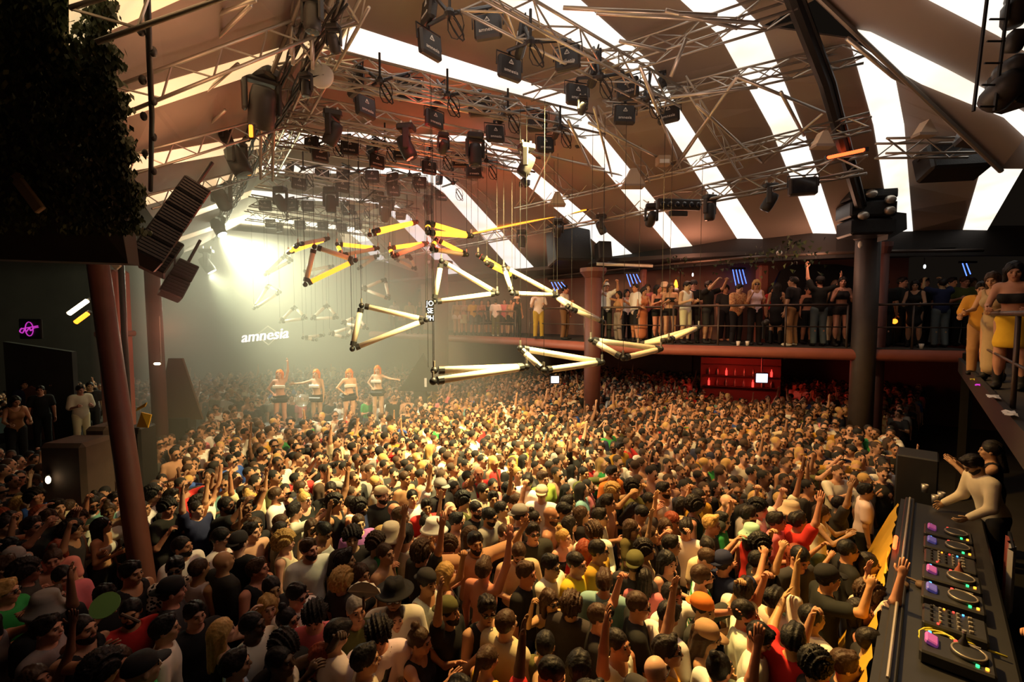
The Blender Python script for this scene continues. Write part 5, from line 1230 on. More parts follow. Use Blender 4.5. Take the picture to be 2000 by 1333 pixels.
# ------------------------------------------------------------------ who is where
LEX = {'tee': 't-shirt', 'loose': 'loose shirt', 'tank': 'tank top', 'crop': 'crop top', 'strap': 'strapless top', 'dress': 'short dress', 'gown': 'long dress', 'long': 'long-sleeved top', None: 'bare chest'}
HAIRLEX = {'short': 'short {} hair', 'crop': 'cropped {} hair', 'buzz': 'shaved {} hair', 'curly': 'curly {} hair', 'afro': 'big curly {} hair', 'long': 'long {} hair', 'bob': '{} bob', 'bun': '{} hair in a bun', 'pony': '{} ponytail', 'quiff': '{} quiff', 'braids': '{} braids', 'bald': 'bald head'}
POSELEX = {'stand': '', 'look': 'head turned', 'drink': 'hand at the chest', 'hold': 'both hands held low', 'raiseR': 'one arm straight up', 'raiseL': 'arm straight up', 'fistR': 'fist raised', 'fistL': 'fist up', 'both': 'both arms up', 'phone': 'hands held up before the face', 'clap': 'clapping',
           'pointR': 'arm reaching forward', 'pointL': 'arm pointing ahead', 'headR': 'hand on the head', 'cross': 'arms crossed', 'rail': 'leaning on the rail', 'hips': 'hands on hips', 'wide': 'arms spread', 'lookdown': 'looking down', 'deck': 'bending over the decks', 'reach': 'reaching out',
           'danceA': 'one arm high', 'danceB': 'arm stretched aside', 'danceC': 'arm stretched aside', 'danceD': 'hand on the hip'}
def describe(top, hair, pose, acc):
    bits = []
    if top: bits.append('%s %s' % ({'charcoal': 'dark grey', 'lightblue': 'light blue'}.get(top[1], top[1]), LEX[top[0]]))
    else: bits.append('bare chest')
    s = 'person in ' + bits[0] if top else 'bare-chested person'
    hats = [a for a in acc if isinstance(a, tuple)]
    if hats: s += ', %s %s' % (hats[0][1], {'bucket': 'bucket hat', 'cap': 'cap', 'backcap': 'backwards cap', 'fedora': 'fedora'}[hats[0][0]])
    else: s += ', ' + HAIRLEX[hair[0]].format('dark' if hair[1] == 'black' else hair[1]) if hair[0] != 'bald' else ', bald head'
    if 'glasses' in acc: s += ', sunglasses'
    elif 'beard' in acc: s += ', beard'
    elif 'strap' in acc: s += ', shoulder strap'
    if POSELEX[pose]: s += ', ' + POSELEX[pose]
    return s
PEOPLE = []                           # (object, base label, px, py, landmark phrase)
def px_of(v):
    d_ = v.y * CP - (v.z - CAMZ) * SP
    return 1000 + FPX * v.x / d_, 666.5 - FPX * ((v.z - CAMZ) * CP + v.y * SP) / d_
DJ = Vector((5.0, 4.4, 0))
def facing(p, jit=24):
    d_ = DJ - p; return math.atan2(d_.x, -d_.y) + math.radians(rnd.gauss(0, jit))
def dirface(deg): return math.radians(deg)      # 0 faces the camera, 90 faces the picture's right, 180 away
GROUND = []
def put(px, py, g, pose, top, hair, skin='tan', acc=(), face=None, lm=None, bottom=None, sc=None, patt=None):
    sc = sc or (rnd.uniform(.93, .99) if g == 'm' else rnd.uniform(.87, .93))
    p = G(px, py, 1.63 * sc); p.z = 0
    f = facing(p, 10) if face is None else dirface(face) - math.atan2(p.x, p.y) * .0
    o = person(p, f, g, pose, top, bottom or (rnd.choice(['trousers', 'shorts']), rnd.choice(['black', 'charcoal', 'navy', 'jeans'])), hair, skin, acc, sc, mat_top=patt)
    PEOPLE.append([o, describe(top, hair, pose, acc), px, py, lm]); GROUND.append((p, .24)); return o
T = lambda k, c: (k, c)
A = [
 (760, 1047, 'm', 'drink', T('tee', 'green'), ('short', 'brown'), 'tan', (('bucket', 'cream'),), 60, 'cream bucket hat'),
 (848, 1035, 'm', 'stand', T('tee', 'white'), ('short', 'brown'), 'tan', (('bucket', 'white'),), 75, 'white bucket hat'),
 (793, 1047, 'm', 'look', T('tank', 'white'), ('short', 'dark'), 'fair', (), 150, None),
 (833, 990, 'm', 'stand', T('tee', 'red'), ('short', 'dark'), 'tan', (), 20, 'red t-shirt'),
 (928, 1060, 'm', 'wide', T('loose', 'tan'), ('short', 'black'), 'olive', ('beard',), 25, 'bearded person with spread arms'),
 (986, 1044, 'm', 'stand', T('tee', 'charcoal'), ('crop', 'brown'), 'fair', (), 25, None),
 (1010, 1074, 'm', 'lookdown', T('loose', 'beige'), ('crop', 'brown'), 'fair', ('beard',), 15, None),
 (1040, 1040, 'm', 'stand', T('loose', 'charcoal'), ('short', 'dark'), 'fair', ('glasses',), 20, None),
 (1100, 1050, 'f', 'look', T('strap', 'black'), ('bun', 'blond'), 'fair', (), 40, 'blond bun'),
 (1156, 1035, 'm', 'lookdown', T('long', 'white'), ('curly', 'brown'), 'tan', (), 10, None),
 (1141, 1072, 'f', 'stand', T('tee', 'red'), ('long', 'red'), 'fair', (), 150, 'long red hair'),
 (1125, 1100, 'm', 'stand', T('tee', 'yellow'), ('crop', 'dark'), 'tan', (), 55, 'yellow t-shirt'),
 (1075, 1105, 'm', 'stand', T('tee', 'white'), ('short', 'black'), 'fair', ('glasses',), 50, None),
 (1180, 1137, 'm', 'stand', T('tee', 'teal'), ('short', 'brown'), 'tan', (), 165, 'teal t-shirt'),
 (870, 1120, 'f', 'stand', T('crop', 'black'), ('long', 'blond'), 'fair', (), 120, None),
 (830, 1137, 'm', 'fistL', T('tank', 'white'), ('crop', 'dark'), 'olive', (('backcap', 'charcoal'),), 60, None),
 (770, 1165, 'm', 'stand', T('loose', 'white'), ('short', 'dark'), 'brown', (('fedora', 'black'), 'glasses'), 10, 'black fedora'),
 (773, 1207, 'f', 'look', T('tank', 'tan'), ('long', 'brown'), 'fair', (), 5, None),
 (875, 1195, 'm', 'raiseR', T('tee', 'black'), ('crop', 'dark'), 'olive', (('backcap', 'olive'), 'beard'), 65, 'olive backwards cap'),
 (948, 1187, 'm', 'drink', T('tank', 'black'), ('quiff', 'dark'), 'tan', ('glasses',), 30, None),
 (988, 1218, 'm', 'stand', T('loose', 'beige'), ('buzz', 'brown'), 'fair', (), 140, 'beige shirt with shaved head'),
 (738, 1225, 'm', 'lookdown', T('tee', 'white'), ('curly', 'dark'), 'tan', ('strap',), 20, None),
 (812, 1250, 'f', 'clap', T('tank', 'black'), ('bun', 'brown'), 'tan', (), 75, None),
 (1065, 1260, 'm', 'stand', T('tank', 'olive'), ('crop', 'black'), 'olive', (), 160, 'olive tank top'),
 (1165, 1205, 'm', 'fistL', T('tee', 'black'), ('crop', 'brown'), 'tan', ('glasses',), 80, None),
 (1116, 1182, 'm', 'stand', T('loose', 'charcoal'), ('curly', 'brown'), 'tan', (), 150, None),
 (1072, 1172, 'f', 'fistR', T('crop', 'black'), ('long', 'brown'), 'tan', ('glasses',), 25, None),
 (712, 1290, 'm', 'stand', T('tee', 'cream'), ('short', 'black'), 'tan', (), 110, 'cream t-shirt'),
 (945, 1292, 'f', 'hold', T('tank', 'yellow'), ('pony', 'brown'), 'tan', (), 130, None),
 (1132, 1300, 'f', 'stand', T('strap', 'black'), ('long', 'black'), 'tan', (), 140, None),
 (945, 1112, 'm', 'raiseR', None, ('short', 'brown'), 'tan', (), 150, None),
 (1027, 1120, 'm', 'stand', T('tee', 'black'), ('short', 'brown'), 'tan', (), 60, None),
 (1312, 1165, 'm', 'pointL', T('tee', 'white'), ('short', 'dark'), 'tan', ('beard',), 30, 'grinning person pointing'),
 (1240, 1182, 'm', 'drink', T('tee', 'black'), ('crop', 'brown'), 'tan', ('glasses',), 85, None),
 (1258, 1132, 'f', 'stand', T('tee', 'pink'), ('braids', 'dark'), 'brown', (), 160, 'pink t-shirt with braids'),
 (1240, 1102, 'm', 'stand', T('tee', 'charcoal'), ('short', 'brown'), 'tan', (('backcap', 'olive'),), 150, None),
 (1370, 1126, 'm', 'look', T('tee', 'green'), ('crop', 'brown'), 'fair', ('glasses', 'beard'), 70, 'green striped t-shirt', None, None, 'cloth_stripe'),
 (1367, 1187, 'm', 'fistL', T('tee', 'charcoal'), ('short', 'dark'), 'tan', (('backcap', 'orange'),), 45, 'orange backwards cap'),
 (1452, 1155, 'm', 'look', T('tee', 'white'), ('short', 'dark'), 'tan', (), 105, None),
 (1464, 1238, 'm', 'lookdown', T('long', 'white'), ('short', 'black'), 'olive', (), 60, None),
 (1448, 1197, 'm', 'fistL', T('tee', 'white'), ('crop', 'dark'), 'tan', ('beard',), 70, None),
 (1512, 1172, 'm', 'stand', T('tee', 'cream'), ('short', 'black'), 'tan', (), 120, None),
 (1550, 1250, 'm', 'pointL', T('tee', 'red'), ('short', 'black'), 'tan', (), 130, 'red collar'),
 (1585, 1207, 'm', 'raiseL', T('tee', 'white'), ('crop', 'black'), 'tan', (), 100, None),
 (1302, 1272, 'm', 'raiseL', T('tank', 'mustard'), ('quiff', 'dark'), 'tan', ('glasses',), 80, 'mustard tank top'),
 (1294, 1208, 'm', 'lookdown', T('tee', 'white'), ('short', 'black'), 'tan', (), 120, None),
 (1206, 1258, 'm', 'raiseR', T('tank', 'white'), ('crop', 'dark'), 'olive', (), 40, 'shouting person in the white tank top'),
 (1370, 1240, 'f', 'hold', T('crop', 'black'), ('long', 'brown'), 'tan', (('cap', 'tan'),), 60, 'tan cap'),
 (1405, 1305, 'm', 'raiseR', T('tee', 'white'), ('bun', 'black'), 'tan', (), 110, None),
 (1300, 1030, 'f', 'phone', T('crop', 'black'), ('long', 'brown'), 'fair', (), 5, None),
 (1340, 1032, 'm', 'stand', T('tee', 'white'), ('short', 'dark'), 'tan', (), 150, None),
 (1366, 1088, 'm', 'lookdown', T('tee', 'black'), ('buzz', 'brown'), 'fair', (), 60, None),
 (1413, 1100, 'm', 'phone', T('tee', 'navy'), ('short', 'dark'), 'tan', (('backcap', 'navy'),), 110, 'navy backwards cap'),
 (1482, 1064, 'm', 'fistR', T('tee', 'black'), ('curly', 'black'), 'tan', ('beard',), 60, None),
 (1468, 1046, 'f', 'stand', T('tank', 'red'), ('bob', 'brown'), 'fair', (('bucket', 'mint'),), 120, 'mint bucket hat'),
 (1515, 1018, 'm', 'look', T('tee', 'pink'), ('short', 'dark'), 'olive', (), 45, 'pink t-shirt under short hair'),
 (1558, 1018, 'm', 'raiseR', T('tee', 'red'), ('short', 'dark'), 'tan', (), 90, 'red t-shirt with raised arm'),
 (1550, 1082, 'm', 'lookdown', T('tee', 'charcoal'), ('crop', 'black'), 'tan', (), 20, None),
 (1478, 1097, 'm', 'fistL', T('tee', 'black'), ('short', 'black'), 'tan', ('glasses', 'beard'), 75, None),
 (1385, 1024, 'm', 'fistL', T('tee', 'charcoal'), ('quiff', 'blond'), 'tan', (), 60, 'blond quiff'),
 (1300, 1096, 'f', 'drink', T('tank', 'black'), ('long', 'black'), 'fair', (), 40, None),
 (355, 1068, 'm', 'look', T('tee', 'white'), ('crop', 'dark'), 'tan', ('beard', 'strap'), 70, None),
 (342, 1110, 'm', 'stand', T('tee', 'black'), ('short', 'black'), 'brown', ('glasses',), 30, None, None, None, 'cloth_print'),
 (388, 1112, 'm', 'stand', T('tank', 'white'), ('crop', 'brown'), 'tan', (), 160, None),
 (435, 1098, 'm', 'stand', T('long', 'charcoal'), ('bald', 'dark'), 'tan', (), 150, 'bald head'),
 (466, 1062, 'm', 'stand', T('tee', 'black'), ('crop', 'dark'), 'fair', (('backcap', 'charcoal'),), 170, None),
 (502, 1112, 'm', 'look', T('tank', 'black'), ('short', 'brown'), 'tan', (), 80, None),
 (530, 1150, 'm', 'stand', T('tee', 'black'), ('crop', 'dark'), 'olive', (), 50, None),
 (575, 1160, 'm', 'hold', T('loose', 'white'), ('short', 'dark'), 'fair', ('glasses',), 60, 'printed white shirt', None, None, 'cloth_print'),
 (615, 1192, 'm', 'lookdown', T('tee', 'pink'), ('curly', 'dark'), 'fair', ('strap',), 20, 'pink t-shirt with strap'),
 (668, 1135, 'f', 'stand', T('tee', 'charcoal'), ('afro', 'blond'), 'tan', (), 150, 'big blond curls'),
 (696, 1190, 'm', 'look', T('long', 'olive'), ('crop', 'grey'), 'tan', (), 15, 'person under the paper fan'),
 (640, 1250, 'm', 'lookdown', T('tee', 'white'), ('short', 'dark'), 'tan', (), 140, None),
 (522, 1185, 'f', 'headR', T('tank', 'tan'), ('bob', 'blond'), 'fair', (), 60, None),
 (492, 1222, 'm', 'look', T('tee', 'white'), ('crop', 'black'), 'dark', ('strap',), 70, None),
 (560, 1212, 'f', 'stand', T('tank', 'white'), ('bun', 'dark'), 'tan', ('glasses',), 80, None),
 (542, 1258, 'm', 'lookdown', T('tee', 'black'), ('curly', 'dark'), 'tan', (), 60, None),
 (432, 1235, 'f', 'stand', T('crop', 'black'), ('long', 'blond'), 'fair', (), 140, 'long blond hair'),
 (546, 1292, 'm', 'phone', T('tank', 'white'), ('buzz', 'black'), 'dark', (), 80, None),
 (458, 1300, 'm', 'stand', T('tee', 'lightblue'), ('short', 'dark'), 'tan', (), 120, 'light blue t-shirt'),
 (622, 1282, 'f', 'hold', T('tank', 'black'), ('bob', 'red'), 'fair', (), 70, 'red bob'),
 (705, 1122, 'f', 'stand', T('strap', 'black'), ('long', 'brown'), 'tan', (), 60, None),
 (735, 1063, 'm', 'stand', T('tee', 'grey'), ('curly', 'brown'), 'fair', (), 60, None),
 (752, 1082, 'm', 'raiseL', None, ('crop', 'brown'), 'tan', (), 70, 'bare-chested person with raised arm'),
 (604, 1072, 'm', 'look', T('tee', 'white'), ('short', 'brown'), 'fair', ('beard',), 40, None),
 (672, 1096, 'm', 'look', T('tank', 'charcoal'), ('quiff', 'dark'), 'tan', (), 85, None),
 (555, 1060, 'f', 'stand', T('tank', 'cream'), ('afro', 'blond'), 'fair', (), 100, None),
 (688, 1050, 'm', 'stand', T('tee', 'charcoal'), ('curly', 'dark'), 'fair', (), 20, None),
 (1030, 940, 'm', 'look', T('tee', 'white'), ('short', 'dark'), 'tan', (), 140, None), (860, 952, 'm', 'stand', T('tee', 'black'), ('short', 'dark'), 'tan', (('cap', 'grey'),), 50, 'grey cap'),
 (790, 935, 'm', 'stand', None, ('crop', 'brown'), 'tan', (), 60, None), (1058, 965, 'm', 'stand', T('tee', 'white'), ('short', 'blond'), 'fair', (('backcap', 'beige'),), 170, 'beige backwards cap'),
 (1010, 925, 'f', 'both', T('crop', 'white'), ('bun', 'blond'), 'fair', (), 30, None), (1140, 925, 'm', 'pointL', T('tee', 'olive'), ('crop', 'dark'), 'tan', (), 40, None),
 (1195, 925, 'm', 'stand', T('tee', 'orange'), ('short', 'dark'), 'tan', (), 30, 'orange t-shirt'), (1060, 935, 'm', 'stand', T('tee', 'lime'), ('short', 'brown'), 'tan', (), 35, 'lime t-shirt'),
 (1210, 875, 'm', 'stand', T('tee', 'mustard'), ('short', 'dark'), 'tan', (), 30, None), (935, 925, 'm', 'pointR', T('tee', 'red'), ('bald', 'dark'), 'tan', (), 10, None),
 (700, 1022, 'm', 'stand', T('tee', 'purple'), ('buzz', 'brown'), 'fair', (), 40, 'purple t-shirt'), (575, 1000, 'm', 'pointR', T('tee', 'white'), ('short', 'dark'), 'tan', (), 120, None),
 (1640, 985, 'm', 'raiseR', T('tee', 'charcoal'), ('crop', 'dark'), 'tan', (), 60, None), (1690, 960, 'm', 'stand', T('tee', 'white'), ('short', 'black'), 'tan', (), 60, None),
 (1545, 1000, 'm', 'stand', T('tee', 'black'), ('short', 'dark'), 'tan', (('bucket', 'beige'),), 70, 'beige bucket hat'), (1600, 1000, 'f', 'clap', T('tank', 'white'), ('long', 'brown'), 'fair', (), 50, None),
 (1655, 1075, 'm', 'stand', T('tee', 'black'), ('crop', 'black'), 'olive', ('glasses',), 75, None), (1695, 1100, 'f', 'stand', T('strap', 'black'), ('long', 'dark'), 'tan', (), 60, None),
 (1700, 1160, 'm', 'raiseR', T('tee', 'cream'), ('curly', 'brown'), 'tan', (), 80, 'cream t-shirt by the yellow board'), (1680, 1195, 'f', 'raiseL', T('tank', 'black'), ('long', 'dark'), 'tan', (), 60, None),
 (1610, 1130, 'm', 'fistR', T('tee', 'black'), ('short', 'black'), 'tan', (('cap', 'black'),), 75, None), (1650, 1300, 'm', 'stand', T('tee', 'black'), ('short', 'brown'), 'fair', (), 70, None),
 (1590, 1300, 'm', 'fistL', T('tee', 'charcoal'), ('curly', 'black'), 'tan', (), 90, None), (1700, 1255, 'm', 'stand', T('tee', 'black'), ('crop', 'dark'), 'tan', ('beard',), 70, None),
 (380, 1200, 'm', 'stand', T('tee', 'black'), ('short', 'black'), 'tan', (), 60, None), (255, 1120, 'm', 'stand', T('tank', 'black'), ('short', 'dark'), 'tan', (), 80, None), (320, 1230, 'm', 'stand', T('tee', 'white'), ('short', 'black'), 'tan', (), 120, None),
 (205, 1165, 'm', 'raiseR', T('tee', 'black'), ('short', 'dark'), 'brown', (), 60, None), (90, 1230, 'm', 'stand', T('tee', 'grey'), ('short', 'dark'), 'tan', (), 100, None), (230, 1290, 'f', 'stand', T('tank', 'mustard'), ('long', 'brown'), 'tan', (), 60, None),
]
for a in A: put(*a)
# held things
q = G(710, 1172, 1.98); t = thing('hand_fan', 'pale paper hand fan held above the face turned up to it', 'fan', q)
mb = MB(); mb.poly([(0, 0, 0)] + [(math.cos(a_ * .22 + .35) * .15, .02 * (a_ % 2), math.sin(a_ * .22 + .35) * .15) for a_ in range(12)]); mb.build('paper', M['white'], t); MB().tube([(0, 0, -.08), (.0, 0, .02)], .012, 6).build('handle', M['wood'], t)
q = G(205, 1183, 1.95); t = thing('hand_fan', 'dim green round fan held up in the dark corner of the crowd', 'fan', q, .4); MB().lathe([(0, -.008), (.10, -.006), (.10, .006), (0, .008)], 20, Matrix.Rotation(.75, 3, 'X')).build('disc', mat('green_fan', (.14, .32, .08), .7), t); MB().tube([(.1, 0, -.1), (.22, .0, -.2)], .012, 6).build('handle', M['wood'], t)
# fill the floor around them, denser than arm's length
def inside(p):
    x, y = p.x, p.y
    s = (p - BA).dot(bn)
    along = (p - BA).dot(bd)
    if along < BL + .5 and s > -.84: return False
    if along >= BL + .5 and s > -.30 + (along - BL) * .02: return False
    if (p - UB[0]).cross(UB[1] - UB[0]).z < 0 and False: return False
    w = p.dot(PX); u = p.dot(AX)
    if u > 24.5 or w < -5.2: return False
    if (Vector((p.x, p.y)) - Vector((a0.x, a0.y))).length < .5: return False
    for c, r in PILL:
        if (p - c).length < r: return False
    if abs(p.x + 11.5) < 3.0 and abs(p.y - 12.5) < 3.3: return False
    if abs(p.x - POD.x) < 2.4 and -1.2 < p.y - POD.y < .95: return False
    for i in range(len(UB) - 1):
        a_, b_ = UB[i], UB[i + 1]
        if min(a_.x, b_.x) <= p.x <= max(a_.x, b_.x):
            yy = a_.y + (b_.y - a_.y) * (p.x - a_.x) / (b_.x - a_.x)
            if p.y > yy - .6: return False
    return True
PILL = []; POD = P(640, 800, 13.6); POD.z = 0
for o in list(C.objects):
    if o.name.split('.')[0] in ('pillar', 'red_column', 'black_pole', 'stone_block', 'speaker_cabinet', 'triangle_board', 'bar', 'monitor_speaker'):
        c = o.location.copy()
        if o.type == 'MESH' and c.length < .01: c = sum((Vector(b) for b in o.bound_box), Vector()) / 8
        c.z = 0; PILL.append((c, 2.0 if o.name.startswith('bar') else .8 if o.name.startswith('pillar') else .55))
spots = []
y = 3.05; row = 0
while y < 23:
    st = .375 + .003 * y; x = -1.16 * y - 1.0 + (row % 2) * st / 2
    while x < 1.2 * y + 1:
        p = Vector((x + rnd.uniform(-.09, .09), y + rnd.uniform(-.08, .08), 0)); x += st
        sx, sy = px_of(p + Vector((0, 0, 1.62)))
        if sx < -30 or sx > 1990 or not inside(p): continue
        if sx > 1900 and p.y < 7: continue
        if any((p - q).length < .32 for q, r in GROUND if abs(q.x - p.x) < .5 and abs(q.y - p.y) < .5): continue
        spots.append((p, sx, sy))
    y += st * .86; row += 1
spots.sort(key=lambda s: s[0].y)
N_IND = 250 - len(A)
topc = ['white'] * 9 + ['black'] * 12 + ['charcoal'] * 6 + ['grey'] * 2 + ['cream', 'beige', 'tan', 'navy', 'red', 'pink', 'blue', 'green', 'olive', 'mustard', 'teal', 'rust']
poses_m = ['stand'] * 5 + ['look'] * 5 + ['drink'] * 3 + ['hold'] * 3 + ['raiseR', 'raiseL', 'fistR', 'fistL', 'clap', 'headR', 'lookdown', 'lookdown', 'phone', 'pointR', 'both', 'cross']
def rnd_person():
    g = 'm' if rnd.random() < .68 else 'f'
    if g == 'm':
        kind = rnd.choice(['tee'] * 7 + ['loose'] * 2 + ['tank'] * 2 + [None]); hair = (rnd.choice(['short'] * 5 + ['crop'] * 4 + ['curly'] * 2 + ['quiff', 'buzz', 'bald']), rnd.choice(['dark'] * 5 + ['black'] * 3 + ['brown'] * 4 + ['blond']))
        acc = ['glasses'] if rnd.random() < .28 else []
        if rnd.random() < .25: acc.append('beard')
        if rnd.random() < .08: acc.append((rnd.choice(['cap', 'backcap', 'bucket']), rnd.choice(['black', 'white', 'beige', 'navy', 'grey'])))
        if rnd.random() < .06: acc.append('strap')
    else:
        kind = rnd.choice(['tank', 'tank', 'crop', 'crop', 'strap', 'tee', 'dress']); hair = (rnd.choice(['long'] * 5 + ['bun', 'pony', 'bob', 'braids', 'curly']), rnd.choice(['dark', 'dark', 'brown', 'brown', 'black', 'blond', 'red']))
        acc = ['glasses'] if rnd.random() < .3 else []
    return g, rnd.choice(poses_m), (kind, rnd.choice(topc)) if kind else None, hair, rnd.choice(['fair', 'fair', 'tan', 'tan', 'tan', 'olive', 'olive', 'brown']), acc
STUFF = []
for p, sx, sy in spots:
    g, pose, top, hair, skin, acc = rnd_person()
    if N_IND > 0:
        N_IND -= 1; sc = rnd.uniform(.92, 1.0) if g == 'm' else rnd.uniform(.86, .94)
        o = person(p, facing(p), g, pose, top, (rnd.choice(['trousers', 'shorts']), rnd.choice(['black', 'charcoal', 'navy', 'jeans'])), hair, skin, acc, sc)
        PEOPLE.append([o, describe(top, hair, pose, acc), sx, sy, None])
    else: STUFF.append((p, g, pose, top, hair, skin))
# ------------------------------------------------------------------ the rest of the crowd: one mass
PAL = [('skin', (.58, .33, .22)), ('skin', (.48, .25, .15)), ('skin', (.38, .20, .12)), ('skin', (.18, .085, .05)), ('hair', HAIRC['dark']), ('hair', HAIRC['brown']), ('hair', HAIRC['blond']), ('hair', HAIRC['black'])] + [('top', COL[c]) for c in ('white', 'black', 'charcoal', 'grey', 'cream', 'beige', 'red', 'pink', 'blue', 'green', 'navy', 'mustard', 'teal', 'olive')]
CM = [mat('crowd_' + k, c, .8, 0, .1, 14) for k, c in PAL]
topi = {c: 8 + i for i, c in enumerate(('white', 'black', 'charcoal', 'grey', 'cream', 'beige', 'red', 'pink', 'blue', 'green', 'navy', 'mustard', 'teal', 'olive'))}
def mass_proto(g, pose, long_hair, sleeve, glasses, h):
    J = get_skel(g, pose); body = body_prims(J); hd = move(head_prims(g == 'f'), J['RH'], J['headc'])
    body.append(('rc', J['neck'] - np.array((0, 0, .05)), J['headc'] + J['RH'] @ np.array((0, .02, -.06)), .055, .05, .03))
    hair = [('el', (0, .035, .045), (.086, .098, .09), None, .02)]
    if long_hair: hair += [('rc', (0, .09, .02), (0, .11, -.26), .065, .05, .03), ('rc', (.07, .04, .0), (.08, .05, -.22), .035, .03, .02), ('rc', (-.07, .04, .0), (-.08, .05, -.22), .035, .03, .02)]
    hair = move(hair, J['RH'], J['headc']); TT, RL = J['T'], J['RL']
    sh = [('el', TT((0, 0, 1.27)), (.185, .13, .19), RL, .05), ('el', TT((0, 0, 1.05)), (.16, .12, .2), RL, .06), ('rc', TT((-.12, .012, 1.41)), TT((.12, .012, 1.41)), .07, .07, .05)]
    if sleeve:
        for n in 'LR': sh.append(('rc', J['sh' + n], J['sh' + n] + (J['el' + n] - J['sh' + n]) * .6, .07, .064, .04))
    lo, hi = bounds(body + hd + hair); lo[2] = .62
    F0 = Field(lo, hi, h).run(body + hd); F1 = Field(lo, hi, h).run(hair); F2 = Field(lo, hi, h).run(sh); F3 = Field(lo, hi, h)
    F3.run([('el', (0, .01, .92), (.175, .13, .16), None, .03), ('rc', J['hipL'], J['knL'], .1, .075, .05), ('rc', J['hipR'], J['knR'], .1, .075, .05)])
    Ds = np.stack([F0.D, F1.D, F2.D, F3.D]); F0.D = Ds.min(0); V, Q = F0.surf()
    c = V[Q].mean(1); ijk = np.clip(np.round((c - F0.lo) / h).astype(int), 0, np.array(F0.D.shape) - 1)
    cls = Ds[:, ijk[:, 0], ijk[:, 1], ijk[:, 2]].argmin(0)
    V = relax(V, Q, 1); mb = MB(); R = Matrix(J['RH'].tolist()); hc = Vector(J['headc'])
    if glasses: mb.box(hc + R @ Vector((0, -.097, .008)), (.13, .02, .034), R)
    else:
        for s in (-1, 1): mb.box(hc + R @ Vector((s * .032, -.090, .008)), (.030, .018, .013), R); mb.box(hc + R @ Vector((s * .032, -.092, .031)), (.036, .016, .008), R)
    n1 = len(mb.f); mb.box(hc + R @ Vector((0, -.098, -.056)), (.042, .018, .011), R); mb.box(hc + R @ Vector((0, -.108, -.018)), (.026, .026, .03), R)
    cls = np.concatenate([cls, [1] * n1, [1] * 6, [0] * 6]); Q = np.concatenate([Q, np.array(mb.f) + len(V)]); V = np.concatenate([V, np.array(mb.v)])
    return V, Q, cls
MP = {}
VV, FF, MI = [], [], []; base = 0
for p, g, pose, top, hair, skin in STUFF:
    pose = pose if pose in ('stand', 'look', 'drink', 'hold', 'raiseR', 'raiseL', 'fistR', 'fistL', 'clap', 'phone', 'both') else 'stand'
    if pose in ('raiseR', 'raiseL', 'both', 'fistR', 'fistL') and rnd.random() < .6: pose = rnd.choice(['stand', 'look', 'drink'])
    k = (g, pose, hair[0] in ('long', 'bob', 'braids'), bool(top) and top[0] in ('tee', 'loose'), rnd.random() < .25, .021 if p.y < 9 else .026 if p.y < 12.5 else .034)
    if k not in MP: MP[k] = mass_proto(*k)
    V, Q, cls = MP[k]; a_ = facing(p, 30); s_ = rnd.uniform(.90, 1.0) * (.95 if g == 'f' else 1); ca, sa = math.cos(a_) * s_, math.sin(a_) * s_
    W = np.empty_like(V); W[:, 0] = V[:, 0] * ca - V[:, 1] * sa + p.x; W[:, 1] = V[:, 0] * sa + V[:, 1] * ca + p.y; W[:, 2] = V[:, 2] * s_
    si = {'fair': 0, 'tan': 1, 'olive': 2, 'brown': 3, 'dark': 3}[skin]; hi_ = {'dark': 4, 'brown': 5, 'blond': 6, 'black': 7, 'red': 5, 'grey': 6}[hair[1]]
    ti = topi.get(top[1], 8) if top else si
    lut = np.array([si, hi_, ti, 9 if rnd.random() < .8 else 18]); VV.append(W); FF.append(Q + base); MI.append(lut[cls]); base += len(V)
print('mass', len(STUFF), base)
if VV:
    me = np_mesh('crowd', np.concatenate(VV), np.concatenate(FF), CM, np.concatenate(MI)); o = link('crowd', me); o['kind'] = 'stuff'; tag(o, 'dense mass of dancing people filling the far dance floor', 'crowd')
# ------------------------------------------------------------------ dancers on the podium
def up_on(px, Y, z, face, **k):
    p = P(px, 700, Y); p.z = z; return person(p, dirface(face), **k)
DA = [(545, 13.3, 'danceA', 'fair', 'white banded dancer with orange wig, one arm high, far from the letters', 12, -6), (617, 13.4, 'danceB', 'fair', 'white banded dancer with orange wig beside the clear balloon', -8, 3), (680, 13.6, 'danceD', 'fair', 'white banded dancer with orange wig, hips tilted, third of four', 35, 6), (737, 14.4, 'danceC', 'fair', 'white banded dancer with orange wig, arm stretched aside, nearest the letters', -5, 0)]
for px, Y, pose, sk, lb_, f, roll in DA:
    o = up_on(px, Y, .94, f, g='f', pose=pose, top=None, bottom=('hotpants', 'black'), hair=('bob', 'orange'), skin=sk, scale=1.0, label=lb_, group='podium dancers', shoes=('shoe', 'beige'))
    J = get_skel('f', pose); c = bpy.data.objects.new('chest_band', MB().box(J['T']((0, -.128, 1.275)), (.33, .05, .085), Matrix(J['RL'].tolist()), .012).mesh('chest_band', M['white'])); C.objects.link(c); c.parent = o
    c = bpy.data.objects.new('hip_band', MB().box((0, .0, .90), (.42, .30, .11), None, .03).mesh('hip_band', M['black'])); C.objects.link(c); c.parent = o
p = P(590, 783, 13.1); t = thing('balloon', 'clear round balloon on a stick above the crowd', 'balloon', p); gl = mat('clear_balloon', (.9, .85, .8), .08, 0, trans=.85); MB().ball((0, 0, 0), .19, 20, 14).build('skin', gl, t, True); MB().tube([(0, 0, -.19), (.03, 0, -.75)], .01, 6).build('stick', M['white'], t)
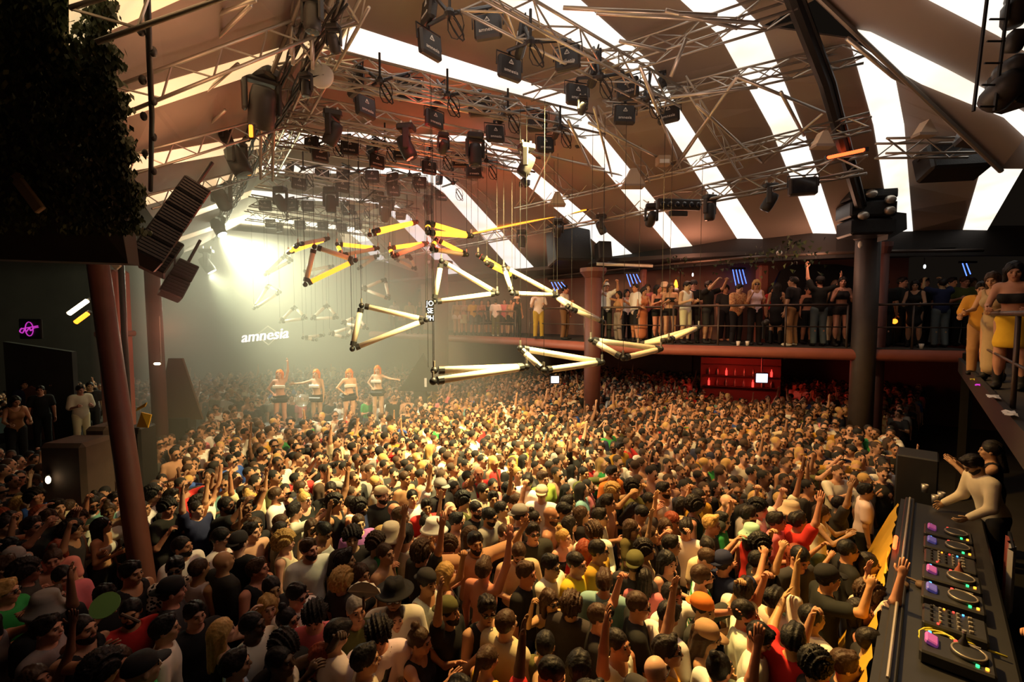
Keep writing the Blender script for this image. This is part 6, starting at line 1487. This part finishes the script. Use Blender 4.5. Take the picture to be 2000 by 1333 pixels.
# ------------------------------------------------------------------ people on the far balcony
BAL = []
def bal(px, head, Y, g, pose, top, bottom, hair, skin, acc, face, label, shoes=('shoe', 'black'), sc=None, patt=None, z=BZ):
    p = P(px, 600, Y); p.z = z
    hz = P(px, head, Y).z; s_ = sc or max(.86, min(1.09, (hz - z) / 1.64))
    o = person(p, dirface(face), g, pose, top, bottom, hair, skin, acc, s_, shoes, label, None, patt); BAL.append(o)
SB, TB, HB = ('shorts', 'black'), ('trousers', 'black'), ('hotpants', 'black')
bal(1183, 558, 15.1, 'm', 'phone', T('tee', 'white'), ('trousers', 'charcoal'), ('short', 'dark'), 'tan', (('cap', 'white'),), 10, 'person in white cap and white t-shirt holding up a phone beside the red pillar')
bal(1208, 575, 14.9, 'f', 'pointR', T('crop', 'tan'), ('trousers', 'grey'), ('long', 'dark'), 'tan', (), -70, 'long-haired person in grey jeans reaching along the railing')
bal(1224, 572, 15.6, 'f', 'stand', T('tank', 'white'), TB, ('long', 'dark'), 'tan', (), 10, 'person in white tank top just behind the grey jeans')
bal(1241, 562, 14.6, 'm', 'look', T('loose', 'white'), SB, ('short', 'dark'), 'tan', (), -75, 'person in loose white shirt and black shorts seen in profile')
bal(1255, 568, 14.45, 'f', 'rail', T('gown', 'rust'), None, ('long', 'dark'), 'tan', (), 8, 'person in long rust dress leaning on the railing')
bal(1264, 558, 15.8, 'm', 'stand', T('tee', 'pink'), TB, ('short', 'brown'), 'fair', (), 0, 'person in pink behind the long rust dress')
bal(1284, 564, 14.4, 'f', 'look', T('strap', 'black'), HB, ('long', 'dark'), 'tan', (), 25, 'bare-legged person in black strapless top and black hot pants, first of two', ('boot', 'black'))
bal(1297, 556, 15.2, 'f', 'stand', T('tank', 'beige'), ('skirt', 'tan'), ('bob', 'blond'), 'fair', (('bucket', 'beige'),), 0, 'person in pale bucket hat behind the bare-legged pair')
bal(1309, 561, 14.2, 'f', 'hold', T('strap', 'black'), HB, ('long', 'brown'), 'tan', (), -10, 'bare-legged person in black strapless top under the glowing lantern', ('boot', 'black'))
bal(1339, 558, 13.9, 'm', 'hold', T('tank', 'white'), ('shorts', 'cream'), ('short', 'dark'), 'fair', (), 25, 'person in white tank top and pale shorts on the balcony')
bal(1354, 550, 14.1, 'm', 'cross', T('tee', 'black'), TB, ('short', 'dark'), 'fair', (('cap', 'black'),), -10, 'person in black cap and black t-shirt, arms crossed')
bal(1383, 557, 13.9, 'm', 'phone', T('tee', 'black'), ('shorts', 'charcoal'), ('short', 'dark'), 'tan', (), 30, 'person in black t-shirt looking at raised hands, charcoal shorts')
bal(1416, 565, 15.2, 'm', 'stand', T('tee', 'charcoal'), TB, ('curly', 'dark'), 'tan', (), 0, 'person in dark grey half hidden behind the patterned shirt', None)
bal(1438, 563, 13.45, 'm', 'rail', T('loose', 'rust'), TB, ('short', 'dark'), 'fair', (), 15, 'person in wide patterned orange shirt leaning on the railing', ('shoe', 'black'), None, 'cloth_floral')
bal(1475, 555, 13.3, 'f', 'drink', T('tank', 'white'), TB, ('bob', 'blond'), 'tan', ('glasses',), -5, 'blond person in sunglasses and white tank top on the balcony')
bal(1508, 565, 14.2, 'f', 'stand', T('tee', 'red'), TB, ('long', 'dark'), 'tan', (), 5, 'person in red behind the blond person in sunglasses')
bal(1516, 560, 13.6, 'f', 'look', T('dress', 'black'), None, ('long', 'dark'), 'tan', (), 150, 'person in black dress beside the dark arch', ('boot', 'black'))
bal(1548, 548, 12.75, 'm', 'look', T('tee', 'black'), ('trousers', 'khaki'), ('short', 'dark'), 'tan', (), -150, 'person in black t-shirt and khaki trousers seen from behind', ('shoe', 'cream'))
bal(1577, 566, 13.6, 'f', 'stand', T('crop', 'black'), SB, ('bun', 'dark'), 'tan', ('glasses',), 0, 'person in sunglasses facing out between the two black t-shirts')
bal(1600, 545, 12.7, 'm', 'both', T('tee', 'black'), ('trousers', 'jeans'), ('crop', 'dark'), 'tan', (('cap', 'black'),), 170, 'person in black with both arms up, seen from behind, faded jeans')
bal(1630, 556, 12.9, 'f', 'stand', T('tank', 'black'), HB, ('long', 'brown'), 'fair', (), 160, 'person with long light brown hair beside the raised arms')
bal(1643, 550, 12.6, 'f', 'drink', T('crop', 'black'), HB, ('long', 'dark'), 'tan', (), -15, 'bare-legged person in black crop top next to the thick pillar', ('boot', 'black'))
bal(1727, 553, 12.6, 'm', 'stand', T('tee', 'black'), TB, ('crop', 'dark'), 'tan', (), 150, 'person in black just past the slim red post')
bal(1760, 550, 12.9, 'm', 'stand', T('tee', 'charcoal'), TB, ('short', 'dark'), 'tan', (), 20, 'person in dark grey behind the railing past the pillar')
bal(1787, 556, 12.3, 'f', 'rail', T('dress', 'black'), None, ('long', 'dark'), 'tan', (), -50, 'person in short black dress with arm on the railing', ('boot', 'black'))
bal(1803, 548, 13.2, 'm', 'stand', T('tee', 'black'), TB, ('short', 'dark'), 'tan', (), 10, 'person in black behind the short black dress')
bal(1838, 553, 12.2, 'm', 'phone', T('tee', 'navy'), ('trousers', 'jeans'), ('crop', 'dark'), 'tan', (), 165, 'person in navy t-shirt and blue jeans, back to the hall')
bal(1857, 548, 13.0, 'm', 'stand', T('tee', 'charcoal'), TB, ('short', 'dark'), 'fair', (), 5, 'person in dark grey next to the navy t-shirt')
bal(1880, 549, 12.7, 'm', 'hold', T('tee', 'olive'), TB, ('short', 'brown'), 'tan', (), -20, 'person in olive t-shirt holding a cup at the dim end')
bal(1896, 547, 13.1, 'f', 'stand', T('tank', 'brown'), TB, ('long', 'brown'), 'tan', (), 0, 'person in brown tank top under the blue tubes at the dim end')
bal(1052, 572, 16.9, 'm', 'drink', T('tee', 'white'), ('trousers', 'mustard'), ('crop', 'dark'), 'fair', (), 5, 'person in white polo and mustard trousers, hand at the mouth')
bal(1103, 565, 16.2, 'm', 'look', T('tee', 'cream'), ('trousers', 'brown'), ('short', 'dark'), 'tan', (), 60, 'person in cream t-shirt and brown trousers beside the mustard trousers')
bal(1010, 583, 18.2, 'f', 'stand', T('tank', 'black'), TB, ('bob', 'dark'), 'tan', (('bucket', 'beige'),), 20, 'person in beige hat and black left of the mustard trousers')
bal(968, 600, 18.6, 'm', 'look', T('tee', 'white'), ('trousers', 'olive'), ('short', 'dark'), 'tan', (), 170, 'person in white t-shirt and olive trousers seen from behind', ('shoe', 'white'))
bal(892, 605, 19.3, 'f', 'stand', T('tank', 'tan'), ('hotpants', 'white'), ('long', 'brown'), 'fair', (), 20, 'bare-legged person in white shorts beyond the hanging letters')
bal(906, 602, 19.6, 'f', 'drink', T('crop', 'beige'), ('skirt', 'cream'), ('long', 'blond'), 'fair', (), 0, 'blond person in cream skirt next to the white shorts')
bal(924, 602, 19.4, 'm', 'stand', T('tee', 'yellow'), ('shorts', 'jeans'), ('short', 'dark'), 'tan', (), 30, 'person in yellow t-shirt on the hazy balcony')
bal(940, 605, 19.2, 'f', 'look', T('tank', 'rust'), SB, ('long', 'dark'), 'tan', (), 10, 'person in rust tank top next to the yellow t-shirt')
bal(954, 604, 19.6, 'f', 'stand', T('tank', 'black'), SB, ('long', 'dark'), 'tan', (), -10, 'person in black tank top behind the white t-shirt and olive trousers')
bal(985, 603, 18.9, 'm', 'stand', T('tee', 'pink'), ('shorts', 'charcoal'), ('short', 'brown'), 'fair', (), 0, 'person in pink t-shirt on the hazy balcony')
bal(998, 605, 18.5, 'f', 'stand', T('tank', 'tan'), SB, ('long', 'brown'), 'tan', (), 0, 'person in tan tank top next to the hazy pink t-shirt')
bal(770, 628, 21.2, 'm', 'stand', T('tee', 'white'), TB, ('short', 'dark'), 'tan', (), 0, 'ghostly person in white deep in the haze on the far balcony')
bal(800, 626, 20.8, 'm', 'stand', T('tee', 'tan'), TB, ('short', 'dark'), 'tan', (), 0, 'ghostly person in tan deep in the haze on the far balcony')
bal(820, 624, 20.6, 'f', 'stand', T('tank', 'black'), TB, ('long', 'dark'), 'tan', (), 0, 'ghostly person in black deep in the haze near the letters')
# near balcony
NZ = 3.25
bal(1920, 562, 7.9, 'm', 'rail', T('loose', 'mustard'), ('trousers', 'khaki'), ('short', 'black'), 'tan', (), -60, 'person in mustard shirt and khaki trousers on the near balcony', z=NZ)
bal(1945, 545, 7.2, 'f', 'rail', T('gown', 'tan'), None, ('long', 'brown'), 'tan', (), -75, 'person in long tan dress leaning over the near railing', z=NZ)
bal(1980, 528, 6.4, 'f', 'rail', T('strap', 'black'), ('skirt', 'yellow'), ('long', 'black'), 'tan', (), -55, 'bare-backed person in yellow skirt on the near balcony', ('boot', 'black'), z=NZ)
bal(2040, 535, 6.3, 'f', 'stand', T('dress', 'black'), None, ('long', 'dark'), 'olive', (), -40, 'person in black dress cut by the picture edge beside the yellow skirt', ('boot', 'black'), z=NZ)
# the booth
def at(px, py, z, sc, **k):
    p = G(px, py, z + 1.63 * sc); p.z = z; return person(p, k.pop('face'), scale=sc, **k)
pb = bpt(4.45, .92, .74); person(pb, math.atan2(-bn.x, bn.y) + .5, 'm', 'deck', ('long', 'cream'), ('trousers', 'black'), ('short', 'dark'), 'tan', ('beard',), 1.02, None, 'person in pale long-sleeved shirt bending over the decks in the booth')
pb = bpt(5.25, .95, .74); person(pb, math.atan2(-bn.x, bn.y), 'm', 'clap', ('tank', 'black'), ('trousers', 'black'), ('crop', 'dark'), 'tan', (), 1.0, None, 'person in black tank top clapping at the far end of the booth')
pb = bpt(5.75, 1.0, .74); person(pb, math.atan2(-bn.x, bn.y) - .3, 'f', 'hold', ('tank', 'black'), ('trousers', 'black'), ('long', 'dark'), 'tan', (), .96, None, 'person in black beside the clapping one, behind the tall monitor cabinet')
pb = bpt(.45, 1.10, .74); person(pb, math.atan2(-bn.x, bn.y) + .3, 'm', 'drink', ('tee', 'black'), ('trousers', 'black'), ('short', 'dark'), 'tan', (), 1.0, None, 'person in black at the near end of the booth, cut by the picture edge')
q = bpt(3.55, 1.0, 1.35); t = thing('hanging_cloth', 'striped white and red cloth hanging beside the pale shirt in the booth', 'cloth', q, brz)
mb = MB(); vs = [((i / 8 - .5) * .36, .04 * math.sin(i * 1.7), .32 - j * .11 + .05 * (i / 8)) for i in range(9) for j in range(8)]; mb.add(vs, [(i * 8 + j, i * 8 + j + 1, (i + 1) * 8 + j + 1, (i + 1) * 8 + j) for i in range(4) for j in range(7)]); mb.build('white_half', M['white'], t, True)
mb = MB(); mb.add(vs, [(i * 8 + j, i * 8 + j + 1, (i + 1) * 8 + j + 1, (i + 1) * 8 + j) for i in range(4, 8) for j in range(7)]); mb.build('red_half', mat('faded_red_cloth', (.5, .13, .1), .9), t, True); MB().tube([(-.2, 0, .36), (.2, 0, .41), (.2, 0, -1.0)], .015, 6).build('stand', M['black'], t)
# dim side platform
for px, Y, z, g, pose, top, bottom, hair, face, lb_ in ((152, 12.6, .6, 'm', 'hold', T('loose', 'cream'), ('trousers', 'cream'), ('short', 'dark'), 60, 'person all in cream with a dark belt standing on the dim side platform'), (22, 11.0, .6, 'f', 'rail', T('tank', 'rust'), TB, ('long', 'dark'), 60, 'dim person in rust tank top at the picture edge under the purple sign'), (75, 12.5, .6, 'm', 'stand', T('tee', 'black'), TB, ('short', 'dark'), 40, 'dim person in black between the purple sign and the cream clothes'),
    (100, 13.6, .6, 'f', 'stand', T('tank', 'charcoal'), TB, ('long', 'dark'), 30, 'dim long-haired person on the side platform beside the cream clothes'), (128, 13.9, .6, 'm', 'drink', T('tee', 'grey'), TB, ('short', 'dark'), 20, 'dim person in grey behind the cream clothes'), (172, 13.2, .6, 'm', 'stand', T('tee', 'black'), TB, ('crop', 'dark'), 50, 'dim person in black between the cream clothes and the leaning pillar'), (45, 13.5, .6, 'm', 'stand', T('tee', 'navy'), TB, ('short', 'dark'), 50, 'dim person in navy straight below the purple sign')):
    up_on(px, Y, z, face, g=g, pose=pose, top=top, bottom=bottom, hair=hair, skin='tan', label=lb_)
# ------------------------------------------------------------------ labels that single each person out
LM = [(lm, sx, sy, o) for o, l, sx, sy, lm in PEOPLE if lm] + [('thick dark pillar', 1690, 780, None), ('far end of the booth', 1772, 955, None), ('leaning red pillar', 262, 1010, None), ('podium dancers', 640, 850, None), ('red-lit bar', 1450, 750, None), ('stone block', 110, 1000, None)]
used = {}
from collections import Counter
cnt = Counter(l for _, l, *_ in PEOPLE)
def nwords(s): return len(s.replace('-', '').split())
for o, l, sx, sy, lm in PEOPLE:
    cand = [l] if lm and cnt[l] == 1 else []
    ms = sorted(LM, key=lambda m: (m[1] - sx) ** 2 + (m[2] - sy) ** 2)
    for m in ms[:14]:
        if m[3] is o: continue
        dx, dy = sx - m[1], sy - m[2]; far_ = math.hypot(dx, dy)
        rel = ('right of' if dx > 0 else 'left of') if abs(dx) > abs(dy) else ('in front of' if dy > 0 else 'behind')
        q = 'just ' if far_ < 60 else '' if far_ < 140 else 'well '
        if rel in ('in front of', 'behind') or True: cand.append('%s, %s%s the %s' % (l, q, rel, m[0]))
    pz = [x for x in POSELEX.values() if x]
    def trim(c):
        for x in pz:
            if nwords(c) > 15: c = c.replace(', ' + x + ',', ',')
        return c
    cand = [c for c in map(trim, cand) if nwords(c) <= 16]
    for c in cand + [l]:
        if c not in used: break
    else: c = l
    used[c] = 1; o['label'] = c; o['group'] = 'people on the dance floor'
# ------------------------------------------------------------------ light
w = bpy.data.worlds.new('world'); bpy.context.scene.world = w; w.use_nodes = True
w.node_tree.nodes['Background'].inputs[0].default_value = (.30, .22, .16, 1); w.node_tree.nodes['Background'].inputs[1].default_value = .02
def spot(name, loc, tgt, e, ang, col, blend=.6, r=.15):
    l = bpy.data.lights.new(name, 'SPOT'); l.energy = e; l.spot_size = math.radians(ang); l.spot_blend = blend; l.color = col; l.shadow_soft_size = r
    o = bpy.data.objects.new(name, l); C.objects.link(o); o.location = loc; o.rotation_euler = (Vector(tgt) - Vector(loc)).to_track_quat('-Z', 'Y').to_euler(); return o
def point(name, loc, e, col, r=.3):
    l = bpy.data.lights.new(name, 'POINT'); l.energy = e; l.color = col; l.shadow_soft_size = r; o = bpy.data.objects.new(name, l); C.objects.link(o); o.location = loc; return o
YEL = (1, .70, .27)
KEY = (1.0, 7.5, 7.7)
spot('key_wash', KEY, (-1.7, 9.6, 1.6), 13500, 77, (1, .76, .30), .9, .3)
spot('key_wash', (1.2, 7.0, 7.7), (1.9, 4.3, 1.6), 5200, 62, (1, .58, .17), .9, .25)
spot('key_wash', (2.4, 8.2, 7.6), (5.6, 9.2, 1.6), 2300, 80, (1, .56, .15), .9, .25)
spot('key_wash', (-.4, 8.8, 7.0), (1.5, 14, 1.6), 2000, 95, (1, .66, .24), .9, .25)
hp_ = P(432, 462, 13.0); spot('stage_beam', hp_, (-1.5, 13.5, 1.0), 3600, 86, (1, .97, .62), .9, .12)
hp2 = P(408, 536, 15.0); spot('stage_beam', hp2, (-4.0, 15.5, 1.0), 900, 90, (.95, 1, .62), .9, .12)
for px, py, en in ((900, 200, 52), (1300, 250, 42), (1560, 260, 20)): point('canvas_wash', E(px, py, 2.3), en, (1, .62, .46), .5)
for px, py, en in ((430, 160, 13), (400, 300, 16)): point('canvas_wash', E(px, py, 2.4), en, (1, .46, .22), .4)
point('red_wash', P(860, 470, 11.5), 160, (1, .10, .05), .4)
point('haze_fill', P(500, 500, 23.0), 3200, (.95, 1, .58), 1.0)  # soft lamp added inside the haze to spread its glow, no fixture
point('red_glow', P(820, 262, 8.6), 14, (1, .06, .05), .2)
point('red_bar', P(1450, 715, 16.2), 70, (1, .05, .03), .25)
point('balcony_glow', P(1330, 520, 14.6) + Vector((0, -.6, .1)), 55, (1, .42, .25), .4)
point('balcony_glow', P(1000, 545, 17.5), 60, (1, .38, .2), .4)
point('balcony_glow', P(1600, 500, 12.4), 30, (1, .5, .3), .4)
spot('side_wash', (1.0, 2.5, 6.5), P(1960, 640, 6.8), 22, 40, (1, .62, .2), .9, .2)
spot('lip_wash', P(1350, 560, 10.5), P(1350, 690, 13.3), 80, 80, (1, .25, .15), .9, .2)
spot('booth_wash', (1.0, 5.4, 6.4), (3.3, 4.5, 1.0), 340, 38, (1, .62, .14), .9, .15)
point('pillar_glow', P(330, 640, 9.2), 18, (1, .3, .18), .3)
# haze over the stage end of the hall
hz = bpy.data.materials.new('stage_haze'); hz.use_nodes = True; n = hz.node_tree.nodes; n.clear()
ou = n.new('ShaderNodeOutputMaterial'); vs_ = n.new('ShaderNodeVolumeScatter'); vs_.inputs['Color'].default_value = (.96, 1, .82, 1); vs_.inputs['Density'].default_value = .085; vs_.inputs['Anisotropy'].default_value = .25
hz.node_tree.links.new(vs_.outputs[0], ou.inputs['Volume'])
mb = MB(); mb.poly([RW(10.2, w_, z_) for w_, z_ in ((-1.2, 6.2), (1.2, 7.7), (7.0, 7.7), (8.8, 6.9), (8.8, 1.0), (-1.2, 1.0))], 15.2, AX); o = mb.build('haze', hz); o['kind'] = 'stuff'; tag(o, 'greenish yellow haze hanging over the stage end', 'haze')
vsn = bpy.context.scene.view_settings; vsn.view_transform = 'Standard'; vsn.look = 'None'; vsn.exposure = 0; vsn.gamma = 1; vsn.use_curve_mapping = False
bpy.context.scene.cycles.volume_bounces = 0; bpy.context.scene.cycles.max_bounces = 5; bpy.context.scene.cycles.transparent_max_bounces = 6
